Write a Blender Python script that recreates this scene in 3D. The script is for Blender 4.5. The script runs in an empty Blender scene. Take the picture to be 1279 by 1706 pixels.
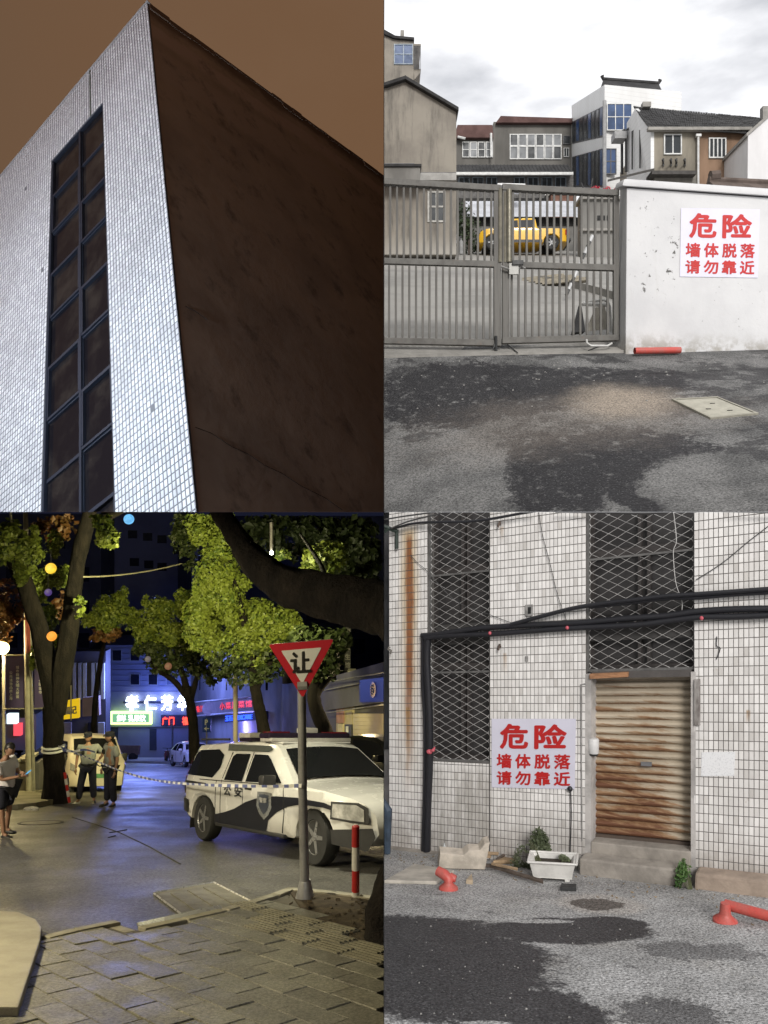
import bpy, bmesh, math, random
from mathutils import Vector, Matrix, noise as mnoise
R = math.radians
random.seed(7)
sc = bpy.context.scene
COL = sc.collection
F, CX, CY = 1300.0, 639.5, 853.0          # focal length and principal point, in pixels of the 1279x1706 photograph

# ------------------------------------------------------------------ camera
cam = bpy.data.cameras.new('camera')
cam.sensor_fit = 'VERTICAL'; cam.sensor_height = 36.0; cam.lens = 36.0 * F / 1706
cam.clip_start = 0.05; cam.clip_end = 800
camo = bpy.data.objects.new('camera', cam); COL.objects.link(camo)
camo.location = (0, 0, 0); camo.rotation_euler = (R(90), 0, 0)
sc.camera = camo
sc.view_settings.view_transform = 'Standard'; sc.view_settings.look = 'None'
sc.view_settings.exposure = 0.40; sc.view_settings.gamma = 1.0; sc.view_settings.use_curve_mapping = False
sc.cycles.max_bounces = 6; sc.cycles.diffuse_bounces = 3; sc.cycles.glossy_bounces = 3
sc.cycles.transparent_max_bounces = 8; sc.cycles.use_denoising = True
sc.cycles.caustics_reflective = False; sc.cycles.caustics_refractive = False
sc.cycles.sample_clamp_indirect = 4.0

# ------------------------------------------------------------------ world: overcast daylight
SUN_EL, SUN_AZ = R(31), R(174)
world = bpy.data.worlds.new('World'); sc.world = world; world.use_nodes = True
wn = world.node_tree.nodes; wl = world.node_tree.links
bg = wn['Background']; bg.inputs['Strength'].default_value = 0.096
sky = wn.new('ShaderNodeTexSky'); sky.sky_type = 'NISHITA'; sky.sun_disc = False
sky.sun_elevation = SUN_EL; sky.sun_rotation = SUN_AZ; sky.dust_density = 3.0
tc = wn.new('ShaderNodeTexCoord')
mp = wn.new('ShaderNodeMapping'); mp.inputs['Scale'].default_value = (1, 1, 2.6)
mp.inputs['Location'].default_value = (0.35, 0.1, 0.2)
wl.new(tc.outputs['Generated'], mp.inputs['Vector'])
nz = wn.new('ShaderNodeTexNoise'); nz.inputs['Scale'].default_value = 4.6; nz.inputs['Detail'].default_value = 7
nz.inputs['Roughness'].default_value = 0.5
wl.new(mp.outputs[0], nz.inputs['Vector'])
cr = wn.new('ShaderNodeValToRGB')
cr.color_ramp.elements[0].position = 0.37; cr.color_ramp.elements[0].color = (5.0, 5.1, 5.4, 1)
cr.color_ramp.elements[1].position = 0.60; cr.color_ramp.elements[1].color = (10.8, 10.8, 10.9, 1)
e = cr.color_ramp.elements.new(0.47); e.color = (7.3, 7.35, 7.6, 1)
wl.new(nz.outputs['Fac'], cr.inputs['Fac'])
mx = wn.new('ShaderNodeMix'); mx.data_type = 'RGBA'; mx.inputs['Factor'].default_value = 0.94
wl.new(sky.outputs[0], mx.inputs['A']); wl.new(cr.outputs[0], mx.inputs['B'])
wl.new(mx.outputs['Result'], bg.inputs['Color'])

sun = bpy.data.lights.new('sun', 'SUN'); sun.energy = 2.0; sun.angle = R(18); sun.color = (1, 0.975, 0.94)
suno = bpy.data.objects.new('sun', sun); COL.objects.link(suno)
_sd = Vector((math.sin(SUN_AZ) * math.cos(SUN_EL), math.cos(SUN_AZ) * math.cos(SUN_EL), math.sin(SUN_EL)))   # behind the camera, on the right
suno.rotation_euler = _sd.to_track_quat('Z', 'Y').to_euler()

# ------------------------------------------------------------------ lamps of the night side
def lamp(name, loc, col, watts, rad=0.12, kind='POINT', aim=None, spot=120, blend=.6):
    l = bpy.data.lights.new(name, kind); l.energy = watts; l.color = col
    if kind == 'AREA': l.size = rad
    else: l.shadow_soft_size = rad
    o = bpy.data.objects.new(name, l); COL.objects.link(o); o.location = loc
    if kind == 'SPOT': l.spot_size = R(spot); l.spot_blend = blend
    if aim is not None: o.rotation_euler = (Vector(loc) - Vector(aim)).to_track_quat('Z', 'Y').to_euler()
    return o

# ------------------------------------------------------------------ helpers
def P(px, py, D):
    return Vector(((px - CX) / F * D, D, (CY - py) / F * D))
def ray(px, py):
    return Vector(((px - CX) / F, 1.0, (CY - py) / F))
def on_plane(px, py, p0, n):
    r = ray(px, py); return r * (p0.dot(n) / r.dot(n))
ZONE = [None]
ZONES = {}
def link(o, parent=None):
    COL.objects.link(o)
    if parent is not None: set_parent(o, parent)
    if o.type == 'MESH': ZONES[o.name] = ZONE[0]
    return o
def set_parent(o, parent):
    o.parent = parent
    m = WM.get(parent.name)
    if m is None: m = Matrix.Translation(parent.location)
    o.matrix_parent_inverse = m.inverted()
WM = {}
def thing(name, label, cat, loc=(0, 0, 0), group=None):
    o = bpy.data.objects.new(name, None); COL.objects.link(o); o.location = loc; o.empty_display_size = .2
    tag(o, label, cat, group); WM[o.name] = Matrix.Translation(o.location)
    return o
def tag(o, label, cat, group=None):
    o['label'] = label; o['category'] = cat
    if group: o['group'] = group
    return o
def kind(o, k): o['kind'] = k; return o

class MB:
    def __init__(s): s.v = []; s.f = []; s.m = []; s.smooth = False
    def add(s, vs, fs, mi=0):
        n = len(s.v); s.v += [Vector(v) for v in vs]
        for f in fs: s.f.append(tuple(i + n for i in f)); s.m.append(mi)
    def hexa(s, b, t, mi=0):                 # b, t: four bottom and four top corners, same order
        s.add(list(b) + list(t), [(3, 2, 1, 0), (4, 5, 6, 7)] + [(i, (i + 1) % 4, 4 + (i + 1) % 4, 4 + i) for i in range(4)], mi)
        return s
    def box(s, c, size, M=None, mi=0):
        x, y, z = [k / 2 for k in size]; c = Vector(c)
        q = [Vector(p) for p in ((-x, -y, -z), (x, -y, -z), (x, y, -z), (-x, y, -z), (-x, -y, z), (x, -y, z), (x, y, z), (-x, y, z))]
        if M is not None: q = [M @ p for p in q]
        s.hexa([p + c for p in q[:4]], [p + c for p in q[4:]], mi); return s
    def quad(s, a, b, c, d, mi=0): s.add([a, b, c, d], [(0, 1, 2, 3)], mi); return s
    def prism(s, poly, off, mi=0):           # poly: points of a face, off: extrusion vector
        n = len(poly); off = Vector(off); poly = [Vector(p) for p in poly]
        s.add(poly + [p + off for p in poly], [tuple(range(n)), tuple(range(2 * n - 1, n - 1, -1))] +
              [(i, n + i, n + (i + 1) % n, (i + 1) % n) for i in range(n)], mi); return s
    def tube(s, pts, rad, seg=8, mi=0, cap=True):
        pts = [Vector(p) for p in pts]; n = len(pts)
        if not hasattr(rad, '__len__'): rad = [rad] * n
        base = len(s.v); up = None
        for i, p in enumerate(pts):
            d = (pts[min(i + 1, n - 1)] - pts[max(i - 1, 0)]).normalized()
            if up is None: up = Vector((0, 0, 1)) if abs(d.z) < .9 else Vector((0, 1, 0))
            a = d.cross(up)
            if a.length < 1e-4: a = d.cross(Vector((1, 0, 0)))
            a.normalize(); b = a.cross(d).normalized(); up = b
            for k in range(seg):
                t = 2 * math.pi * k / seg
                s.v.append(p + (a * math.cos(t) + b * math.sin(t)) * rad[i])
        for i in range(n - 1):
            for k in range(seg):
                s.f.append((base + i * seg + k, base + i * seg + (k + 1) % seg, base + (i + 1) * seg + (k + 1) % seg, base + (i + 1) * seg + k)); s.m.append(mi)
        if cap:
            s.f.append(tuple(base + k for k in range(seg))[::-1]); s.m.append(mi)
            s.f.append(tuple(base + (n - 1) * seg + k for k in range(seg))); s.m.append(mi)
        return s
    def lathe(s, prof, seg=20, M=None, mi=0):  # prof: (radius, height) pairs round local z
        base = len(s.v); n = len(prof)
        for r_, z in prof:
            for k in range(seg):
                t = 2 * math.pi * k / seg; p = Vector((r_ * math.cos(t), r_ * math.sin(t), z))
                s.v.append(M @ p if M is not None else p)
        for i in range(n - 1):
            for k in range(seg):
                s.f.append((base + i * seg + k, base + i * seg + (k + 1) % seg, base + (i + 1) * seg + (k + 1) % seg, base + (i + 1) * seg + k)); s.m.append(mi)
        if prof[0][0] > 1e-5: s.f.append(tuple(base + k for k in range(seg))[::-1]); s.m.append(mi)
        if prof[-1][0] > 1e-5: s.f.append(tuple(base + (n - 1) * seg + k for k in range(seg))); s.m.append(mi)
        return s
    def ball(s, c, r, seg=14, rings=8, mi=0):
        if not hasattr(r, '__len__'): r = (r, r, r)
        M = Matrix.Translation(c) @ Matrix.Diagonal((r[0], r[1], r[2], 1))
        s.lathe([(max(1e-6, math.sin(math.pi * i / rings)), -math.cos(math.pi * i / rings)) for i in range(rings + 1)], seg, M, mi); return s
    def build(s, name, mats, parent=None, smooth=False, bevel=0, fix=True):
        me = bpy.data.meshes.new(name); me.from_pydata([tuple(v) for v in s.v], [], s.f)
        if not isinstance(mats, (list, tuple)): mats = [mats]
        for m in mats: me.materials.append(m)
        if len(mats) > 1: me.polygons.foreach_set('material_index', s.m)
        if fix or bevel:
            bm = bmesh.new(); bm.from_mesh(me)
            bmesh.ops.remove_doubles(bm, verts=bm.verts, dist=1e-5)
            if bevel:
                bmesh.ops.bevel(bm, geom=[e_ for e_ in bm.edges if len(e_.link_faces) == 2 and e_.calc_face_angle(0) > .5], offset=bevel, segments=2, affect='EDGES', profile=.6)
            bmesh.ops.recalc_face_normals(bm, faces=bm.faces)
            bm.to_mesh(me); bm.free()
        if smooth:
            me.polygons.foreach_set('use_smooth', [True] * len(me.polygons))
            try: me.set_sharp_from_angle(angle=R(40))
            except Exception: pass
        me.update()
        return link(bpy.data.objects.new(name, me), parent)

def fbox(mb, x0, y0, x1, y1, D, depth, mi=0, lean=0):   # a block whose front fills a rectangle of a wall facing the street
    a, b, c, d = P(x0, y1, D), P(x1, y1, D), P(x1, y0, D), P(x0, y0, D)
    o = Vector((0, depth, 0)); mb.hexa([a, b, b + o, a + o], [d, c, c + o, d + o], mi); return mb
def fpoly(mb, pts, D, depth, mi=0):
    mb.prism([P(x, y, D) for x, y in pts], (0, depth, 0), mi); return mb

# ------------------------------------------------------------------ material helper
class NT:
    def __init__(s, name):
        s.mat = bpy.data.materials.new(name); s.mat.use_nodes = True
        s.N = s.mat.node_tree.nodes; s.L = s.mat.node_tree.links
        s.b = s.N['Principled BSDF']; s.co = s.N.new('ShaderNodeTexCoord').outputs['Object']
    def put(s, sock, v):
        if hasattr(v, 'is_output'): s.L.new(v, sock)
        else:
            if isinstance(v, (tuple, list, Vector)) and len(v) == 3 and sock.type == 'RGBA': v = (*v, 1)
            sock.default_value = v
    def math(s, op, a, b=0.0, c=None, clamp=False):
        n = s.N.new('ShaderNodeMath'); n.operation = op; n.use_clamp = clamp
        s.put(n.inputs[0], a); s.put(n.inputs[1], b)
        if c is not None: s.put(n.inputs[2], c)
        return n.outputs[0]
    def vmath(s, op, a, b=(0, 0, 0)):
        n = s.N.new('ShaderNodeVectorMath'); n.operation = op; s.put(n.inputs[0], a); s.put(n.inputs[1], b)
        return n.outputs['Value'] if op in ('DOT_PRODUCT', 'LENGTH', 'DISTANCE') else n.outputs[0]
    def noise(s, scale, detail=5, rough=.55, vec=None, stretch=None, dist=0):
        v = vec if vec is not None else s.co
        if stretch is not None: v = s.vmath('MULTIPLY', v, stretch)
        n = s.N.new('ShaderNodeTexNoise'); s.put(n.inputs['Vector'], v)
        n.inputs['Scale'].default_value = scale; n.inputs['Detail'].default_value = detail
        n.inputs['Roughness'].default_value = rough; n.inputs['Distortion'].default_value = dist
        return n.outputs['Fac']
    def vor(s, scale, feat='F1', vec=None):
        n = s.N.new('ShaderNodeTexVoronoi'); n.feature = feat; s.put(n.inputs['Vector'], vec if vec is not None else s.co)
        n.inputs['Scale'].default_value = scale; return n.outputs['Distance']
    def step(s, fac, lo, hi, a=0.0, b=1.0):
        n = s.N.new('ShaderNodeMapRange'); n.interpolation_type = 'SMOOTHSTEP'
        s.put(n.inputs[0], fac); s.put(n.inputs[1], lo); s.put(n.inputs[2], hi); s.put(n.inputs[3], a); s.put(n.inputs[4], b); return n.outputs[0]
    def mix(s, fac, a, b, mode='MIX'):
        n = s.N.new('ShaderNodeMix'); n.data_type = 'RGBA'; n.blend_type = mode
        s.put(n.inputs['Factor'], fac); s.put(n.inputs['A'], a); s.put(n.inputs['B'], b); return n.outputs['Result']
    def sep(s, v=None):
        n = s.N.new('ShaderNodeSeparateXYZ'); s.put(n.inputs[0], v if v is not None else s.co); return n.outputs
    def island(s):
        return s.N.new('ShaderNodeNewGeometry').outputs['Random Per Island']
    def objrand(s):
        return s.N.new('ShaderNodeObjectInfo').outputs['Random']
    def blob(s, c, r, wob=.35, wscale=3.0, soft=.25, detail=6):   # a stain: 1 inside an uneven ellipse round c
        d = s.vmath('DIVIDE', s.vmath('SUBTRACT', s.co, c), r); l = s.vmath('LENGTH', d)
        l = s.math('ADD', l, s.math('MULTIPLY', s.math('SUBTRACT', s.noise(wscale, detail, .65), .5), wob * 2))
        l = s.math('ADD', l, s.math('MULTIPLY', s.math('SUBTRACT', s.noise(wscale * 7, 5, .75), .5), wob * 1.5))
        l = s.math('ADD', l, s.math('MULTIPLY', s.math('SUBTRACT', s.noise(38, 3, .8), .5), wob * .75))
        return s.step(l, 1 + soft / 2, 1 - soft / 2)
    def out(s, col, rough=.6, metal=0., bump=None, bstr=.3, bdist=.01, spec=None, emit=None, estr=0):
        s.put(s.b.inputs['Base Color'], col); s.put(s.b.inputs['Roughness'], rough); s.put(s.b.inputs['Metallic'], metal)
        if spec is not None: s.put(s.b.inputs['Specular IOR Level'], spec)
        if bump is not None:
            n = s.N.new('ShaderNodeBump'); n.inputs['Strength'].default_value = bstr; n.inputs['Distance'].default_value = bdist
            s.put(n.inputs['Height'], bump); s.L.new(n.outputs[0], s.b.inputs['Normal'])
        if emit is not None: s.put(s.b.inputs['Emission Color'], emit); s.b.inputs['Emission Strength'].default_value = estr
        return s.mat
_pm = {}
def pm(name, col, rough=.6, var=.25, scale=4., metal=0., col2=None, bump=.15, bscale=60., stretch=None, isl=0., spec=None, emit=None, estr=0, fine=.12):
    if name in _pm: return _pm[name]
    t = NT(name)
    c2 = col2 if col2 is not None else tuple(k * (1 - var) for k in col)
    f = t.step(t.noise(scale, 6, .6, stretch=stretch), .36, .66)
    c = t.mix(f, col, c2)
    fn = t.noise(bscale, 3, .7)
    c = t.mix(fine, c, t.mix(fn, (0, 0, 0), tuple(min(1, 2 * k) for k in col)))
    if isl: c = t.mix(t.math('MULTIPLY', t.island(), isl), c, (0.0, 0.0, 0.0))
    _pm[name] = t.out(c, t.math('ADD', rough - .06, t.math('MULTIPLY', f, .12)), metal, fn if bump else None, bump, .01, spec, emit, estr)
    return _pm[name]
def glow(name, col, strength):
    t = NT(name); return t.out((0, 0, 0), .5, emit=col, estr=strength)

def text2d(s, bold=.0):
    cu = bpy.data.curves.new('lettering', 'FONT'); cu.body = s; cu.offset = bold; cu.resolution_u = 3
    o = bpy.data.objects.new('lettering', cu); COL.objects.link(o)
    dg = bpy.context.evaluated_depsgraph_get(); dg.update()
    me = bpy.data.meshes.new_from_object(o.evaluated_get(dg))
    v = [p.co.copy() for p in me.vertices]; f = [tuple(p.vertices) for p in me.polygons]
    bpy.data.objects.remove(o); bpy.data.curves.remove(cu); bpy.data.meshes.remove(me)
    if not v: return [], []
    x0 = min(p.x for p in v); x1 = max(p.x for p in v); y0 = min(p.y for p in v); y1 = max(p.y for p in v)
    return [((p.x - x0) / max(1e-6, x1 - x0), (p.y - y0) / max(1e-6, y1 - y0)) for p in v], f
def lettering(mb, s, quad, fx0, fy0, fx1, fy1, lift=.004, bold=.02, mi=0):
    # quad: top-left, top-right, bottom-right, bottom-left; fx, fy: fractions from the left and the top
    tl, tr, br, bl = quad; n = (tr - tl).cross(bl - tl).normalized()
    if n.dot(tl) > 0: n = -n
    v, f = text2d(s); k_ = 8 if bold else 1     # heavy strokes: the outline laid down a few times, each a hair higher
    for q in range(k_):
        ox, oy = (bold * math.cos(q * 6.2832 / k_), bold * math.sin(q * 6.2832 / k_)) if bold else (0, 0)
        out = []
        for x, y in v:
            u = fx0 + (fx1 - fx0) * (bold + x * (1 - 2 * bold) + ox); w = fy1 + (fy0 - fy1) * (bold + y * (1 - 2 * bold) + oy)
            out.append(tl.lerp(tr, u).lerp(bl.lerp(br, u), w) + n * (lift + q * .0003))
        mb.add(out, f, mi)

def clone(o, parent=None):
    c = o.copy(); COL.objects.link(c)
    if o.type == 'MESH': ZONES[c.name] = ZONES.get(o.name)
    if parent is not None: c.parent = parent
    for ch in [k for k in o.children]:
        clone(ch, c)
    return c
def piece(name, me, M, parent=None, mat=None):       # an alike piece sharing mesh data
    o = bpy.data.objects.new(name, me); COL.objects.link(o); ZONES[o.name] = ZONE[0]
    if parent is not None:
        o.parent = parent; o.matrix_parent_inverse = WM[parent.name].inverted() if parent.name in WM else Matrix.Translation(-parent.location)
    o.matrix_basis = M
    return o
def unit_mesh(name, mat, bev=0):
    mb = MB(); mb.box((0, 0, 0), (1, 1, 1)); o = mb.build(name, mat, bevel=bev); me = o.data; ZONES.pop(o.name, None)
    bpy.data.objects.remove(o); return me
def between(a, b, w, d, facing=Vector((0, -1, 0))):    # matrix of a unit box stretched from a to b, w wide, d deep
    a = Vector(a); b = Vector(b); z = (b - a); L = z.length; z.normalize()
    x = z.cross(-facing).normalized(); y = z.cross(x)
    M = Matrix((x * w, y * d, z * L)).transposed().to_4x4(); M.translation = (a + b) / 2
    return M

# a skin-grown body: verts with radii and edges
def skin(name, verts, edges, mat, parent=None, sub=1, root=0):
    me = bpy.data.meshes.new(name); me.from_pydata([v[0] for v in verts], edges, [])
    o = bpy.data.objects.new(name, me); COL.objects.link(o)
    m = o.modifiers.new('s', 'SKIN'); m.use_smooth_shade = True
    for i, sv in enumerate(me.skin_vertices[0].data):
        r_ = verts[i][1]; sv.radius = r_ if hasattr(r_, '__len__') else (r_, r_); sv.use_root = (i == root)
    if sub: mm = o.modifiers.new('d', 'SUBSURF'); mm.levels = sub; mm.render_levels = sub
    dg = bpy.context.evaluated_depsgraph_get(); dg.update()
    ne = bpy.data.meshes.new_from_object(o.evaluated_get(dg)); ne.name = name
    bpy.data.objects.remove(o); bpy.data.meshes.remove(me)
    ne.materials.clear(); ne.materials.append(mat)
    ne.polygons.foreach_set('use_smooth', [True] * len(ne.polygons))
    return link(bpy.data.objects.new(name, ne), parent)

def leaves(name, blobs, n, size, mat, parent=None, zmax=None, seed=1, pile=.35, xmax=None, ymin=None, freq=1.6, aspect=.5, ragged=0):
    rnd = random.Random(seed); blobs = list(blobs)
    for c, r in list(blobs):                 # smaller sprays round each clump break up its outline
        for q in range(ragged):
            d = Vector((rnd.gauss(0, 1), rnd.gauss(0, 1), rnd.gauss(0, 1))).normalized(); f = rnd.uniform(.22, .5)
            blobs.append((Vector(c) + Vector((d.x * r[0], d.y * r[1], d.z * r[2])) * rnd.uniform(.85, 1.15), (r[0] * f, r[1] * f, r[2] * f)))
    mb = MB(); tot = sum(b[1][0] * b[1][1] * b[1][2] for b in blobs) ** 1.0
    ws = [b[1][0] * b[1][2] for b in blobs]; sw = sum(ws)
    for (c, r), w in zip(blobs, ws):
        c = Vector(c); k = 0; tries = 0; want = int(n * w / sw)
        while k < want and tries < want * 6:
            tries += 1
            d = Vector((rnd.gauss(0, 1), rnd.gauss(0, 1), rnd.gauss(0, 1))).normalized()
            q = rnd.random() ** pile
            p = c + Vector((d.x * r[0], d.y * r[1], d.z * r[2])) * q
            if mnoise.noise(p * freq / max(.3, min(r[0], r[2]))) < -.05 + .25 * (rnd.random() - .5): continue
            if zmax is not None and p.z > zmax - size: continue
            if xmax is not None and p.x > xmax - size: continue
            a = Vector((rnd.gauss(0, 1), rnd.gauss(0, 1), rnd.gauss(0, .6))).normalized()
            nrm = (d + Vector((rnd.gauss(0, .7), rnd.gauss(0, .7), rnd.gauss(0, .7) + .4))).normalized()
            b_ = nrm.cross(a)
            if b_.length < .1: continue
            b_.normalize(); a = b_.cross(nrm); s_ = size * rnd.uniform(.45, 1.35)
            tip = p + a * s_; l_ = p + b_ * s_ * aspect + a * s_ * .35 + nrm * s_ * .12; r__ = p - b_ * s_ * aspect + a * s_ * .35 + nrm * s_ * .12
            base = p - a * s_ * .45
            mb.add([base, r__, tip, l_], [(0, 1, 2), (0, 2, 3)]); k += 1
    return mb.build(name, mat, parent, fix=False)
def leafmat(name, col, col2, trans=.25):
    if name in _pm: return _pm[name]
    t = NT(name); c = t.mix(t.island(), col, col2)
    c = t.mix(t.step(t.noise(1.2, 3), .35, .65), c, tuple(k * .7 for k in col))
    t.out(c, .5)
    tr = t.N.new('ShaderNodeBsdfTranslucent'); t.put(tr.inputs[0], c)
    ms = t.N.new('ShaderNodeMixShader'); ms.inputs[0].default_value = trans
    t.L.new(t.b.outputs[0], ms.inputs[1]); t.L.new(tr.outputs[0], ms.inputs[2])
    t.L.new(ms.outputs[0], t.N['Material Output'].inputs['Surface']); _pm[name] = t.mat; return t.mat
def bark(name, pts, rads, mat, parent, seg=24, wob=.17, seed=0):
    # smooth the path, then roughen the surface
    P_ = [Vector(p) for p in pts]; out = []; rr = []
    n = len(P_)
    for i in range(n - 1):
        p0 = P_[max(0, i - 1)]; p1 = P_[i]; p2 = P_[i + 1]; p3 = P_[min(n - 1, i + 2)]
        for k in range(6):
            t = k / 6
            out.append(.5 * ((2 * p1) + (p2 - p0) * t + (2 * p0 - 5 * p1 + 4 * p2 - p3) * t * t + (3 * p1 - p0 - 3 * p2 + p3) * t ** 3))
            rr.append(rads[i] + (rads[i + 1] - rads[i]) * t)
    out.append(P_[-1]); rr.append(rads[-1])
    mb = MB(); mb.tube(out, rr, seg)
    i = 0
    for j, p in enumerate(out):
        for k in range(seg):
            v = mb.v[i]; d = v - p
            w = mnoise.noise(Vector((math.cos(k / seg * 6.283) * 2, math.sin(k / seg * 6.283) * 2, j * .35 + seed * 7))) * wob + mnoise.noise(Vector((math.cos(k / seg * 6.283) * 6, math.sin(k / seg * 6.283) * 6, j * .9 + seed * 3))) * wob * .45
            mb.v[i] = p + d * (1 + w); i += 1
    return mb.build(name, mat, parent, smooth=True)
# ================================================================== the dividing wall and the night skies
# The photograph is four views in one: the night places stand left of an added dividing wall under a closed dark sky,
# the daylight places stand right of it in the open.
ZONE[0] = None
M_part_n = pm('dark_render', (.02, .02, .022), .9, bump=0)
M_part_d = pm('bounce_pale', (.55, .55, .53), .9, bump=0)  # pale day face, added to bounce light onto the daylight places
def wall_sheet(x, mat):
    mb = MB(); q = lambda y0, z0, y1, z1: mb.quad((x, y0, z0), (x, y1, z0), (x, y1, z1), (x, y0, z1))
    q(2.2, 0, 34, 26); q(2.2, -42, 98, 0); q(-.4, 2, 2.2, 26); q(-.4, -42, 2.2, -2); q(-6, -42, -.4, 26)
    return kind(mb.build('partition', mat), 'structure')  # added screen between the places, stops daylight reaching the night side
wall_sheet(-.001, M_part_n); wall_sheet(.001, M_part_d)

t = NT('night_sky_glow'); g = t.sep()
c = t.mix(t.step(g[0], -24., 2.), (.106, .061, .034), (.140, .080, .044))
c = t.mix(t.step(t.noise(.09, 4), .3, .7, 0, .6), c, (.120, .064, .033))
M_sky_city = t.out((0, 0, 0), 1, emit=c, estr=1.0)
mb = MB()
mb.quad((-32, 34, 0), (0, 34, 0), (0, 34, 26), (-32, 34, 26)); mb.quad((-32, -6, 0), (-32, 34, 0), (-32, 34, 26), (-32, -6, 26))
mb.quad((-32, -6, 26), (-32, 34, 26), (0, 34, 26), (0, -6, 26)); mb.quad((-32, -6, 0), (-32, -6, 26), (0, -6, 26), (0, -6, 0))
kind(mb.build('sky', M_sky_city), 'structure')
M_sky_dark = glow('night_sky_dark', (.006, .007, .016), 1.0)
mb = MB()
mb.quad((-60, 98, -42), (0, 98, -42), (0, 98, 0), (-60, 98, 0)); mb.quad((-60, -6, -42), (-60, 98, -42), (-60, 98, 0), (-60, -6, 0))
mb.quad((-60, -6, -42), (0, -6, -42), (0, -6, 0), (-60, -6, 0))
kind(mb.build('sky', M_sky_dark), 'structure')
mb = MB(); mb.quad((-60, 2.2, 0), (0, 2.2, 0), (0, 98, 0), (-60, 98, 0)); mb.quad((-60, -6, .0), (0, -6, .0), (0, -.4, .0), (-60, -.4, .0))
kind(mb.build('ground', M_part_n), 'structure')  # unseen deck added to stop lamplight passing between upper and lower places

# ================================================================== upper left: the tiled corner building at night
ZONE[0] = 'TL'
def vp(x, y): return Vector((x - CX, F, CY - y)).normalized()
TLD = 12.0
T0 = P(327, 853, TLD)
TV = vp(130, -1190); TL_ = vp(-1676, 2285); TR_ = vp(1980, 1270)
nL = TL_.cross(TV).normalized(); nL = nL if nL.dot(T0) < 0 else -nL      # faces the camera
nR = TR_.cross(TV).normalized(); nR = nR if nR.dot(T0) < 0 else -nR
def solve(p, A, B):
    d = p - T0; aa, ab, bb = A.dot(A), A.dot(B), B.dot(B); da, db = d.dot(A), d.dot(B); k = aa * bb - ab * ab
    return ((da * bb - db * ab) / k, (db * aa - da * ab) / k)
def tl_ab(px, py): return solve(on_plane(px, py, T0, nL), TL_, TV)
def tr_ab(px, py): return solve(on_plane(px, py, T0, nR), TR_, TV)
def TLp(a, b, o=0.): return T0 + TL_ * a + TV * b + nL * o
def TRp(a, b, o=0.): return T0 + TR_ * a + TV * b + nR * o
H = tl_ab(240, 10)[1]
aw0 = (tl_ab(190, 850)[0] + tl_ab(172, 172)[0]) / 2; aw1 = (tl_ab(68, 850)[0] + tl_ab(86, 266)[0]) / 2
bw = (tl_ab(172, 171)[1] + tl_ab(87, 265)[1]) / 2
AMAX = tl_ab(0, 853)[0] * 1.0 + 14
BMIN = -6.0
print('TL', H, aw0, aw1, bw, AMAX, tl_ab(0, 853), tl_ab(0, 296))
tlb = thing('corner_building', 'tall corner building with white tiled wall, narrow window strip and bare brown side wall', 'building', T0)
# wall with the opening for the window strip
t = NT('tile_grout_night'); M_grout_n = t.out((.16, .16, .17), .8)
mb = MB()
def slabL(a0, a1, b0, b1, o0, o1, mi=0, m=None):
    (m or mb).hexa([TLp(a0, b0, o1), TLp(a1, b0, o1), TLp(a1, b0, o0), TLp(a0, b0, o0)], [TLp(a0, b1, o1), TLp(a1, b1, o1), TLp(a1, b1, o0), TLp(a0, b1, o0)], mi)
slabL(0, aw0, BMIN, H, -.16, 0); slabL(aw1, AMAX, BMIN, H, -.16, 0); slabL(aw0, aw1, bw, H, -.16, 0)
mb.build('tiled_wall', M_grout_n, tlb)
# every glazed tile stands proud of the joints
t = NT('white_glazed_tile_night')
g = t.island(); bdir = t.vmath('DOT_PRODUCT', t.vmath('SUBTRACT', t.co, tuple(T0)), tuple(TV))
c = t.mix(g, (.80, .80, .80), (.56, .56, .58))
c = t.mix(t.step(t.noise(.55, 5, .6), .42, .75, 0, .45), c, (.42, .40, .40))
c = t.mix(t.step(bdir, H - 5.5, H + .5, 0, .25), c, (.45, .40, .40))     # darker, faintly mauve towards the roof
M_tile_n = t.out(c, .28)
tw = aw0 / 20.0; th = .16
mb = MB(); rnd = random.Random(3)
na = int(AMAX / tw); nb = int((H - BMIN) / th)
for i in range(na):
    for j in range(nb):
        a = i * tw; b = H - (j + 1) * th - .02
        if a + tw > aw0 and a < aw1 - .01 and b < bw - th * .3: continue
        p = TLp(a, b)
        if p.z < -.3: continue
        q = (p.x / p.y * F + CX)
        if q < -30: continue
        g = .014; h = .006 + rnd.random() * .003; e_ = .006
        if rnd.random() < .0012: continue
        mb.add([TLp(a + g, b + g, .0005), TLp(a + tw - g, b + g, .0005), TLp(a + tw - g, b + th - g, .0005), TLp(a + g, b + th - g, .0005),
                TLp(a + g + e_, b + g + e_, h), TLp(a + tw - g - e_, b + g + e_, h), TLp(a + tw - g - e_, b + th - g - e_, h), TLp(a + g + e_, b + th - g - e_, h)],
               [(4, 5, 6, 7), (0, 1, 5, 4), (1, 2, 6, 5), (2, 3, 7, 6), (3, 0, 4, 7)])
o = mb.build('tile', M_tile_n, tlb, fix=False); kind(o, 'stuff')
print('tiles', len(mb.f) // 5)
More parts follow.
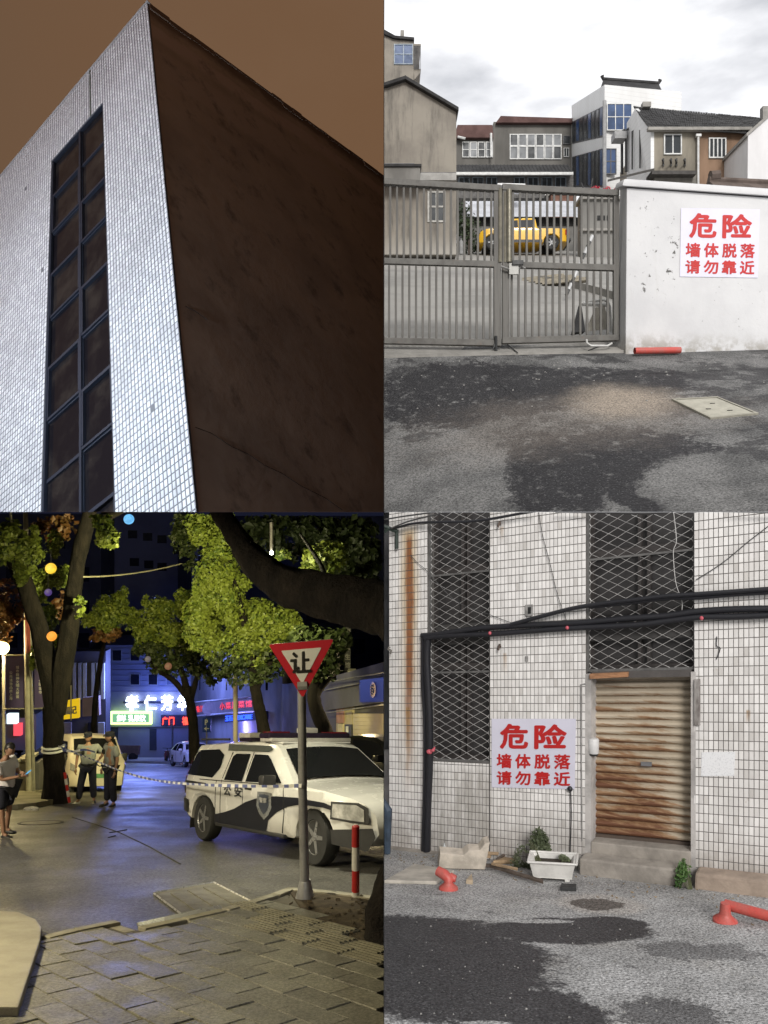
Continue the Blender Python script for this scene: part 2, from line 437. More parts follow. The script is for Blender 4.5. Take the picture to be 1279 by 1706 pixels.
# brown side wall with weathered bands under the roof edge
t = NT('brown_render_night')
bdir = t.math('DIVIDE', t.vmath('DOT_PRODUCT', t.vmath('SUBTRACT', t.co, tuple(T0 + TV * H)), tuple((TV - TR_ * TV.dot(TR_)).normalized())), 1.0)
w = t.math('ADD', bdir, t.math('MULTIPLY', t.math('SUBTRACT', t.noise(.7, 6, .65), .5), 1.1))
c = t.mix(t.step(t.noise(.5, 6, .6), .35, .7), (.60, .46, .36), (.45, .345, .275))
c = t.mix(t.step(w, -.75, -.35, 0, .8), c, (.15, .085, .055))
c = t.mix(t.math('MULTIPLY', t.step(w, -1.9, -1.5), t.step(w, -.9, -1.1)), c, (.66, .50, .42))
c = t.mix(t.math('MULTIPLY', t.step(w, -3.6, -3.3), t.step(w, -2.0, -2.3, 0, .8)), c, (.60, .46, .38))
c = t.mix(t.step(t.noise(1.5, 7, .7, stretch=(1, 1, .5)), .52, .70, 0, .7), c, (.2, .15, .12))
M_brown = t.out(c, .85, bump=t.noise(1.2, 5, .6), bstr=.2, bdist=.05)
mb = MB(); AR = 30.0
def slabR(m, a0, a1, b0, b1, o0, o1, mi=0):
    m.hexa([TRp(a0, b0, o1), TRp(a1, b0, o1), TRp(a1, b0, o0), TRp(a0, b0, o0)], [TRp(a0, b1, o1), TRp(a1, b1, o1), TRp(a1, b1, o0), TRp(a0, b1, o0)], mi)
slabR(mb, .05, AR, BMIN, H - .02, -.4, -.004)
mb.build('side_wall', M_brown, tlb)
# the roof edge: an uneven parapet render with broken lumps
mb = MB(); a = 0.06; rnd = random.Random(5)
while a < AR:
    w_ = rnd.uniform(.25, .8); slabR(mb, a, a + w_, H - rnd.uniform(.10, .34), H + rnd.uniform(-.05, .02), -.3, rnd.uniform(.006, .025)); a += w_
mb.build('parapet', M_brown, tlb, bevel=.015)
mb = MB()
slabL(-.03, AMAX, H - .005, H + .05, -.4, .03, 0, mb); mb.build('coping', pm('coping_night', (.40, .38, .37), .8), tlb)
# hairline crack ledges on the side wall
mb = MB()
for pts in (((325, 712), (352, 722), (385, 744), (412, 756), (440, 775), (470, 789), (500, 809), (540, 829), (570, 850)), ((308, 510), (326, 519), (345, 533))):
    pp = [on_plane(x, y, T0, nR) + nR * .004 for x, y in pts]; mb.tube(pp, .005, 5)
mb.build('crack', pm('crack_dark', (.03, .022, .02), .95, bump=0), tlb)
# downpipe joint above the strip
mb = MB(); a_ = tl_ab(150, 130)[0]; slabL(a_ - .03, a_ + .03, bw, H, .004, .012, 0, mb); mb.build('joint', pm('joint_moss', (.10, .11, .09), .9), tlb)
# glazed strip: dark recess, mullions, casements and panes
M_alu = pm('blue_grey_aluminium', (.022, .027, .042), .45, metal=.1, bump=0)
M_pane_n = NT('dark_pane'); t = M_pane_n
c = t.mix(t.step(t.noise(.9, 5, .65), .42, .72), (.008, .007, .009), (.030, .025, .022)); M_pane_n = t.out(c, .14, spec=.12)  # mottled tone paints in the uneven shading of the rooms behind
win = MB(); slabL(aw0, aw1, BMIN, bw, -.22, -.17, 0, win)
winback = win.build('window', pm('recess_dark', (.015, .015, .018), .9, bump=0), tlb)
am = tl_ab(131, 560)[0]
NR_ = 10
rows = [bw - (bw - tl_ab(190, 815)[1]) * k / 8.0 for k in range(0, 13)]
for k in range(len(rows) - 1):
    b1, b0 = rows[k], rows[k + 1]
    if b1 < BMIN: break
    for ci, (a0, a1) in enumerate(((aw0, am), (am, aw1))):
        g = .03
        mb = MB(); slabL(a0 + g, a1 - g, b0 + g, b1 - g, -.12, -.105, 0, mb); o_ = mb.build('pane', M_pane_n, winback)
        cas = (k % 2 == ci) and k not in (0, 7)
        fw = .085 if cas else .05; fo = -.03 if cas else -.07
        mb = MB()
        slabL(a0, a1, b1 - fw, b1 - .001, -.11, fo, 0, mb); slabL(a0, a1, b0 + .001, b0 + fw * .8, -.11, fo - .004, 0, mb)
        slabL(a0 + .001, a0 + fw, b0 + fw, b1 - fw, -.11, fo - .002, 0, mb); slabL(a1 - fw, a1 - .001, b0 + fw, b1 - fw, -.11, fo - .002, 0, mb)
        mb.build('sash', M_alu, winback)
mb = MB(); slabL(aw0, aw0 + .05, BMIN, bw, -.15, -.02, 0, mb); slabL(aw1 - .05, aw1, BMIN, bw, -.15, -.02, 0, mb); slabL(aw0, aw1, bw - .05, bw, -.15, -.015, 0, mb)
slabL(am - .035, am + .035, BMIN, bw - .05, -.11, -.025, 0, mb)
mb.build('frame', M_alu, winback)
# the cold street lamp below lights the tiled face; the second is added fill
lc = TLp(1.0, -1.5, 7.0)
lamp('street_and_fill_light', TLp(1.0, 1.6, 7.5), (.74, .87, 1.0), 3000, .35)
lamp('street_and_fill_light', TLp(4.5, 9.0, 8.5), (.90, .90, 1.0), 1900, .35)
# ================================================================== vehicles: a body grown from its side outline
def arch(xc, zc, r, n=9):
    return [(xc + r * math.cos(math.pi * k / n), zc + r * math.sin(math.pi * k / n)) for k in range(n + 1)]
def inside(poly, x, z):
    c = False; n = len(poly)
    for i in range(n):
        x0, z0 = poly[i]; x1, z1 = poly[(i + 1) % n]
        if (z0 > z) != (z1 > z) and x < (x1 - x0) * (z - z0) / (z1 - z0) + x0: c = not c
    return c
def flat_grid(poly, xs, zs):
    bm = bmesh.new(); f = bm.faces.new([bm.verts.new((x, 0, z)) for x, z in poly])
    for x in xs: bmesh.ops.bisect_plane(bm, geom=bm.verts[:] + bm.edges[:] + bm.faces[:], plane_co=(x, 0, 0), plane_no=(1, 0, 0), dist=1e-5)
    for z in zs: bmesh.ops.bisect_plane(bm, geom=bm.verts[:] + bm.edges[:] + bm.faces[:], plane_co=(0, 0, z), plane_no=(0, 0, 1), dist=1e-5)
    return bm
class Car:
    def __init__(s, root, M, outline, W, belt, tumble, L, nose=.16, bulge=.05):
        s.root, s.M, s.out, s.W, s.belt, s.tumble, s.L, s.nose, s.bulge = root, M, outline, W, belt, tumble, L, nose, bulge
    def w(s, x, z):
        h = s.W / 2
        if z > s.belt: h -= s.tumble * (z - s.belt)
        else: h -= s.bulge * ((s.belt - .12 - z) / s.belt) ** 2
        e_ = abs(x) - s.L / 2 + .55
        if e_ > 0: h -= s.nose * (e_ / .55) ** 2
        return h
    def body(s, mat, crown=.05, inset=.035):
        xs = [-s.L / 2 + s.L * k / 14 for k in range(1, 14)]; zs = [s.belt + d for d in (-.45, -.3, -.15, -.02, .1, .25, .4)]
        bm = flat_grid(s.out, xs, zs); bm.verts.ensure_lookup_table(); bm.verts.index_update()
        mb = MB(); V = [(v.co.x, v.co.z) for v in bm.verts]
        be = [e_ for e_ in bm.edges if len(e_.link_faces) == 1]; nx = {}
        nrm = {i: Vector((0, 0)) for i in range(len(V))}
        for e_ in be:
            f = e_.link_faces[0]; vs = list(f.verts)
            for i, v in enumerate(vs):
                if v in e_.verts and vs[(i + 1) % len(vs)] in e_.verts: a, b = v.index, vs[(i + 1) % len(vs)].index
            nx[a] = b
            d = Vector((V[b][0] - V[a][0], V[b][1] - V[a][1])); n_ = Vector((d.y, -d.x)).normalized()
            cx, cz = (V[a][0] + V[b][0]) / 2 + n_.x * .01, (V[a][1] + V[b][1]) / 2 + n_.y * .01
            if inside(s.out, cx, cz): n_ = -n_
            nrm[a] += n_; nrm[b] += n_
        for i in nrm:
            if nrm[i].length > 0: nrm[i].normalize()
        for sd in (1, -1):
            n = len(mb.v)
            for i, (x, z) in enumerate(V): mb.v.append(Vector((x - nrm[i].x * inset, sd * s.w(x, z), z - nrm[i].y * inset)))
            for f in bm.faces: mb.f.append(tuple(n + v.index for v in f.verts)); mb.m.append(0)
        ts = [-1, -.955, -.6, 0, .6, .955, 1]; nv = len(V); ring = {}
        for i in nx:
            x, z = V[i]; r_ = []
            for t_ in ts:
                if t_ == -1: r_.append(nv + i)
                elif t_ == 1: r_.append(i)
                else:
                    up = max(0, nrm[i].y); mb.v.append(Vector((x + crown * .6 * (1 - t_ * t_) * nrm[i].x * (1 if abs(nrm[i].x) > .5 else .3), t_ * (s.w(x, z) - .0), z + crown * up * (1 - t_ * t_)))); r_.append(len(mb.v) - 1)
            ring[i] = r_
        for a, b in nx.items():
            for k in range(6): mb.f.append((ring[a][k], ring[b][k], ring[b][k + 1], ring[a][k + 1])); mb.m.append(0)
        bm.free(); mb.v = [s.M @ v for v in mb.v]
        o = mb.build('body', mat, s.root, smooth=True); return o
    def patch(s, name, poly, mat, lift=.006, sides=(1, -1), parent=None):
        xs = [-3 + .25 * k for k in range(25)]; zs = [s.belt + d for d in (-.6, -.45, -.3, -.15, -.02, .1, .25, .4)]
        out = []
        for sd in sides:
            bm = flat_grid(poly, xs, zs); mb = MB(); bm.verts.index_update()
            for v in bm.verts: mb.v.append(s.M @ Vector((v.co.x, sd * (s.w(v.co.x, v.co.z) + lift), v.co.z)))
            for f in bm.faces: mb.f.append(tuple(v.index for v in f.verts)); mb.m.append(0)
            bm.free(); out.append(mb.build(name, mat, parent or s.root, smooth=True))
        return out
    def seam(s, pts, mat, sides=(1, -1), r=.008):
        for sd in sides:
            mb = MB(); q = []
            for (x0, z0), (x1, z1) in zip(pts, pts[1:]):
                for k in range(4): q.append((x0 + (x1 - x0) * k / 4, z0 + (z1 - z0) * k / 4))
            q.append(pts[-1]); mb.tube([s.M @ Vector((x, sd * (s.w(x, z) + .001), z)) for x, z in q], r, 4); mb.build('door_seam', mat, s.root)
    def across(s, name, a, b, mat, t0=-.86, t1=.86, lift=.012, crown=.05, narrow=0., parent=None):
        mb = MB(); n = Vector((-(b[1] - a[1]), b[0] - a[0])).normalized()
        if n.y < 0: n = -n
        for j in range(5):
            x, z = a[0] + (b[0] - a[0]) * j / 4, a[1] + (b[1] - a[1]) * j / 4
            for k in range(9):
                t_ = t0 + (t1 - t0) * k / 8; c = crown * (1 - t_ * t_) * max(0, n.y)
                mb.v.append(s.M @ Vector((x + n.x * lift + (.6 * crown * (1 - t_ * t_) * n.x * (1 if abs(n.x) > .5 else .3)), t_ * (s.w(x, z) - narrow * j / 4), z + n.y * lift + c)))
        for j in range(4):
            for k in range(8): i = j * 9 + k; mb.f.append((i, i + 1, i + 10, i + 9)); mb.m.append(0)
        return mb.build(name, mat, parent or s.root, smooth=True)
    def wheels(s, xs, r, track, tyre, rim, wd=.2, spokes=6, M=None):
        for x in xs:
            for sd in (1, -1):
                W_ = (M or s.M) @ Matrix.Translation((x, sd * (track / 2 - wd / 2), r)) @ Matrix.Rotation(-sd * math.pi / 2, 4, 'X')
                mb = MB(); mb.lathe([(r * .60, -wd / 2), (r * .93, -wd / 2), (r, -wd * .3), (r, wd * .3), (r * .93, wd / 2), (r * .63, wd / 2), (r * .60, wd * .40)], 24, W_)
                wh = mb.build('wheel', tyre, s.root, smooth=True)
                mb = MB(); mb.lathe([(.0, wd * .10), (r * .5, wd * .08), (r * .60, wd * .42), (r * .63, wd * .46), (r * .60, -wd * .3)], 24, W_)
                for k in range(spokes):
                    A = W_ @ Matrix.Rotation(k * 6.2832 / spokes, 4, 'Z'); q = lambda *p: A @ Vector(p)
                    mb.hexa([q(.02, -r * .10, wd * .1), q(r * .58, -r * .07, wd * .2), q(r * .58, r * .07, wd * .2), q(.02, r * .10, wd * .1)],
                            [q(.02, -r * .09, wd * .42), q(r * .58, -r * .06, wd * .44), q(r * .58, r * .06, wd * .44), q(.02, r * .09, wd * .42)])
                mb.lathe([(r * .14, wd * .1), (r * .14, wd * .46), (0.001, wd * .48)], 10, W_)
                mb.build('rim', rim, wh)
    def bx(s, name, c, size, mat, bevel=.02, parent=None, rot=0):
        mb = MB(); mb.box((0, 0, 0), size); mb.v = [s.M @ (Matrix.Rotation(rot, 4, 'Y') @ v + Vector(c)) for v in mb.v]; return mb.build(name, mat, parent or s.root, bevel=bevel, smooth=True)
M_tyre = pm('tyre_rubber', (.02, .02, .02), .8, .2, bump=.1); M_rim = pm('wheel_alloy', (.42, .42, .43), .3, .2, metal=.7, bump=0)
M_carglass = pm('car_glass', (.012, .013, .015), .05, .1, bump=0, spec=.8); M_blackp = pm('black_plastic', (.022, .022, .023), .5, .2, bump=.05)
M_seamc = pm('seam_black', (.015, .015, .015), .7, bump=0)
def paint(name, col, rough=.28):
    if name in _pm: return _pm[name]
    t = NT(name); c = t.mix(t.step(t.noise(2.5, 6, .65), .4, .75, 0, .35), col, tuple(k * .72 for k in col)); m = t.out(c, t.math('ADD', rough, t.math('MULTIPLY', t.noise(6, 4), .12)))
    t.b.inputs['Coat Weight'].default_value = .5; t.b.inputs['Coat Roughness'].default_value = .08; _pm[name] = m; return m
def car_matrix(loc, fwd, up):
    u = Vector(up).normalized(); f = Vector(fwd); f = (f - u * f.dot(u)).normalized(); y = u.cross(f)
    M = Matrix((f, y, u)).transposed().to_4x4(); M.translation = loc; return M
def sedan(root, M, mat, suv=False, tail=(.5, .02, .02)):
    h = .18 if suv else 0
    out = [(-2.2, .35), (-2.3, .55), (-2.28, .95 + h * .6), (-2.1, 1.0 + h), (-1.75 if not suv else -2.15, 1.08 + h), (-1.15 if not suv else -1.75, 1.42 + h), (-.5, 1.49 + h), (.25, 1.45 + h), (.55, 1.36 + h), (1.15, .98 + h * .9), (1.9, .88 + h * .8), (2.2, .76 + h * .6), (2.3, .55), (2.2, .3)]
    out += arch(1.38, .32, .37)[0:] + [(.9, .25), (-.95, .25)] + arch(-1.38, .32, .37)
    c = Car(root, M, out, 1.78, .95 + h, .42, 4.6); c.body(mat)
    z = .96 + h; zt = 1.36 + h
    if suv: c.patch('side_window', [(-1.95, z + .04), (-.62, z), (-.62, zt + .05), (-1.62, zt)], M_carglass)
    else: c.patch('side_window', [(-1.5, z + .07), (-.55, z), (-.55, zt + .05), (-1.05, zt)], M_carglass)
    c.patch('side_window', [(-.45, z), (.95, z + .02), (.5, zt - .04), (.2, zt + .02), (-.45, zt + .05)], M_carglass)
    c.across('windscreen', (1.1, 1.01 + h * .9), (.6, 1.34 + h), M_carglass, -.85, .85)
    if not suv: c.across('rear_window', (-1.7, 1.11 + h), (-1.2, 1.39 + h), M_carglass, -.85, .85)
    else: c.across('rear_window', (-2.13, 1.05 + h), (-1.8, 1.38 + h), M_carglass, -.85, .85)
    c.seam([(-.5, z), (-.5, .4)], M_seamc); c.seam([(.95, z), (.9, .4)], M_seamc); c.seam([(-1.2, .9), (-1.0, .6)], M_seamc)
    c.wheels((1.38, -1.38), .32, 1.74, M_tyre, M_rim)
    M_lamp = pm('lamp_glass', (.5, .5, .5), .1, bump=0); M_tail = pm('tail_glass_' + str(tail[0]), tail, .2, bump=0)
    for sd in (1, -1):
        c.patch('headlight', [(1.85, .68 + h * .7), (2.14, .62 + h * .6), (2.1, .74 + h * .7), (1.8, .80 + h * .8)], M_lamp, .01, (sd,)); c.patch('tail_light', [(-2.22, .78 + h), (-1.95, .82 + h), (-2.0, .95 + h), (-2.22, .92 + h)], M_tail, .01, (sd,))
        c.bx('mirror', (.75, sd * .98, 1.03 + h), (.18, .2, .14), mat, .04)
    return c
# ================================================================== upper right: the gated yard on the hill, by day
ZONE[0] = 'TR'
def G(px, py):                             # the upper road: climbs from the roof edge below to the gate, then on into the yard
    if py >= 578: t = (853 - py) / (853 - 578); s = (px - 640) / 639
    n0 = 1 / 10.6 + (1 / 8.3 - 1 / 10.6) * (px - 640) / 639; f0 = 1 / 16.2; y0 = 1 / 46.0
    if py >= 578: inv = n0 + (f0 - n0) * (853 - py) / 275.0
    else: inv = f0 + (y0 - f0) * (578 - py) / 153.0
    return P(px, py, 1 / inv)
def ground_grid(name, x0, x1, y0, y1, nx, ny, mat, lift=0., fn=None):
    fn = fn or G; mb = MB()
    for j in range(ny + 1):
        for i in range(nx + 1):
            mb.v.append(fn(x0 + (x1 - x0) * i / nx, y0 + (y1 - y0) * j / ny) + Vector((0, 0, lift)))
    for j in range(ny):
        for i in range(nx):
            a = j * (nx + 1) + i; mb.f.append((a, a + 1, a + nx + 2, a + nx + 1)); mb.m.append(0)
    return mb.build(name, mat, smooth=True)

# asphalt: pale dry grey, darker damp patches, a spill of sand, hairline seams
t = NT('worn_asphalt_upper')
fine = t.noise(34, 4, .85); grit = t.vor(26)
c = t.mix(t.step(t.noise(1.1, 5, .6), .35, .65), (.090, .089, .088), (.165, .162, .158))
wn_ = t.noise(.75, 8, .68, stretch=(.8, 1., 1.))
wet = t.step(wn_, .50, .545)
def tp(px, py): return tuple(G(px, py))
wet = t.math('MAXIMUM', t.math('MULTIPLY', wet, .75), t.blob(tp(800, 650), (1.9, 1.5, 3), .5, 1.4, .12))
wet = t.math('MAXIMUM', wet, t.blob(tp(990, 640), (1.7, 1.0, 3), .5, 1.6, .12))
wet = t.math('MAXIMUM', wet, t.blob(tp(1010, 765), (1.35, 1.2, 3), .55, 1.6, .12))
wet = t.math('MAXIMUM', wet, t.blob(tp(920, 800), (.55, 1.8, 3), .55, 2.0, .12))
wet = t.math('MULTIPLY', wet, t.math('SUBTRACT', 1.0, t.blob(tp(730, 790), (.95, 1.1, 3), .45, 2.0, .2)))
wet = t.math('MULTIPLY', wet, t.math('SUBTRACT', 1.0, t.blob(tp(1200, 800), (.9, 1.0, 3), .45, 2.0, .2)))
wet = t.math('MULTIPLY', wet, t.step(t.noise(5, 4, .7), .30, .46))
for (x_, y_, rx_, ry_) in ((915, 738, .14, .42), (950, 770, .15, .36), (990, 797, .15, .34), (1035, 824, .16, .34), (1075, 846, .16, .3)): wet = t.math('MAXIMUM', wet, t.blob(tp(x_, y_), (rx_, ry_, 3), .5, 3, .2))
c = t.mix(t.math('MULTIPLY', wet, .94), c, (.018, .017, .019))
sand = t.blob(tp(1040, 668), (.78, .75, 3), .45, 1.6, 1.3); sand2 = t.blob(tp(960, 700), (2.4, 1.1, 3), .6, 1.2, 1.0)
c = t.mix(t.math('MULTIPLY', sand, .75), c, (.36, .30, .235))
c = t.mix(t.math('MULTIPLY', sand2, .30), c, (.22, .185, .155))
c = t.mix(.85, c, t.mix(t.step(fine, .30, .70), (.08, .08, .08), (.92, .92, .92)), 'OVERLAY')
c = t.mix(t.step(grit, .26, .10, 0, .30), c, (.34, .34, .34))
M_asph = t.out(c, t.math('SUBTRACT', .9, t.math('MULTIPLY', wet, .25)), bump=t.math('ADD', grit, t.noise(18, 4)), bstr=.35, bdist=.015, spec=.22)
road = kind(ground_grid('road', 630, 1330, 853, 575, 28, 20, M_asph), 'structure')
t = NT('yard_concrete')
c = t.mix(t.step(t.noise(.25, 6, .65), .38, .62), (.36, .345, .315), (.25, .24, .22)); c = t.mix(.3, c, t.mix(t.noise(8, 3), (0, 0, 0), (.3, .3, .3)))
M_yard = t.out(c, .9)
yard = kind(ground_grid('ground', 632, 1300, 575, 405, 20, 20, M_yard), 'structure')
# seams in the asphalt
M_seam = pm('tar_seam', (.03, .03, .03), .8, bump=0)
mb = MB()
for pts, w in ((((790, 598), (801, 607), (812, 619), (826, 630), (835, 643), (850, 653), (862, 666)), .008), (((1010, 625), (1060, 622), (1120, 622), (1200, 617), (1290, 616)), .007)):
    for k in range(len(pts) - 1):
        a, b = G(*pts[k]), G(*pts[k + 1]); d = (b - a).normalized(); s_ = d.cross(Vector((0, -.4, .9))).normalized() * w; u = Vector((0, 0, .006))
        mb.quad(a - s_ + u, a + s_ + u, b + s_ + u, b - s_ + u)
kind(mb.build('road_seam', M_seam), 'structure')
# concrete sill under the gate
M_conc = pm('old_concrete', (.30, .285, .26), .9, .35, 1.6, bump=.3, bscale=30)
mb = MB(); a, b, c_, d = G(630, 597), G(1050, 588), G(1050, 566), G(630, 570); up = Vector((0, 0, .05)); mb.hexa([a, b, c_, d], [a + up, b + up, c_ + up, d + up])
sill = kind(mb.build('pavement', M_conc), 'structure')
mb = MB()
for pts in (((838, 572), (862, 592)), ((980, 588), (1000, 580), (1030, 574))):
    mb.tube([G(*p) + up for p in pts], .012, 5)
kind(mb.build('pavement_joint', M_seam), 'structure')
# loose chips along the wall foot
rnd = random.Random(11); mb = MB()
for k in range(60):
    px = rnd.uniform(645, 1275); py = 600 + abs(rnd.gauss(0, 1)) * 40
    p = G(px, py); s_ = rnd.uniform(.006, .022); mb.box(p + Vector((0, 0, s_ * .3)), (s_ * 1.5, s_, s_), Matrix.Rotation(rnd.random() * 6, 3, 'Z'))
kind(mb.build('gravel', pm('chips', (.33, .32, .30), .9)), 'stuff')

# inspection cover
mc = [G(1118, 667), G(1194, 663), G(1263, 691), G(1183, 699)]; n_up = Vector((0, -.45, .9)).normalized()
cover = thing('inspection_cover', 'square pale concrete inspection cover set in the grey asphalt', 'manhole cover', sum(mc, Vector()) / 4)
ctr = sum(mc, Vector()) / 4
mb = MB()
for k in range(4):
    a, b = mc[k], mc[(k + 1) % 4]; ai, bi = a.lerp(ctr, .09), b.lerp(ctr, .09)
    mb.hexa([a, b, bi, ai], [p + n_up * .03 for p in (a, b, bi, ai)])
mb.build('rim', pm('cover_rim', (.36, .34, .28), .8), cover)
mb = MB(); ii = [p.lerp(ctr, .13) for p in mc]; mb.hexa(ii, [p + n_up * .022 for p in ii]); mb.build('lid', pm('cover_lid', (.42, .40, .33), .85, .2, 6), cover)
for u, v in ((.3, .6), (.6, .35), (.62, .75)):
    p = mc[0].lerp(mc[1], u).lerp(mc[3].lerp(mc[2], u), v) + n_up * .024; mb = MB(); mb.box(p, (.07, .05, .008)); mb.build('lifting_slot', M_seam, cover)

# ------------------------------------------------------------------ the steel gate, two leaves
t = NT('dull_gate_steel')
c = t.mix(t.step(t.noise(3, 6, .7), .4, .65), (.115, .108, .096), (.068, .062, .054)); c = t.mix(t.step(t.noise(9, 5, .7), .60, .75, 0, .7), c, (.13, .07, .04))
M_gate = t.out(c, .6, .0, bump=t.noise(40, 3), bstr=.1)
GD = 16.0
bar_me = unit_mesh('bar', M_gate, .12)
def gate_leaf(label, x0, x1, top, mid, bot, n, stile0, stile1):
    g_ = thing('metal_gate', label, 'gate', P((x0 + x1) / 2, bot[0], GD), 'leaves of the steel yard gate')
    def yy(l, x): return l[0] + (l[1] - l[0]) * (x - x0) / (x1 - x0)
    def rail(nm, l, h, dep):
        mb = MB(); a, b = P(x0, l[0], GD), P(x1, l[1], GD); hh = Vector((0, 0, h / F * GD / 2)); dd = Vector((0, dep / 2, 0))
        mb.hexa([a - hh - dd, b - hh - dd, b - hh + dd, a - hh + dd], [a + hh - dd, b + hh - dd, b + hh + dd, a + hh + dd]); mb.build(nm, M_gate, g_, bevel=.008)
    rail('top_rail', top, 10, .14); rail('middle_rail', mid, 10, .10); rail('bottom_rail', bot, 10, .12)
    for s_, w in ((x0, stile0), (x1, stile1)):
        if not w: continue
        xx = s_ + (w / 2 if s_ == x0 else -w / 2)
        piece('stile', bar_me, between(P(xx, yy(bot, s_) + 4, GD + .002), P(xx, yy(top, s_) - 3, GD + .002), w / F * GD, .11), g_)
    for k in range(n):
        x = x0 + (x1 - x0) * (k + .6) / n
        piece('bar', bar_me, between(P(x, yy(mid, x) - 5, GD), P(x, yy(top, x) + 5, GD), .045, .05), g_)
        x += 2
        piece('bar', bar_me, between(P(x - 4, yy(bot, x) - 5, GD), P(x - 4, yy(mid, x) + 5, GD), .045, .05), g_)
        if k % 4 == 9: piece('bar', bar_me, between(P(x + 1.5, yy(bot, x) - 5, GD + .09), P(x + 1.5, yy(mid, x) + 5, GD + .09), .022, .03), g_)
    return g_
gl = gate_leaf('closed left leaf of the grey steel bar gate across the yard', 632, 834, (303, 315), (435, 441), (568, 572), 18, 0, 12)
gr = gate_leaf('right leaf of the grey steel bar gate, beside the white wall', 836, 1030, (313, 323), (441, 447), (568, 563), 17, 12, 9)
mb = MB(); mb.tube([P(848, 437, GD - .05), P(848, 316, GD - .05)], .055, 10); mb.tube([P(841, 437, GD - .04), P(841, 320, GD - .04)], .03, 8); mb.tube([P(833, 437, GD - .05), P(833, 314, GD - .05)], .04, 8)
mb.build('meeting_post', pm('post_steel', (.23, .21, .16), .4, .4, 6, metal=.4), gr, smooth=True)
lk = thing('padlock_plate', 'white lock plate with black hasp and chain on the gate bars', 'lock', P(858, 445, GD - .1))
mb = MB(); fbox(mb, 848, 438, 864, 457, GD - .16, .05); mb.build('plate', pm('lock_plate', (.5, .49, .46), .5), lk, bevel=.01)
mb = MB(); fbox(mb, 853, 433, 872, 441, GD - .2, .05); mb.build('hasp', pm('black_iron', (.02, .02, .02), .5), lk, bevel=.01)
mb = MB(); mb.tube([P(835 + 8 * k, 441 + (6 if k % 2 else 3) + (5 if 1 < k < 4 else 0), GD - .13 - .01 * (k % 2)) for k in range(6)], .022, 6); mb.build('chain', pm('chain_steel', (.35, .34, .32), .35, metal=.7), lk)
mb = MB(); mb.tube([P(826, 560, GD - .09), P(826, 586, GD - .09)], .03, 8); mb.tube([P(826, 568, GD - .09), P(822, 580, GD - .09)], .02, 6); mb.build('drop_bolt', pm('black_iron', (.02, .02, .02), .5), gl)

# ------------------------------------------------------------------ white boundary wall with its notice
wallT = thing('boundary_wall', 'whitewashed boundary wall with rounded coping at the end of the gate', 'wall', P(1150, 586, 15.8))
t = NT('whitewash')
c = t.mix(t.step(t.noise(.9, 6, .6), .35, .7), (.60, .595, .595), (.53, .525, .53))
fx = t.noise(6, 8, .72); msk = t.blob(tuple(P(1095, 410, 15.7)), (.55, .9, 1.1), .5, 2, .5)
msk2 = t.blob(tuple(P(1195, 500, 16.3)), (.9, .9, .9), .5, 2, .6); msk3 = t.blob(tuple(P(1045, 500, 15.2)), (.22, .5, 1.0), .4, 3, .4)
c = t.mix(t.math('MULTIPLY', t.step(fx, .60, .645), msk), c, (.10, .095, .09))
c = t.mix(t.math('MULTIPLY', t.step(fx, .635, .68), msk2), c, (.25, .24, .23))
c = t.mix(t.math('MULTIPLY', t.step(fx, .63, .66), msk3), c, (.12, .11, .11))
c = t.mix(t.step(t.noise(2.2, 6, .7, stretch=(4, 4, .4)), .56, .74, 0, .25), c, (.45, .43, .40))
sz = t.sep()[2]; zb = P(1150, 585, 15.8).z
c = t.mix(t.math('MULTIPLY', t.step(sz, zb + .45, zb + .02), t.step(t.noise(4, 6, .7), .38, .62)), c, (.34, .32, .29))
M_white = t.out(c, .8, bump=t.noise(14, 6, .7), bstr=.25, bdist=.02)
bt = [P(1042, 593, 15.65), P(1300, 590, 16.0), P(1300, 588, 16.7), P(1022, 582, 16.3)]
tp_ = [P(1044, 313, 15.65), P(1300, 331, 16.0), P(1300, 329, 16.7), P(1033, 313, 16.3)]
mb = MB(); mb.hexa(bt, tp_); mb.build('wall', M_white, wallT, bevel=.02)
mb = MB()
o0, o1 = Vector((-.13, -.1, 0)), Vector((0, -.1, 0))
cb = [tp_[0] + o0, tp_[1] + o1, tp_[2] - o1, tp_[3] + Vector((-.10, .1, 0))]; z_ = Vector((0, 0, .15))
mb.hexa(cb, [p + z_ + (sum(cb, Vector()) / 4 - p).normalized() * .05 for p in cb]); mb.build('coping', M_white, wallT, bevel=.05, smooth=True)
# the notice
def wall_pt(px, py):
    n = (bt[1] - bt[0]).cross(tp_[0] - bt[0]).normalized(); return on_plane(px, py, bt[0], n) + (n if n.y < 0 else -n) * .012
M_paper = pm('notice_paper', (.66, .645, .75), .45, .06, 3, bump=0, fine=.03); M_red = pm('notice_red', (.50, .016, .016), .5, .1, bump=0, fine=.03)
def notice(label, quad, par=None):
    n = (quad[1] - quad[0]).cross(quad[3] - quad[0]).normalized(); n = n if n.dot(quad[0]) > 0 else -n
    s_ = thing('warning_notice', label, 'sign', quad[3], 'red lettered danger notices')
    mb = MB(); mb.hexa([quad[3], quad[2], quad[2] + n * .006, quad[3] + n * .006], [quad[0], quad[1], quad[1] + n * .006, quad[0] + n * .006]); mb.build('sheet', M_paper, s_)
    mb = MB()
    lettering(mb, '危', quad, .105, .07, .455, .435, .004, .034); lettering(mb, '险', quad, .525, .075, .905, .435, .004, .034)
    for i, ch in enumerate('墙体脱落'): lettering(mb, ch, quad, .065 + .232 * i, .505, .255 + .232 * i, .715, .004, .03)
    for i, ch in enumerate('请勿靠近'): lettering(mb, ch, quad, .065 + .232 * i, .755, .255 + .232 * i, .955, .004, .03)
    mb.build('lettering', M_red, s_, fix=False)
    return s_
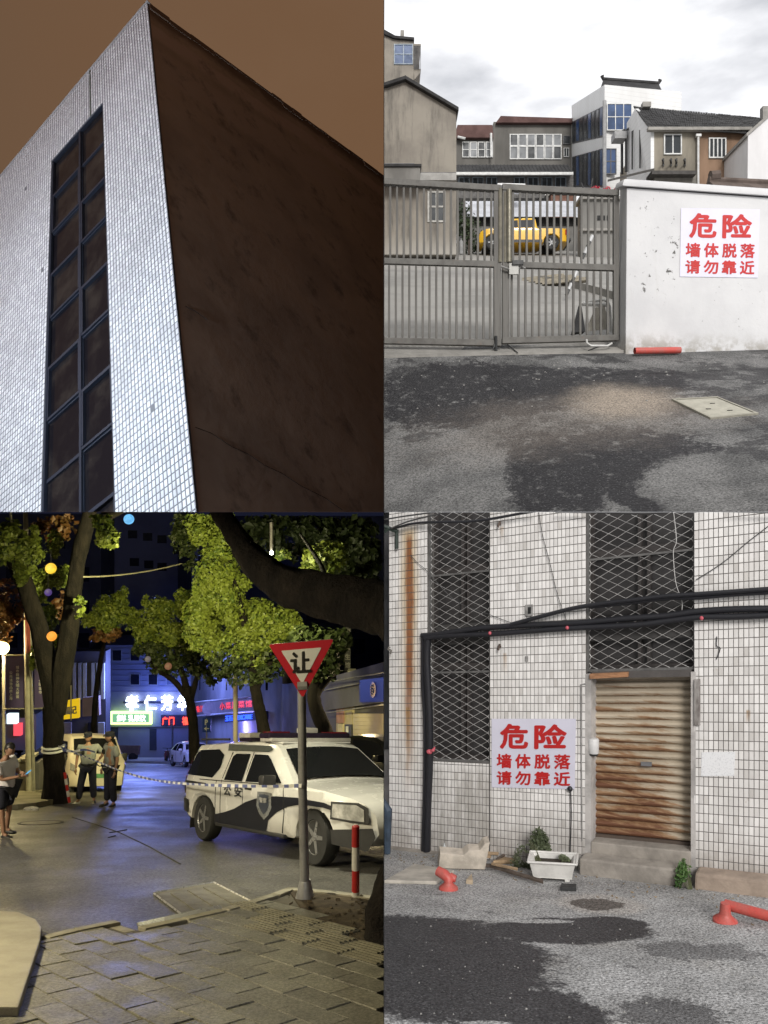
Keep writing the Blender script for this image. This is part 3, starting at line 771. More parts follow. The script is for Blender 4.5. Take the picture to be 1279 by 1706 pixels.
notice('white danger notice with red lettering pasted on the whitewashed wall', [wall_pt(1134, 347), wall_pt(1265, 349), wall_pt(1262, 463), wall_pt(1132, 461)])
# red pipe lying at the wall foot
rp = thing('red_pipe', 'short red plastic pipe lying along the foot of the whitewashed wall', 'pipe', G(1095, 590))
M_rplast = pm('red_plastic', (.50, .07, .055), .5, .35, 7, col2=(.37, .11, .09), bump=.15, fine=.3)
a, b = P(1057, 584.5, 15.45), P(1133, 583.5, 15.55); mb = MB(); d = (b - a).normalized()
mb.tube([a, b], .066, 16, cap=False); mb.tube([a, b], .052, 16, cap=False)
for q in (a, b):
    pass
mb.build('tube', M_rplast, rp, smooth=True)
mb = MB(); mb.tube([a + d * .04, a + d * .06], .051, 14); mb.tube([b - d * .06, b - d * .04], .051, 14); mb.build('hollow', pm('black_iron', (.02, .02, .02), .5), rp)

# ------------------------------------------------------------------ inside the yard
# bent tube barrier behind the right leaf
br = thing('tube_barrier', 'white bent tube barrier standing behind the right gate leaf', 'barrier', G(1000, 570))
mb = MB(); BD = 17.2
mb.tube([P(968, 552, BD), P(966, 515, BD), P(968, 506, BD), P(975, 503, BD), P(1005, 500, BD), P(1013, 503, BD), P(1016, 512, BD), P(1018, 552, BD)], .03, 8)
mb.tube([P(970, 506, BD), P(1012, 508, BD)], .05, 6); mb.build('frame', pm('barrier_white', (.62, .61, .58), .4, metal=.1), br, smooth=True)
mb = MB(); mb.prism([P(975, 552, BD - .05), P(1014, 548, BD - .05), P(1008, 510, BD - .05), P(992, 512, BD - .05)], (0, .03, 0)); mb.build('panel', pm('barrier_panel', (.45, .42, .36), .8, .4, 5), br)
wd = thing('black_wedge', 'black wedge shaped board leaning behind the gate bars', 'board', G(962, 560))
mb = MB(); mb.prism([P(955, 554, 16.9), P(975, 552, 16.9), P(968, 505, 17.1)], (0, .25, 0)); mb.build('board', pm('wedge_black', (.012, .012, .014), .6), wd)
bn = thing('bent_rail', 'silver bent foot rail sticking out below the gate', 'rail', G(1000, 588))
mb = MB(); mb.tube([P(977, 566, 15.8), P(978, 572, 15.75), P(984, 576, 15.7), P(1012, 576, 15.8), P(1019, 572, 15.9)], .022, 8); mb.build('tube', pm('barrier_white', (.62, .61, .58), .4, metal=.1), bn, smooth=True)
# striped barrier arm and a low kerb in the yard
bm_ = thing('barrier_arm', 'black and white striped barrier arm raised in the yard', 'barrier', G(960, 440))
mb = MB(); a, b = P(943, 492, 24), P(987, 392, 24)
for k in range(10): mb.tube([a.lerp(b, k / 10), a.lerp(b, (k + 1) / 10)], .05, 6, k % 2)
mb.build('arm', [pm('arm_black', (.03, .03, .03), .5), pm('arm_white', (.6, .6, .6), .5)], bm_)
mb = MB(); a_ = [G(900, 470), G(940, 476), G(1000, 492), G(1040, 505)]
for k in range(3):
    p, q = a_[k], a_[k + 1]; u = Vector((0, 0, .25)); w = Vector((.1, .35, 0)); mb.hexa([p, q, q + w, p + w], [p + u, q + u, q + u + w, p + u + w])
kind(mb.build('kerb', M_conc), 'structure')
# flat pallets behind the bars
mb = MB(); s_ = thing('lumber_pile', 'low pile of pale boards on the yard floor behind the gate', 'boards', G(925, 472))
for k in range(4):
    mb.box(G(905 + 12 * k, 468 + 3 * k) + Vector((0, 0, .1 + .02 * k)), (1.6, .35, .12), Matrix.Rotation(-.35, 3, 'Z'))
mb.build('boards', pm('pale_boards', (.36, .32, .25), .8, .4, 5), s_)

# shed with a corrugated roof behind the pickup
sh = thing('corrugated_shed', 'long low shed with a pale corrugated roof behind the yellow pickup', 'shed', G(880, 420))
mb = MB(); fbox(mb, 770, 362, 985, 428, 50, 3); mb.build('wall', pm('shed_wall', (.17, .165, .155), .9, .4, .5), sh)
mb = MB()
for k in range(70):
    x = 779 + k * 3.0; a, b = P(x, 361, 49.4), P(x + 1.5, 361, 49.4 - .05); c_ = P(x + 3, 361, 49.4)
    u = P(x * 1.0 - 6, 335, 53); v_ = P(x - 4.5, 335, 53 - .05); w = P(x - 3, 335, 53)
    mb.quad(a, b, v_, u); mb.quad(b, c_, w, v_)
ob = mb.build('roof', pm('pale_sheet', (.52, .53, .57), .5, .25, .8), sh)
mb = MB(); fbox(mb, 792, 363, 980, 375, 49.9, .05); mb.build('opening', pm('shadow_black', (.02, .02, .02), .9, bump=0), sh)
bw_ = thing('brick_lean_to', 'brown brick lean-to above the corrugated shed roof', 'outbuilding', P(940, 400, 56))
mb = MB(); fbox(mb, 918, 320, 960, 400, 56, 3); mb.build('wall', pm('red_brick', (.20, .10, .07), .9, .4, 2), bw_)
mb = MB(); fbox(mb, 914, 314, 964, 321, 55.8, 3.5); mb.build('roof', pm('dark_roof', (.05, .048, .045), .9), bw_)
gw = thing('yard_store', 'grey rendered store with small dark openings right of the pickup', 'outbuilding', G(1000, 430))
M_gren = pm('grey_render', (.23, .222, .205), .9, .45, .6, bump=.2, stretch=(1, 1, .35))
mb = MB(); fbox(mb, 968, 330, 1046, 440, 44, .8); mb.build('wall', M_gren, gw)
mb = MB(); fbox(mb, 966, 326, 1048, 331, 43.8, 1.2); fbox(mb, 966, 380, 1046, 384, 43.8, .3); mb.build('ledge', M_conc, gw)
mb = MB()
for x in (995, 1003, 1011): fbox(mb, x, 359, x + 5, 367, 43.97, .1)
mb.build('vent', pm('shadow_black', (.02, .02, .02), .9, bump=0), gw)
# hedge left of the pickup
hd = thing('hedge', 'dark green hedge between the gabled house and the pickup', 'hedge', G(782, 425))
lm = leafmat('hedge_leaf', (.035, .06, .022), (.06, .085, .03), .15)
leaves('foliage', [(P(783, 395, 47), (.95, .8, 1.2)), (P(772, 365, 48), (.7, .8, 1.2))], 1500, .11, lm, hd, seed=4)
mb = MB(); mb.tube([G(781, 425), P(781, 380, 47)], .06, 6); mb.build('trunk', pm('bark_plain', (.07, .055, .045), .9), hd)
for x, lb in ((751, 'pale upright jerrycan standing by the corner of the gabled house'), (768, 'grey upright canister beside the hedge')):
    mb = MB(); mb.lathe([(.12, 0), (.13, .05), (.13, .75), (.06, .85), (.06, .95)], 12, Matrix.Translation(G(x, 424)))
    tag(mb.build('canister', pm('canister_' + str(x), (.55, .55, .53) if x == 751 else (.3, .3, .3), .6)), lb, 'canister')
# lamp pole in the yard
lp = thing('white_pole', 'thin white pole standing behind the pickup', 'pole', G(911, 412)); mb = MB(); mb.tube([P(911, 386, 47.8), P(911, 322, 47.8)], .045, 6); mb.box(P(911, 324, 47.8), (.25, .12, .1)); mb.build('pole', pm('barrier_white', (.62, .61, .58), .4, metal=.1), lp)

# ------------------------------------------------------------------ houses beyond the gate
M_tile_roof = pm('dark_roof_tile', (.030, .029, .029), .85, .5, 1.2, bump=.4, bscale=8)
M_redroof = pm('red_brown_roof', (.11, .055, .048), .85, .4, .8)
M_glass = pm('window_dark', (.03, .035, .04), .3, .5, 1.5, bump=0, spec=.12); M_blue = pm('window_blue', (.028, .068, .17), .3, .5, .8, bump=0, spec=.12)
M_fr = pm('window_frame_white', (.6, .6, .58), .5, bump=0); M_frd = pm('window_frame_dark', (.06, .06, .065), .5, bump=0)
def window(par, x0, y0, x1, y1, D, nx=2, ny=1, glass=None, fr=None, w=1.5):
    glass = glass or M_glass; fr = fr or M_fr
    wd_ = w / F * D; k = D / F
    mb = MB(); 
    fbox(mb, x0, y0, x1, y0 + w, D - .06, .1); fbox(mb, x0, y1 - w, x1, y1, D - .06, .1)
    for i in range(nx + 1):
        x = x0 + w / 2 + (x1 - x0 - w) * i / nx; fbox(mb, x - w / 2, y0 + w, x + w / 2, y1 - w, D - .058, .1)
    for j in range(1, ny):
        y = y0 + (y1 - y0) * j / ny; fbox(mb, x0 + w, y - w / 2, x1 - w, y + w / 2, D - .054, .08)
    f = mb.build('window', fr, par)
    mb = MB(); fbox(mb, x0 + .3, y0 + .3, x1 - .3, y1 - .3, D - .02, .015); mb.build('pane', glass, f)
    return f
# gabled plaster house, left
t = NT('stained_plaster')
c = t.mix(t.step(t.noise(.5, 6, .6), .35, .68), (.27, .245, .205), (.19, .17, .145))
c = t.mix(t.step(t.noise(1.3, 7, .7, stretch=(1.2, 1.2, .16)), .46, .68, 0, .8), c, (.085, .078, .068))
c = t.mix(t.step(t.sep()[2], P(0, 385, 42).z, P(0, 425, 42).z, 0, .6), c, (.42, .40, .36))
M_plast = t.out(c, .9, bump=t.noise(6, 6), bstr=.15)
gh = thing('gabled_house', 'stained grey plaster house with a plain gable end beside the yard', 'house', P(700, 425, 42))
mb = MB(); fpoly(mb, [(632, 424), (760, 424), (760, 181), (675, 129), (632, 143)], 42, 7); mb.build('wall', M_plast, gh)
mb = MB()
for (x0, y0), (x1, y1) in (((630, 140), (676, 125)), ((674, 124.5), (764, 178))):
    a, b = P(x0, y0, 41.7), P(x1, y1, 41.7); u = Vector((0, 0, .2)); o = Vector((0, 7.4, 0)); mb.hexa([a - u, b - u, b - u + o, a - u + o], [a, b, b + o, a + o])
mb.build('roof', M_tile_roof, gh, bevel=.03)
window(gh, 712, 318, 742, 370, 42, 2, 2, M_glass, pm('frame_grey', (.40, .39, .36), .6, bump=0), 3)
mb = MB(); fbox(mb, 632, 287, 760, 289, 41.9, .1); fbox(mb, 640, 272, 690, 275, 41.7, .3); mb.build('ledge', M_frd, gh)
lw = thing('low_outbuilding', 'low grey rendered lean-to against the gabled house', 'outbuilding', P(670, 420, 41))
mb = MB(); fbox(mb, 632, 276, 700, 300, 41, .8); mb.build('wall', M_gren, lw)
mb = MB(); fbox(mb, 632, 273, 702, 277, 40.9, .95); mb.build('roof', M_tile_roof, lw)
mb = MB(); fbox(mb, 700, 288, 760, 300, 41.4, .5); mb.build('panel', pm('panel_grey', (.34, .33, .31), .8), lw)
# tower house behind it
tw_ = thing('balcony_house', 'taller plaster house with a blue window and railed balcony behind the gable', 'house', P(665, 130, 52))
mb = MB(); fpoly(mb, [(632, 140), (689, 140), (689, 63), (660, 60), (640, 52), (632, 50)], 52, 6); mb.build('wall', M_plast, tw_)
mb = MB(); fpoly(mb, [(632, 47), (640, 49), (658, 59), (690, 62), (690, 66), (656, 63), (632, 53)], 51.8, 6.4); mb.build('roof', M_tile_roof, tw_)
mb = MB(); fbox(mb, 667, 50, 673, 62, 53, .5); mb.build('chimney', M_conc, tw_)
window(tw_, 656, 73, 688, 107, 52, 2, 2, M_blue, pm('frame_bluegrey', (.2, .25, .3), .5, bump=0), 1.5)
mb = MB(); fpoly(mb, [(689, 115), (701, 115), (699, 122), (690, 133)], 52, 5); fbox(mb, 689, 73, 701, 76, 52, 5); mb.build('balcony_slab', M_plast, tw_)
for k in range(6):
    mb = MB(); x = 690 + k * 2; fbox(mb, x, 76, x + .8, 115, 51.9, .05); mb.build('baluster', M_frd, tw_)
# long low building with the glazed upper floor
lb = thing('glazed_building', 'long flat roofed building with a glazed upper floor at the back of the yard', 'building', P(880, 310, 66))
M_old = pm('old_wall', (.15, .142, .128), .9, .4, .4, stretch=(1, 1, .3))
mb = MB(); fbox(mb, 822, 203, 958, 330, 66, 8); mb.build('wall', M_old, lb)
mb = MB(); fpoly(mb, [(826, 204), (958, 204), (958, 197), (834, 193)], 65.6, 9); mb.build('roof', M_redroof, lb)
for i in range(6):
    for j in range(2):
        x0 = 849 + i * 14.5; window(lb, x0, 223 + j * 20, x0 + 14, 243 + j * 22, 65.95, 1, 1, pm('window_pale', (.17, .18, .19), .3, .6, .5, bump=0, spec=.12) if (i + j) % 3 else M_glass, M_fr, 1.4)
window(lb, 938, 226, 950, 240, 65.95, 1, 1, M_glass, M_frd, 1); window(lb, 939, 246, 948, 261, 65.95, 2, 1, M_glass, M_fr, 1)
l2 = thing('red_roof_annex', 'lower annex with a flat red brown roof and a strip of windows', 'building', P(790, 310, 64))
mb = MB(); fbox(mb, 758, 226, 824, 330, 64, 8); mb.build('wall', M_old, l2)
mb = MB(); fpoly(mb, [(756, 229), (822, 229), (820, 208), (762, 208)], 63.6, 3); mb.build('roof', M_redroof, l2)
for i in range(4): window(l2, 770 + i * 13, 236, 782 + i * 13, 262, 63.95, 1, 2, pm('window_pale', (.17, .18, .19), .3, .6, .5, bump=0, spec=.12) if i % 2 else M_glass, M_fr, 1.2)
for q_ in ([P(818, 222, 63.5), P(818, 262, 63.5)], [P(762, 228, 63.5), P(775, 231, 63.5)]):
    mb = MB(); mb.tube(q_, .1, 6); mb.build('pipe', M_fr, l2)
# street row in front: dark tiled eaves over shop windows
er = thing('tiled_eaves_row', 'single storey row with a dark tiled roof over shop windows', 'building', P(850, 320, 58))
mb = MB(); fbox(mb, 758, 290, 955, 330, 58, 5); mb.build('wall', pm('row_wall', (.15, .145, .14), .9, .4), er)
mb = MB()
for k in range(66):
    x = 757 + k * 3; a, b = P(x, 289, 57.2), P(x + 2.6, 289, 57.2); o, u = Vector((0, 1.6, 1.28)), Vector((0, 0, .06 + .03 * (k % 2))); mb.hexa([a, b, b + o, a + o], [a + u, b + u, b + o + u, a + o + u])
kind(mb.build('roof_tile', M_tile_roof, er), 'stuff')
mb = MB(); fbox(mb, 758, 286.5, 955, 291, 57.0, .2); mb.build('fascia', M_fr, er)
for i in range(8):
    if i == 3: continue
    window(er, 764 + i * 23, 295, 782 + i * 23, 312, 57.95, 2, 1, M_glass, pm('frame_bluegrey', (.2, .25, .3), .5, bump=0), 1)
mb = MB(); a, b = P(829, 308, 50), P(875, 309, 50); mb.hexa([a, b, b + Vector((0, 2, .25)), a + Vector((0, 2, .25))], [a + Vector((0, 0, .12)), b + Vector((0, 0, .12)), b + Vector((0, 2, .4)), a + Vector((0, 2, .4))])
tag(mb.build('white_canopy', pm('canopy_white', (.8, .8, .8), .5, bump=0)), 'flat white canopy showing just above the gate post', 'canopy')
# white tiled office block
wb = thing('white_office', 'white tiled office block with blue windows and a small dark pagoda roof', 'building', P(1040, 320, 54))
M_wt = None
t = NT('white_tile_far'); tx = t.sep(); ln = t.math('FRACT', t.math('MULTIPLY', tx[2], 3.2)); c = t.mix(t.step(ln, .06, .10, .5, 0), (.66, .66, .65), (.40, .40, .40)); c = t.mix(t.step(t.noise(.6, 5, .6, stretch=(1, 1, .3)), .45, .75, 0, .35), c, (.42, .40, .37)); M_wt = t.out(c, .45)
fo = [P(952, 325, 66), P(1007, 325, 54), P(1135, 325, 55.5), P(1120, 325, 68)]
tt = [P(952, 176, 66), P(1007, 141, 54), P(1135, 153, 55.5), P(1120, 175, 68)]
mb = MB(); mb.hexa(fo, tt); mb.build('wall', M_wt, wb)
def lq(u0, u1, y0, y1, f0=(952, 66), f1=(1007, 54), lo=None):
    # a strip on the receding left face: u from the far corner to the near corner; y rows given at far and near ends
    def pt(u, y): 
        w0, w1 = 1 / f0[1], 1 / f1[1]; s_ = u; D = 1 / (w0 + (w1 - w0) * s_); return P(f0[0] + (f1[0] - f0[0]) * s_, y, D)
    return pt
pt = lq(0, 1, 0, 0); nrm = Vector((-.75, -.66, 0)).normalized()
def strip(u0, u1, ya, yb, mat, nm, par, lift, ya1=None, yb1=None):
    ya1 = ya if ya1 is None else ya1; yb1 = yb if yb1 is None else yb1
    f = lambda a, b, u: a + (b - a) * u
    q = [pt(u0, f(yb, yb1, u0)), pt(u1, f(yb, yb1, u1)), pt(u1, f(ya, ya1, u1)), pt(u0, f(ya, ya1, u0))]
    mb = MB(); mb.hexa([q[0], q[1], q[1] + nrm * lift, q[0] + nrm * lift], [q[3], q[2], q[2] + nrm * lift, q[3] + nrm * lift]); return mb.build(nm, mat, par)
for (ya, yb, ya1, yb1) in ((204, 240, 176, 228), (262, 312, 247, 312)):
    for k in range(8):
        u0 = .02 + .12 * k
        wnd = strip(u0 + .004, u0 + .112, ya, yb, M_frd, 'window', wb, .05, ya1, yb1)
        strip(u0 + .02, u0 + .096, ya + 2, yb - 3, M_blue if k % 3 == 1 else M_glass, 'pane', wnd, .09, ya1 + 2, yb1 - 3)
D5 = 54.2
window(wb, 1011, 172, 1053, 217, 53.9, 3, 2, M_blue, M_fr, 1.3); window(wb, 1008, 247, 1027, 290, 53.9, 2, 2, M_blue, M_frd, 1.5)
mb = MB(); mb.tube([P(1007, 168, 53.8), P(1007, 318, 53.8)], .13, 8); mb.build('downpipe', pm('pipe_grey', (.3, .3, .3), .6), wb)
mb = MB(); a, b, c_, d = P(999, 150, 57), P(1102, 150, 57), P(1102, 150, 62), P(999, 150, 62); e0, e1 = P(1005, 132, 58.6), P(1097, 139, 58.6)
mb.add([a, b, c_, d, e0, e1], [(0, 1, 5, 4), (1, 2, 5), (2, 3, 4, 5), (3, 0, 4), (3, 2, 1, 0)]); mb.tube([e0 + Vector((-.1, 0, .25)), e0, e1, e1 + Vector((.1, 0, .25))], .16, 6); mb.build('roof', M_tile_roof, wb)
# beige house with the dark tiled roof
bh = thing('beige_house', 'two tone beige and brown house with a black tiled roof and white side gable', 'house', P(1160, 310, 46))
M_beige = pm('beige_render', (.27, .24, .19), .9, .45, .8, stretch=(1, 1, .3)); M_brn = pm('brown_render', (.24, .15, .095), .9, .45, .8, stretch=(1, 1, .3))
mb = MB(); fbox(mb, 1084, 214, 1161, 320, 46, 6); mb.build('wall', M_beige, bh); mb = MB(); fbox(mb, 1161, 218, 1250, 320, 46.003, 6); mb.build('wall', M_brn, bh)
mb = MB(); q = [P(1044, 320, 50), P(1083.9, 320, 45.99), P(1083.9, 210, 45.99), P(1058, 181, 48), P(1044, 205, 50)]
n_ = (q[1] - q[0]).cross(q[3] - q[0]).normalized(); mb.prism(q, n_ * (.2 if n_.x > 0 else -.2)); mb.build('gable_wall', M_wt, bh)
rows_ = 9; mb = MB()
for j in range(rows_):
    for k in range(52):
        u0, u1 = k / 52, (k + .86) / 52; v0, v1 = j / rows_, (j + 1.15) / rows_
        f = lambda u, v: P(1080, 212, 45.6).lerp(P(1253, 223, 45.6), u).lerp(P(1055, 178, 48.4).lerp(P(1278, 198, 48.4), u), v)
        if v1 > 1: v1 = 1
        lift = Vector((0, 0, .05 + random.random() * .06)); a, b, c_, d = f(u0, v0), f(u1, v0), f(u1, v1), f(u0, v1); mb.hexa([a, b, c_, d], [a + lift, b + lift, c_ + lift * .6, d + lift * .6])
kind(mb.build('roof_tile', M_tile_roof, bh, fix=False), 'stuff')
mb = MB(); mb.quad(P(1080, 213, 45.7), P(1253, 224, 45.7), P(1278, 199, 48.5), P(1055, 179, 48.5)); fbox(mb, 1080, 211, 1253, 216, 45.55, .3); mb.build('roof', M_conc, bh)
for q_, z_ in ((P(1076, 176, 48), .3), (P(1275, 190, 48), .8)):
    mb = MB(); mb.box(q_, (.5, .4, z_)); mb.build('chimney', M_conc, bh)
window(bh, 1106, 223, 1136, 257, 45.97, 2, 1, M_glass, M_fr, 2); window(bh, 1181, 229, 1210, 263, 45.97, 4, 1, M_glass, M_fr, 2)
mb = MB(); mb.tube([P(1163, 224, 45.8), P(1163, 310, 45.8)], .07, 8); mb.box(P(1163, 226, 45.8), (.3, .2, .14)); mb.build('drainpipe', M_fr, bh)
for x in (1105, 1118, 1127, 1141):
    mb = MB(); mb.tube([P(x, 264, 45.9), P(x, 277, 45.9)], .05, 5); mb.tube([P(x, 272, 45.9), P(x - 2, 266, 45.4)], .04, 5); mb.build('bracket', pm('black_iron', (.02, .02, .02), .5), bh)
mb = MB(); mb.hexa([P(1012, 303, 44), P(1090, 284, 45.5), P(1090, 284, 46), P(1012, 303, 46)], [P(1012, 299, 44), P(1090, 280, 45.5), P(1090, 280, 46), P(1012, 299, 46)]); fbox(mb, 1086, 284, 1160, 290, 45, 1); mb.build('canopy', pm('canopy_dark', (.06, .055, .05), .8), bh)
mb = MB(); fbox(mb, 1090, 290, 1160, 318, 45.5, .45); mb.build('shadow_bay', pm('bay_grey', (.16, .15, .13), .9), bh)
for x, y0, y1 in ((1036, 216, 290), (1043, 214, 286), (1053, 216, 282), (1066, 214, 280)):
    D = 50 - (x - 1044) / 40 * 4 - .4; mb = MB(); mb.tube([P(x, y1, D), P(x, y0 + 3, D), P(x + 5, y0, D)], .09 if x < 1050 else .05, 6)
    mb.build('pipe', pm('black_iron', (.02, .02, .02), .5), bh)
mb = MB(); fbox(mb, 1024, 218, 1044, 230, 49.5, .8); mb.build('meter_box', pm('pipe_grey', (.3, .3, .3), .6), bh)
# white gable at the right edge
wg = thing('white_gable_house', 'pale whitewashed gable at the right end of the row', 'house', P(1265, 310, 43))
mb = MB(); fpoly(mb, [(1245, 320), (1300, 320), (1300, 180), (1279, 196), (1246, 226)], 43, 4); mb.build('wall', pm('pale_wash', (.66, .645, .64), .85, .15, .8, stretch=(1, 1, .3)), wg)
mb = MB(); a, b = P(1244, 227, 42.9), P(1302, 176, 42.9); u = Vector((0, 0, .18)); o = Vector((0, 4.2, 0)); mb.hexa([a, b, b + o, a + o], [a + u, b + u, b + o + u, a + o + u]); mb.build('roof', M_conc, wg)
mb = MB(); fbox(mb, 1234, 240, 1244.8, 320, 44, 2); mb.build('side_wall', pm('pale_wash', (.66, .645, .64), .85), wg)
# ridge tiles peeping over the wall
rt = thing('ridge_roof', 'weathered brown ridge roof just showing over the white wall', 'roof', P(1230, 306, 22))
mb = MB(); a, b = P(1180, 300, 22), P(1300, 306, 22); mb.tube([a, b], .1, 8); mb.tube([a + Vector((.05, 0, .1)), a + Vector((.3, 0, .12))], .16, 8); mb.hexa([a + Vector((0, -.6, -.5)), b + Vector((0, -.6, -.5)), b + Vector((0, .6, -.5)), a + Vector((0, .6, -.5))], [a, b, b + Vector((0, .1, 0)), a + Vector((0, .1, 0))]); mb.build('ridge', pm('ridge_brown', (.12, .09, .075), .9, .4, 3), rt)
# red bunting behind the gate rail
fl = thing('red_flowers', 'red flowers showing over the gate rail beside the white wall', 'flowers', P(1000, 318, 18))
leaves('petals', [(P(991, 315, 18), (.12, .1, .06)), (P(1009, 315, 18), (.12, .1, .05)), (P(1025, 316, 18), (.05, .1, .04))], 160, .035, leafmat('petal_red', (.55, .02, .05), (.6, .05, .08), .1), fl)
mb = MB(); mb.tube([P(985, 317, 18), P(1030, 318, 18)], .012, 5); mb.tube([P(968, 305, 18.4), P(975, 320, 18.4)], .02, 5); mb.tube([P(987, 297, 18.4), P(983, 320, 18.4)], .015, 5); mb.build('stem', pm('black_iron', (.02, .02, .02), .5), fl)
mb = MB(); mb.tube([P(632, 306, 20), P(1030, 318, 20)], .02, 5)
# the yellow pickup in the yard
ZONE[0] = 'TR'
yp = thing('pickup_truck', 'yellow pickup truck with black wheels parked across the yard behind the gate', 'pickup', G(870, 424))
YD = 46.0
Mp = car_matrix(P(869.5, 424, YD), (-1, 0, 0), (0, 0, 1)) @ Matrix.Diagonal((1.02, 1.0, 1.0, 1))
out = [(-2.5, .5), (-2.55, .6), (-2.55, 1.18), (-2.48, 1.22), (-.72, 1.22), (-.70, 1.32), (-.62, 1.80), (-.5, 1.86), (.55, 1.84), (.75, 1.76), (1.3, 1.28), (2.25, 1.18), (2.5, 1.05), (2.56, .8), (2.56, .5), (2.5, .42)] + arch(1.88 - .05, .42, .47) + [(1.3, .40), (-1.05, .40)] + arch(-1.53, .42, .47)
c = Car(yp, Mp, out, 1.85, 1.22, .30, 5.1)
c.body(paint('yellow_paint', (.74, .42, .02)))
c.patch('side_window', [(-.5, 1.26), (.3, 1.26), (.3, 1.74), (-.45, 1.76)], M_carglass); c.patch('side_window', [(.38, 1.26), (1.16, 1.27), (.72, 1.70), (.38, 1.74)], M_carglass)
c.across('windscreen', (1.25, 1.32), (.8, 1.72), M_carglass); c.seam([(.34, 1.25), (.34, .5)], M_seamc); c.seam([(-.55, 1.25), (-.5, .5)], M_seamc); c.seam([(1.25, 1.25), (1.25, .55)], M_seamc)
c.patch('sill_trim', [(-1.0, .40), (1.25, .40), (1.25, .56), (-1.0, .56)], M_blackp, .02)
c.wheels((1.83, -1.53), .42, 1.84, M_tyre, pm('rim_dark', (.16, .16, .16), .4, metal=.5), .26)
for sd in (1, -1):
    c.patch('tail_light', [(-2.48, .85), (-2.3, .85), (-2.3, 1.15), (-2.48, 1.15)], pm('tail_red', (.45, .02, .03), .2, bump=0), .012, (sd,)); c.bx('mirror', (1.05, sd * 1.02, 1.32), (.14, .22, .2), M_blackp, .03)
    c.bx('roof_marker', (-.2 + .0, sd * .55, 1.9), (.6, .08, .05), pm('marker_yellow', (.6, .5, .05), .4), .01)
c.bx('bed_floor', (-1.6, 0, 1.2), (1.6, 1.4, .06), M_blackp, .01); c.bx('bumper', (-2.58, 0, .6), (.12, 1.7, .18), M_blackp, .03)
# ================================================================== lower right: the tiled facade with the rusty shutter, by day
ZONE[0] = 'BR'
W0 = P(960, 1200, 8.7)
WU = Vector((1990, -1300, 317)).normalized(); WZ = Vector((0, 0, 1))
WN = WU.cross(WZ).normalized(); WN = WN if WN.y < 0 else -WN
def fd(px, py, o=0.): return on_plane(px, py, W0, WN) + WN * o
def fs(px, py):
    d = fd(px, py) - W0; h = Vector((WU.x, WU.y, 0)); s_ = Vector((d.x, d.y, 0)).dot(h) / h.dot(h)
    return s_, d.z - s_ * WU.z
def fw(s, h, o=0.): return W0 + WU * s + WZ * h + WN * o
GC, GK = -1.868, .2438
def g2(px, py, lift=0.): D = 1300 * -GC / (py - CY - 1300 * GK); return P(px, py, D) + Vector((0, 0, lift))
def slab(mb, px0, py0, px1, py1, o0, o1, mi=0):      # block on the facade, given by its picture corners (edges follow the courses)
    s0, s1 = fs(px0, (py0 + py1) / 2)[0], fs(px1, (py0 + py1) / 2)[0]; xm = (px0 + px1) / 2
    h0, h1 = fs(xm, py1)[1], fs(xm, py0)[1]
    sl(mb, s0, s1, h0, h1, o0, o1, mi)
def sl(mb, s0, s1, h0, h1, o0, o1, mi=0):
    mb.hexa([fw(s0, h0, o1), fw(s1, h0, o1), fw(s1, h0, o0), fw(s0, h0, o0)], [fw(s0, h1, o1), fw(s1, h1, o1), fw(s1, h1, o0), fw(s0, h1, o0)], mi)
S = lambda px, py=1200: fs(px, py)[0]
Hh = lambda px, py: fs(px, py)[1]
sL, sR = S(648), S(1300); hT = 6.0; hB = Hh(700, 1418)
print('BR', sL, sR, hB, Hh(1160, 1470), fd(640, 853), fd(1279, 853))
w1 = (S(712), S(816), Hh(765, 1270), hT)         # opening of the left window
w2 = (S(976), S(1158), Hh(1068, 1118), hT)       # opening of the window over the door
dr = (S(976), S(1156), hB, w2[2])                # doorway
fac = thing('tiled_facade', 'white strip tiled facade with rust streaks, caged windows and a rusty roller door', 'building', fw(S(960), hB))
t = NT('facade_grout'); c = t.mix(t.step(t.noise(3, 5), .35, .7), (.15, .14, .13), (.085, .078, .072)); M_grout = t.out(c, .9)
mb = MB(); TH = .28
for (s0, s1, h0, h1) in ((sL, w1[0], hB - .3, hT), (w1[0], w1[1], hB - .3, w1[2]), (w1[1], w2[0], hB - .3, hT), (w2[1], sR, hB - .3, hT)):
    sl(mb, s0, s1, h0, h1, -TH, 0)
mb.build('wall', M_grout, fac)
# tiles
t = NT('strip_tile')
isl = t.island(); c = t.mix(isl, (.84, .815, .795), (.70, .675, .655)); c = t.mix(t.step(isl, .93, .97, 0, .6), c, (.55, .52, .49))
c = t.mix(t.step(t.noise(1.1, 6, .65), .42, .72, 0, .5), c, (.56, .53, .50))
sd = t.vmath('DOT_PRODUCT', t.vmath('SUBTRACT', t.co, tuple(W0)), tuple(Vector((WU.x, WU.y, 0)) / (WU.x ** 2 + WU.y ** 2)))
hz = t.math('SUBTRACT', t.sep()[2], t.math('ADD', W0.z, t.math('MULTIPLY', sd, WU.z)))
wob = t.math('MULTIPLY', t.math('SUBTRACT', t.noise(5, 5, .6, stretch=(1, 1, .25)), .5), .12)
sw = t.math('ADD', sd, wob)
def band(s_, w_, soft): return t.step(t.math('ABSOLUTE', t.math('SUBTRACT', sw, s_)), w_ + soft, w_)
rs = S(682, 1000)
rust = t.math('MULTIPLY', band(rs, .028, .05), t.math('MULTIPLY', t.step(hz, Hh(682, 1350), Hh(682, 1100)), t.step(hz, Hh(682, 880), Hh(682, 905))))
halo = t.math('MULTIPLY', band(rs, .03, .16), t.math('MULTIPLY', t.step(hz, Hh(682, 1380), Hh(682, 950)), t.step(hz, Hh(682, 870), Hh(682, 890))))
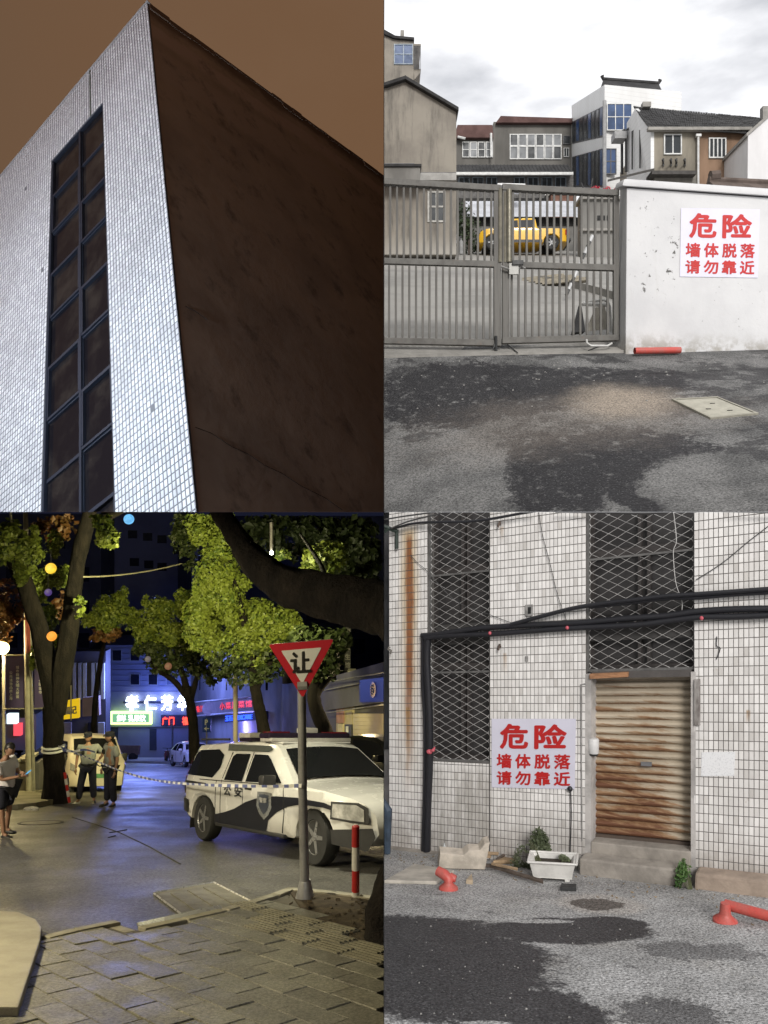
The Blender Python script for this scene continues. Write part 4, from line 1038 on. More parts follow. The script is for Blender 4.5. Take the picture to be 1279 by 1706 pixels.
c = t.mix(t.math('MULTIPLY', halo, .7), c, (.55, .38, .15)); c = t.mix(t.math('MULTIPLY', rust, .92), c, (.26, .085, .022))
for (x, y0, y1, w_, k) in ((842, 1090, 1130, .012, .5), (836, 880, 905, .01, .4), (1247, 1185, 1210, .012, .7), (680, 1180, 1330, .018, .7), (780, 1300, 1420, .05, .25), (800, 1290, 1400, .03, .25)):
    c = t.mix(t.math('MULTIPLY', t.math('MULTIPLY', band(S(x, (y0 + y1) / 2), w_, .02), t.math('MULTIPLY', t.step(hz, Hh(x, y1), Hh(x, y0)), t.step(hz, Hh(x, y0 - 4), Hh(x, y0)))), k), c, (.34, .19, .06) if x not in (780, 800) else (.2, .18, .16))
c = t.mix(t.math('MULTIPLY', t.step(hz, hB + .75, hB + .05), t.step(t.noise(4, 6, .7), .32, .62, .25, .8)), c, (.33, .30, .27))
c = t.mix(t.math('MULTIPLY', t.step(t.math('ABSOLUTE', t.math('SUBTRACT', sd, S(768))), .45, .35), t.math('MULTIPLY', t.step(hz, Hh(768, 1270), Hh(768, 1290)), t.step(t.noise(3, 6, .7, stretch=(2, 2, .5)), .40, .6, .2, .75))), c, (.36, .34, .31))
c = t.mix(t.step(t.noise(9, 6, .75), .66, .74, 0, .5), c, (.36, .27, .20))
M_tile_d = t.out(c, .32, bump=t.noise(30, 2), bstr=.06)
tw, th = .0475, .0935
mb = MB(); rnd = random.Random(21); cnt = 0
def tile_field(s0, s1, h0, h1, o, hole=None):
    global cnt
    n = max(1, round((s1 - s0) / tw)); w_ = (s1 - s0) / n; j = 0
    h = math.floor(h0 / th) * th
    while h < h1:
        for i in range(n):
            s = s0 + i * w_
            if rnd.random() < .0012: continue
            a = max(h, h0) + .0035; b = min(h + th, h1) - .0035
            if b - a < .01: continue
            g_ = .0030; e_ = .0025; z = o + .004 + rnd.random() * .0022; tx_ = rnd.uniform(-.0022, .0022)
            mb.add([fw(s + g_, a, o), fw(s + w_ - g_, a, o), fw(s + w_ - g_, b, o), fw(s + g_, b, o),
                    fw(s + g_ + e_, a + e_, z + tx_), fw(s + w_ - g_ - e_, a + e_, z - tx_), fw(s + w_ - g_ - e_, b - e_, z - tx_), fw(s + g_ + e_, b - e_, z + tx_)],
                   [(4, 5, 6, 7), (0, 1, 5, 4), (1, 2, 6, 5), (2, 3, 7, 6), (3, 0, 4, 7)]); cnt += 1
        h += th
hM = Hh(700, 853) + .35
hMr = Hh(1279, 853) + .1
tile_field(sL, w1[0], hB, hM, .001); tile_field(w1[0] + .05, w1[1], hB, w1[2], .001); tile_field(w1[1], dr[0], hB, hM, .001); tile_field(dr[1], sR, hB, hM, .001)
print('BR tiles', cnt)
kind(mb.build('tile', M_tile_d, fac, fix=False), 'stuff')
# edge trim of openings
M_trim = pm('render_edge', (.60, .57, .55), .85, .35, 3)
mb = MB(); sl(mb, w1[1] - .006, w1[1] + .006, hB, w1[2], .001, .012); mb.build('joint', pm('grout_line', (.10, .09, .085), .9), fac)
# ---- caged windows
M_wfr = pm('brown_bronze_frame', (.055, .048, .046), .5, .3, bump=.05); M_wgl = pm('grey_dusty_glass', (.045, .042, .042), .35, .5, 1.4, bump=0)
M_wire = pm('galvanised_wire', (.62, .60, .58), .5, .35, 6, metal=.1, bump=0)
def caged(s0, s1, h0, h1, label, bars, cell):
    # shelf, sashes, glass behind; steel cage and chain link in front
    k = thing('window', '', 'x', fw((s0 + s1) / 2, h0)); del k['label']; del k['category']; k.name = 'window'
    k.parent = fac; k.matrix_parent_inverse = WM[fac.name].inverted(); WM[k.name] = Matrix.Translation(k.location)
    mb = MB(); sl(mb, s0 - .01, s1 + .01, h0, h1, -.26, -.22); mb.build('pane', M_wgl, k)
    mb = MB(); w = s1 - s0
    for f_ in (.0, .46, .54, .97): sl(mb, s0 + w * f_, s0 + w * f_ + .035, h0, h1, -.22, -.17 if f_ != .46 else -.15)
    for b in bars: sl(mb, s0, s1, b + .02, b + .10, -.22, -.145)
    for q in (h0, ): sl(mb, s0, s1, q, q + .05, -.22, -.14)
    mb.build('sash', M_wfr, k)
    mb = MB(); sl(mb, s0, s0 + .025, h0, h1, -.06, -.03); sl(mb, s1 - .025, s1, h0, h1, -.06, -.03); sl(mb, s0 + .025, s1 - .025, h0, h0 + .025, -.06, -.031)
    for b in bars: sl(mb, s0 + .025, s1 - .025, b, b + .022, -.06, -.028)
    mb.build('cage_frame', pm('cage_steel', (.17, .165, .16), .5, .4, 8, metal=.2), k)
    mb = MB(); n = int(w / cell); cw = w / n; ch = cell * 1.12
    for i in range(n + 1):
        pts = []; j = 0; h = h0 + .01
        while h < min(h1, hM + .1):
            s = s0 + cw * (i + (.5 if (j + i) % 2 else -.5)); pts.append(fw(min(max(s, s0 + .01), s1 - .01), h, -.043 + (.004 if j % 2 else -.004))); h += ch / 2; j += 1
        mb.tube(pts, .0052, 4, cap=False)
    o = mb.build('wire_mesh', M_wire, k, fix=False); kind(o, 'stuff')
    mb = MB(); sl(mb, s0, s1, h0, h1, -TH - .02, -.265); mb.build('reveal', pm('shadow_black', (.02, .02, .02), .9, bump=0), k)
    return k
caged(w1[0], w1[1], w1[2], hM, '', [Hh(765, 957), Hh(765, 1122)], .088)
caged(w2[0], w2[1], w2[2], hM, '', [Hh(1068, 926)], .092)
mb = MB(); slab(mb, 722, 1040, 813, 1074, -.14, -.064); mb.build('spandrel', pm('spandrel_dark', (.05, .047, .045), .7, .4, 5), fac)
mb = MB(); slab(mb, 979, 1040, 1155, 1066, -.14, -.064); mb.build('spandrel', pm('spandrel_dark', (.05, .047, .045), .7, .4, 5), fac)
# ---- doorway: reveals, lintel, shutter, steps
M_jamb = pm('peeling_jamb', (.52, .49, .47), .85, .45, 4, bump=.3)
mb = MB(); sl(mb, S(975), S(985), hB, dr[3] - .02, -.22, .008); mb.build('jamb', M_jamb, fac); mb = MB(); sl(mb, S(1151), S(1159), hB, dr[3] - .02, -.22, .008); mb.build('jamb', M_jamb, fac)
mb = MB(); sl(mb, S(985), S(1151), dr[3] - .07, dr[3], -.12, -.01); mb.build('lintel', pm('soffit_dark', (.10, .09, .085), .9), fac)
shut = thing('roller_shutter', 'rust streaked corrugated roller shutter closing the doorway', 'shutter', fw((dr[0] + dr[1]) / 2, Hh(1068, 1405), -.15))
t = NT('rusty_shutter')
hz2 = t.math('SUBTRACT', t.sep()[2], t.math('ADD', W0.z, t.math('MULTIPLY', t.vmath('DOT_PRODUCT', t.vmath('SUBTRACT', t.co, tuple(W0)), tuple(Vector((WU.x, WU.y, 0)) / (WU.x ** 2 + WU.y ** 2))), WU.z)))
sd2 = t.vmath('DOT_PRODUCT', t.vmath('SUBTRACT', t.co, tuple(W0)), tuple(Vector((WU.x, WU.y, 0)) / (WU.x ** 2 + WU.y ** 2)))
h_lo, h_hi = Hh(1068, 1405), Hh(1068, 1125)
up = t.math('DIVIDE', t.math('SUBTRACT', hz2, h_lo), h_hi - h_lo); ac = t.math('DIVIDE', t.math('SUBTRACT', sd2, dr[0]), dr[1] - dr[0])
c = t.mix(t.step(t.noise(2, 5, .6), .35, .7), (.54, .46, .35), (.43, .36, .265))
n1 = t.noise(1.5, 7, .7, stretch=(.7, .7, 8)); n2 = t.noise(10, 5, .7, stretch=(1, 1, 5))
amt = t.math('ADD', t.math('MULTIPLY', n1, .9), t.math('MULTIPLY', n2, .25))
thr = t.math('ADD', t.math('ADD', .34, t.math('MULTIPLY', up, .30)), t.math('MULTIPLY', t.step(ac, .62, .95), .24))
thr = t.math('ADD', thr, t.math('MULTIPLY', t.math('SUBTRACT', t.math('FRACT', t.math('MULTIPLY', up, 21.0)), .45), .22))
r1 = t.step(t.math('SUBTRACT', amt, thr), -.03, .12); c = t.mix(t.math('MULTIPLY', r1, .85), c, (.27, .135, .055))
r2 = t.step(t.math('SUBTRACT', amt, t.math('ADD', thr, .10)), 0, .12); c = t.mix(t.math('MULTIPLY', r2, .9), c, (.135, .052, .026))
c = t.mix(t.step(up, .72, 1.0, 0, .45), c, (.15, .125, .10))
M_shut = t.out(c, .6, .15, bump=t.noise(60, 3), bstr=.15)
mb = MB(); N_ = 21; ph = (h_hi - h_lo) / N_; s0, s1 = S(984), S(1152)
prof = [(-.175, 0), (-.172, .10), (-.150, .22), (-.143, .45), (-.150, .70), (-.172, .84), (-.185, .92), (-.185, 1.0)]
sm = MB()
for (oa, ya), (ob, yb) in zip(prof, prof[1:]): sm.quad(fw(s0, ya * ph, oa) - W0, fw(s1, ya * ph, oa) - W0, fw(s1, yb * ph, ob) - W0, fw(s0, yb * ph, ob) - W0)
for k in range(N_):
    mm = MB(); mm.v = [v + W0 + WZ * (h_lo + k * ph) for v in sm.v]; mm.f = list(sm.f); mm.m = list(sm.m); mm.build('slat', M_shut, shut)
mb = MB(); sl(mb, s0, s1, h_lo - .03, h_lo + .004, -.185, -.14); mb.build('bottom_rail', pm('shutter_rail', (.10, .075, .06), .6), shut)
mb = MB(); sl(mb, S(1062), S(1080), Hh(1070, 1282), Hh(1070, 1275), -.145, -.128); mb.build('lock', pm('lock_grey', (.3, .3, .31), .4, metal=.5), shut)
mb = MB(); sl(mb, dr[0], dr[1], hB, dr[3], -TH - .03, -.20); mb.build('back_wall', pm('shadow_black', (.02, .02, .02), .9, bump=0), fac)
M_step = pm('worn_step', (.36, .325, .285), .9, .4, 3, bump=.5, bscale=18)
st = thing('doorstep', 'two worn concrete doorsteps below the rusty shutter', 'step', fw((dr[0] + dr[1]) / 2, hB))
mb = MB(); sl(mb, S(985), S(1151), hB - .15, h_lo - .03, -.24, .02); mb.build('riser', M_step, st, bevel=.012)
mb = MB(); sl(mb, S(976), S(1150), hB - .2, Hh(1060, 1427), .021, .22); mb.build('tread', M_step, st, bevel=.02)
# plank under the lintel, flaking strip, peeled corner, paper, box, brackets
pk = thing('loose_plank', 'orange brown wooden plank jammed under the cage above the shutter', 'plank', fd(1015, 1124)); mb = MB(); mb.hexa([fd(984, 1130, .04), fd(1047, 1127, .04), fd(1047, 1127, -.008), fd(984, 1130, -.008)], [fd(984, 1122, .04), fd(1047, 1119, .04), fd(1047, 1119, -.008), fd(984, 1122, -.008)]); mb.build('plank', pm('orange_wood', (.40, .20, .10), .7, .4, 8, stretch=(1, 1, 6)), pk)
fk = thing('timber_strip', 'dark weathered timber strip fixed beside the shutter on the right', 'timber', fd(1162, 1168)); mb = MB(); slab(mb, 1157, 1131, 1167, 1208, .004, .03); mb.build('strip', pm('weathered_timber', (.10, .08, .072), .9, .7, 9, col2=(.42, .40, .38), stretch=(1, 1, .3)), fk, bevel=.006)
mb = MB(); mb.lathe([(.055, 0), (.058, .01), (.062, .15), (.05, .165), (.001, .17)], 20, Matrix.Translation(fd(987, 1256, -.03)) @ Matrix.Scale(.85, 4, (0, 1, 0)))
bxo = thing('meter_cover', 'white plastic cover fixed on the left jamb of the shutter', 'box', fd(987, 1250)); mb.build('cover', pm('white_plastic', (.62, .61, .60), .45, .2, 8), bxo, smooth=True)
mb = MB(); mb.lathe([(.05, 0), (.052, .02)], 20, Matrix.Translation(fd(987, 1259, -.03))); mb.build('base', pm('black_iron', (.02, .02, .02), .5), bxo)
q4 = [fd(1169, 1253, .012), fd(1225, 1252, .012), fd(1223, 1292, .012), fd(1168, 1293, .012)]
t = NT('faded_paper'); c = t.mix(t.step(t.noise(60, 3, .6, stretch=(1, 1, 1)), .52, .62, 0, .35), (.78, .78, .79), (.42, .42, .44)); M_fp = t.out(c, .7)
mb = MB(); mb.hexa([q4[3], q4[2], q4[2] - WN * .004, q4[3] - WN * .004], [q4[0], q4[1], q4[1] - WN * .004, q4[0] - WN * .004]); tag(mb.build('paper_notice', M_fp), 'small faded white paper stuck to the tiles right of the shutter', 'paper')
notice('white danger notice with red lettering hung on the tiles left of the shutter', [fd(820, 1197, .02), fd(960, 1197, .02), fd(958, 1314, .02), fd(820, 1311, .02)])
M_iron = pm('rusty_iron', (.10, .07, .055), .7, .5, 12)
for (x, y, lb) in ((834, 873, 'short rusty bolt sticking out of the tiles near the top cable'), (834, 1077, 'short rusty bolt sticking out of the tiles under the cable bundle')):
    b_ = thing('wall_bolt', lb, 'bolt', fd(x, y)); mb = MB(); mb.tube([fd(x, y), fd(x - 1, y, .05)], .012, 8); mb.box(fd(x, y, .05), (.022, .03, .075), Matrix.Rotation(.25, 3, 'Y')); mb.build('bolt', M_iron, b_)
jb = thing('junction_plate', 'grey junction plate with a broken hole on the tiles above the cables', 'box', fd(882, 1015)); mb = MB(); slab(mb, 876, 1007, 888, 1026, .004, .03); mb.build('plate', pm('plate_grey', (.30, .29, .28), .7, .4, 12), jb, bevel=.004); mb = MB(); slab(mb, 881, 1011, 886, 1022, .0301, .034); mb.build('hole', pm('shadow_black', (.02, .02, .02), .9, bump=0), jb)
mb = MB(); slab(mb, 875, 1093, 880, 1102, .004, .016); tag(mb.build('wall_clip', pm('plate_grey', (.30, .29, .28), .7, .4, 12)), 'tiny grey clip on the tiles left of the door cage', 'clip')
# grey conduit outline left of the jamb
mb = MB(); mb.tube([fd(970, 1400, .012), fd(968, 1140, .012), fd(976, 1139, .012)], .008, 6); tag(mb.build('conduit', pm('plate_grey', (.30, .29, .28), .7, .4, 12)), 'thin grey conduit running up beside the shutter jamb', 'conduit')
# ---- cables
M_cable = pm('black_cable', (.016, .016, .02), .45, .2, bump=.05); M_cab2 = pm('grey_cable', (.06, .058, .058), .5, .2, bump=.05)
def cable(label, pts, r, mat, off=.05, seg=8):
    q = [fd(x, y, off + (o_[0] if o_ else 0)) for x, y, *o_ in pts]; out = []
    for i in range(len(q) - 1):
        p0, p1, p2, p3 = q[max(0, i - 1)], q[i], q[i + 1], q[min(len(q) - 1, i + 2)]
        for k in range(6):
            u = k / 6; out.append(.5 * ((2 * p1) + (p2 - p0) * u + (2 * p0 - 5 * p1 + 4 * p2 - p3) * u * u + (3 * p1 - p0 - 3 * p2 + p3) * u ** 3))
    out.append(q[-1]); mb = MB(); mb.tube(out, r, seg); return tag(mb.build('cable', mat, smooth=True), label, 'cable')
cable('thick black upper cable of the main bundle crossing above the shutter', [(706, 1058), (730, 1056), (790, 1047), (820, 1044), (890, 1040), (960, 1037), (1050, 1029), (1110, 1025), (1160, 1018), (1225, 1014), (1300, 1013)], .034, M_cable, .06, 10)
cable('thick black lower cable of the main bundle with red ties', [(712, 1062), (750, 1058), (822, 1055), (890, 1050), (960, 1045), (1060, 1040), (1110, 1034), (1170, 1027), (1230, 1026), (1300, 1023)], .032, M_cable, .07, 10)
cable('black cable rising from the bundle to the upper right', [(856, 1039), (900, 1027), (960, 1012), (1010, 1004), (1060, 998), (1110, 992), (1160, 989), (1230, 984), (1300, 979)], .024, M_cable, .085)
cable('second black cable along the rising upper right line', [(985, 1010), (1060, 1002), (1120, 995), (1160, 995), (1230, 989), (1300, 985)], .024, M_cable, .06)
cable('thin black cable across the top left of the facade', [(632, 876), (660, 880), (690, 873), (720, 870), (780, 869), (820, 865), (870, 856), (930, 846)], .016, M_cable, .10)
cable('grey cable dropping from the roof edge at the top left', [(632, 868), (680, 860), (730, 853), (760, 845)], .010, M_cab2, .10)
cable('grey cable looped along the top left bracket', [(660, 880), (690, 868), (740, 856), (780, 846)], .010, M_cab2, .12)
cable('grey tube along the top of the cage at the upper right', [(930, 852), (1000, 853), (1080, 855), (1140, 850), (1300, 853)], .016, M_cab2, .09)
cable('bundled black conduit running down the left window edge', [(716, 1060), (714, 1100), (718, 1180), (719, 1260), (716, 1340), (714, 1420)], .045, M_cable, .05, 10)
cable('slim black conduit beside the bundled one', [(708, 1062), (708, 1140), (711, 1200), (711, 1300), (708, 1416)], .022, M_cable, .055)
cable('thin grey wire hanging across the upper tiles', [(898, 846), (905, 890), (918, 940), (930, 990), (946, 1036)], .004, M_cab2, .03, 5)
cable('thin dark wire slanting up at the right of the cage', [(1160, 966), (1205, 937), (1250, 900), (1300, 862)], .005, M_cab2, .03, 5)
cable('thin pale wire hanging in front of the door cage', [(1122, 850), (1127, 900), (1122, 920), (1126, 970), (1136, 1000), (1136, 1018)], .004, M_wire, .01, 5)
cable('thin wire looping off the left pier', [(686, 925), (700, 940), (712, 950), (760, 1000), (816, 1023), (856, 1038)], .004, M_cab2, .03, 5)
cable('short dark wire squiggle on the right hand tiles', [(1195, 1060), (1194, 1075), (1200, 1080), (1194, 1098)], .005, M_cable, .02, 5)
cable('thin black wire hanging below the danger notice', [(952, 1312), (953, 1360), (951, 1420), (950, 1435)], .006, M_cable, .03, 5)
mb = MB(); mb.ball(fd(951, 1313, .03), .03); tag(mb.build('wire_weight', M_cable), 'black weight at the lower right corner of the notice', 'weight')
M_tie = pm('pink_tie', (.55, .10, .13), .5, .2, bump=0)
for (x, y, lb) in ((822, 1053, 'red tie on the lower cable above the notice'), (950, 1044, 'red tie on the lower cable beside the door cage'), (1172, 1028, 'red tie on the lower cable right of the door cage'), (722, 1249, 'pink rag tied round the conduit by the left window')):
    mb = MB(); mb.ball(fd(x, y, .10), (.02, .02, .022) if x != 722 else (.04, .03, .03), 10, 6)
    if x == 722: mb.tube([fd(722, 1249, .1), fd(729, 1246, .11), fd(731, 1241, .1)], [.015, .02, .006], 6)
    tag(mb.build('cable_tie', M_tie), lb, 'tie')
# iron bracket top left
ib = thing('iron_bracket', 'dark green iron bracket at the top left corner of the facade', 'bracket', fd(655, 890)); M_grn = pm('dark_green_iron', (.025, .04, .032), .6, .3, 8)
mb = MB(); mb.tube([fd(630, 868, .2), fd(665, 885, .05)], .03, 6); mb.build('arm', M_grn, ib); mb = MB(); mb.tube([fd(664, 882, .05), fd(664, 914, .05)], .022, 6); mb.build('drop', M_grn, ib); mb = MB(); mb.tube([fd(632, 903, .15), fd(655, 880, .1)], .02, 6); mb.build('stay', M_grn, ib)
tp2 = thing('wall_tap', 'small brass coloured tap on the edge of the left pier', 'tap', fd(650, 1082)); mb = MB(); mb.tube([fd(648, 1083, .01), fd(652, 1080, .08), fd(657, 1082, .08), fd(656, 1088, .08)], .012, 6); mb.box(fd(654, 1077, .08), (.03, .02, .015)); mb.build('tap', pm('tap_metal', (.3, .28, .25), .4, metal=.6), tp2)
# neighbour sliver on the far left
nb_ = thing('neighbour_wall', 'shadowed grey neighbouring wall glimpsed at the left edge', 'wall', P(644, 1400, 11.2)); mb = MB(); fbox(mb, 630, 853, 652, 1420, 10.9, .3); mb.build('wall', pm('neighbour_grey', (.10, .10, .105), .9, .5, 2), nb_); mb = MB(); fbox(mb, 632, 1250, 650, 1415, 10.85, .04); mb.build('plinth', pm('neighbour_pale', (.38, .36, .35), .9, .3, 3), nb_)
mb = MB(); mb.tube([g2(645, 1424) + Vector((0, .0, .02)), g2(645, 1424) + Vector((0, 0, .55)), g2(645, 1424) + Vector((-.1, 0, .75))], [.04, .06, .02], 8); tag(mb.build('motorbike_sliver', pm('motorbike_blue', (.05, .075, .11), .6, .5, 6)), 'bluish shape standing in for a motorbike part at the far left of the facade', 'motorbike')  # plain bluish tube put in for the motorbike part

# ---- ground
t = NT('wet_street_asphalt')
def gp(px, py): return tuple(g2(px, py))
fine = t.noise(52, 4, .85); grit = t.vor(42)
c = t.mix(t.step(t.noise(2.0, 6, .6), .35, .65), (.41, .405, .40), (.30, .295, .29))
c = t.mix(t.step(t.noise(1.2, 5), .5, .7, 0, .3), c, (.36, .335, .30))
def bl(px, py, rx, ry, wob=.4, sc_=2.5, soft=.20): return t.blob(gp(px, py), (rx, ry, 9), wob, sc_, soft)
wet = bl(700, 1610, .98, .95, .40); wet = t.math('MAXIMUM', wet, bl(660, 1560, .95, .62, .35)); wet = t.math('MAXIMUM', wet, bl(940, 1550, .72, .36, .35)); wet = t.math('MAXIMUM', wet, bl(1015, 1538, .34, .20, .3))
wet = t.math('MAXIMUM', wet, bl(880, 1690, .46, .5, .5)); wet = t.math('MAXIMUM', wet, t.math('MULTIPLY', bl(1110, 1690, .30, .28, .8, 4), .75)); wet = t.math('MAXIMUM', wet, t.math('MULTIPLY', bl(1160, 1585, .45, .22, 1.1, 5), .6))
wet = t.math('MULTIPLY', wet, t.math('SUBTRACT', 1.0, bl(905, 1535, .25, .06, .6, 6)))
wet = t.math('MULTIPLY', wet, t.math('SUBTRACT', 1.0, t.math('MULTIPLY', bl(810, 1706, .18, .05, .6, 6), .9)))
wet = t.math('MULTIPLY', wet, t.step(t.noise(30, 4, .75), .22, .40, .55, 1))
wet = t.math('MAXIMUM', wet, t.math('MULTIPLY', t.step(t.noise(5.5, 7, .72), .625, .66), .55))
c = t.mix(t.math('MULTIPLY', bl(1000, 1506, .40, .38, .4, 4, .4), .55), c, (.44, .40, .36))
c = t.mix(t.math('MULTIPLY', bl(995, 1507, .25, .20, .45, 5, .1), .85), c, (.085, .07, .06))
c = t.mix(t.math('MULTIPLY', wet, .94), c, (.034, .032, .035))
c = t.mix(.95, c, t.mix(t.step(fine, .30, .70), (.05, .05, .05), (.95, .95, .95)), 'OVERLAY')
c = t.mix(t.step(grit, .30, .14, 0, .25), c, t.mix(t.step(t.noise(40, 1), .4, .6), (.05, .05, .05), (.50, .50, .49)))
M_as2 = t.out(c, t.math('SUBTRACT', .9, t.math('MULTIPLY', wet, .3)), bump=t.math('ADD', grit, t.noise(25, 4)), bstr=.5, bdist=.012, spec=.22)
mb = MB(); nx, ny = 14, 14
for j in range(ny + 1):
    for i in range(nx + 1):
        x = -1 + 9.5 * i / nx; y = 2.5 + 10.5 * j / ny; mb.v.append(Vector((x, y, GC - GK * y + .004 * mnoise.noise(Vector((x * 2, y * 2, 0))))))
for j in range(ny):
    for i in range(nx): a = j * (nx + 1) + i; mb.f.append((a, a + 1, a + nx + 2, a + nx + 1)); mb.m.append(0)
kind(mb.build('street', M_as2, smooth=True), 'structure')
rnd = random.Random(8); mb = MB()
for k in range(140):
    px = rnd.uniform(642, 1278); py = 1500 + rnd.random() ** 1.6 * 200; p = g2(px, py); s_ = rnd.uniform(.003, .009)
    mb.box(p + Vector((0, 0, s_ * .3)), (s_ * 1.4, s_, s_), Matrix.Rotation(rnd.random() * 6, 3, 'Z'))
kind(mb.build('gravel', pm('chips_pale', (.36, .35, .33), .9)), 'stuff')
up = Vector((0, 0, 1))
# pavement strip and broken pieces at the foot of the wall
mb = MB(); mb.hexa([fw(sL, hB - .2, 0), fw(S(730), hB - .2, 0), fw(S(735), hB - .2, .35), fw(sL, hB - .2, .30)], [fw(sL, hB + .03, 0), fw(S(730), hB + .03, 0), fw(S(735), hB + .02, .35), fw(sL, hB + .02, .30)]); kind(mb.build('pavement', M_step, bevel=.015), 'structure')
cb = thing('broken_block', 'broken pale concrete block leaning at the foot of the left window bay', 'block', g2(772, 1448)); mb = MB()
BD_ = g2(772, 1449).y; q_ = lambda x, y: P(x, y, BD_ + (x - 772) * -.0012)
mb.prism([q_(730, 1447), q_(808, 1449), q_(816, 1404), q_(807, 1406), q_(799, 1417), q_(781, 1417), q_(772, 1425), q_(733, 1421)], Vector((0, .16, .01)))
mb.build('block', pm('broken_conc', (.56, .49, .41), .9, .35, 6, bump=.6, bscale=20), cb, bevel=.008)
mb = MB(); mb.hexa([g2(640, 1472), g2(727, 1474), g2(757, 1455), g2(690, 1444)], [p + up * .035 for p in (g2(640, 1472), g2(727, 1474), g2(757, 1455), g2(690, 1444))])
tag(mb.build('paving_slab', pm('sand_slab', (.56, .51, .44), .9, .3, 5, bump=.5, bscale=24), bevel=.008), 'pale sandy slab lying flat by the red bollard stump', 'slab')
wdm = [pm('old_wood', (.40, .28, .17), .8, .4, 8), pm('dark_wood', (.12, .09, .07), .85, .4, 8)]
for (a, b, w_, m, lb) in (((752, 1437), (818, 1440), .06, 0, 'pale timber batten lying in front of the broken block'), ((790, 1432), (830, 1435), .04, 0, 'short pale batten on top of the wood scraps'), ((815, 1450), (905, 1478), .06, 1, 'dark board running under the white planter'), ((826, 1440), (874, 1424), .05, 1, 'dark splintered board propped towards the plant'), ((764, 1446), (816, 1450), .05, 1, 'dark wet board lying under the battens'), ((818, 1452), (862, 1462), .03, 0, 'thin pale lath beside the dark board')):
    p, q = g2(*a, .03 + (.04 if m == 0 else 0)), g2(*b, .03 + (.10 if b == (874, 1424) else (.04 if m == 0 else 0)))
    mb = MB(); mb.hexa([p, q, q + Vector((.01, w_, 0)), p + Vector((.01, w_, 0))], [v + up * .022 for v in (p, q, q + Vector((.01, w_, 0)), p + Vector((.01, w_, 0)))]); tag(mb.build('wood_scrap', wdm[m], bevel=.003), lb, 'wood', 'wood scraps below the left window')
mb = MB(); mb.prism([g2(820, 1441), g2(862, 1439), g2(856, 1428), g2(836, 1431)], up * .05); tag(mb.build('earth_heap', pm('tan_earth', (.42, .29, .17), .95, .4, 8, bump=.6), bevel=.02), 'small heap of tan earth and chips beside the planter', 'earth')
# bottle on the sill stones
bo = thing('plastic_bottle', 'small clear white bottle standing behind the broken block', 'bottle', fd(748, 1412, .12)); mb = MB(); mb.lathe([(.022, 0), (.025, .01), (.025, .06), (.008, .09), (.009, .11)], 10, Matrix.Translation(fd(748, 1414, .12))); mb.build('bottle', pm('bottle_white', (.6, .62, .62), .2, .1), bo, smooth=True)
# white planter with its plant
pl = thing('planter', 'white plastic planter box with leafy plant at the foot of the tiled wall', 'planter', g2(925, 1470))
M_pl = pm('planter_white', (.68, .66, .62), .5, .25, 5, bump=.05)
pa, pb = g2(888, 1466, .03), g2(952, 1470, .03); ax = (pb - pa).normalized(); ay = Vector((-ax.y, ax.x, 0)).normalized(); L_ = (pb - pa).length; dp = .20; ht = .17
def pp(u, v, z): return pa + ax * (u * L_) + ay * (v * dp) + up * z
mb = MB()
lo = [pp(0, 0, 0), pp(1, 0, 0), pp(1, 1, 0), pp(0, 1, 0)]; hi = [pp(-.10, -.12, ht), pp(1.10, -.12, ht), pp(1.10, 1.12, ht), pp(-.10, 1.12, ht)]; hi2 = [pp(-.04, -.02, ht), pp(1.04, -.02, ht), pp(1.04, 1.02, ht), pp(-.04, 1.02, ht)]; lo2 = [pp(.03, .05, ht * .7), pp(.97, .05, ht * .7), pp(.97, .95, ht * .7), pp(.03, .95, ht * .7)]
mb.add(lo + hi + hi2 + lo2, [(0, 1, 2, 3)] + [(i, (i + 1) % 4, 4 + (i + 1) % 4, 4 + i) for i in range(4)] + [(4 + i, 4 + (i + 1) % 4, 8 + (i + 1) % 4, 8 + i) for i in range(4)] + [(8 + i, 8 + (i + 1) % 4, 12 + (i + 1) % 4, 12 + i) for i in range(4)]); mb.build('tray', M_pl, pl, bevel=.006)
rim = [pp(-.13, -.17, ht), pp(1.13, -.17, ht), pp(1.13, 1.17, ht), pp(-.13, 1.17, ht), pp(-.13, -.17, ht)]; mb = MB()
for a, b in zip(rim, rim[1:]): mb.tube([a, b], .013, 6)
mb.build('rim', M_pl, pl, smooth=True)
mb = MB(); mb.quad(*[p + up * .005 for p in lo2]); mb.build('soil', pm('soil_dark', (.05, .04, .03), .95), pl)
for u in (.12, .88): 
    mb = MB(); mb.box(pp(u, .1, -.015), (.05, .03, .03)); mb.build('foot', M_pl, pl)
pt_ = thing('potted_shrub', 'dusty green leafy shrub growing at the left end of the white planter', 'plant', pp(.1, .5, ht)); lm2 = leafmat('dusty_leaf', (.12, .15, .075), (.22, .24, .15), .3)
leaves('foliage', [(fd(902, 1414, .25), (.21, .16, .22)), (fd(912, 1392, .25), (.11, .10, .17)), (fd(882, 1427, .25), (.13, .1, .13)), (fd(926, 1424, .25), (.11, .1, .12))], 3600, .036, lm2, pt_, seed=9, freq=.9, aspect=.28)
mb = MB(); rnd = random.Random(4)
for k in range(16): e_ = fd(906 + rnd.uniform(-22, 24), 1405 + rnd.uniform(-22, 15), .25 + rnd.uniform(-.1, .1)); mb.tube([pp(.12 + rnd.uniform(-.1, .1), .5, ht * .7), pp(.1, .5, ht).lerp(e_, .5) + Vector((rnd.uniform(-.03, .03), 0, .02)), e_], [.006, .005, .002], 4)
kind(mb.build('stem', pm('stem_green', (.10, .11, .05), .8), pt_), 'stuff')
sp = thing('seedling', 'small seedling in the middle of the white planter', 'plant', pp(.8, .5, ht)); leaves('foliage', [(pp(.82, .5, ht + .01), (.07, .06, .03))], 70, .03, lm2, sp, seed=3)
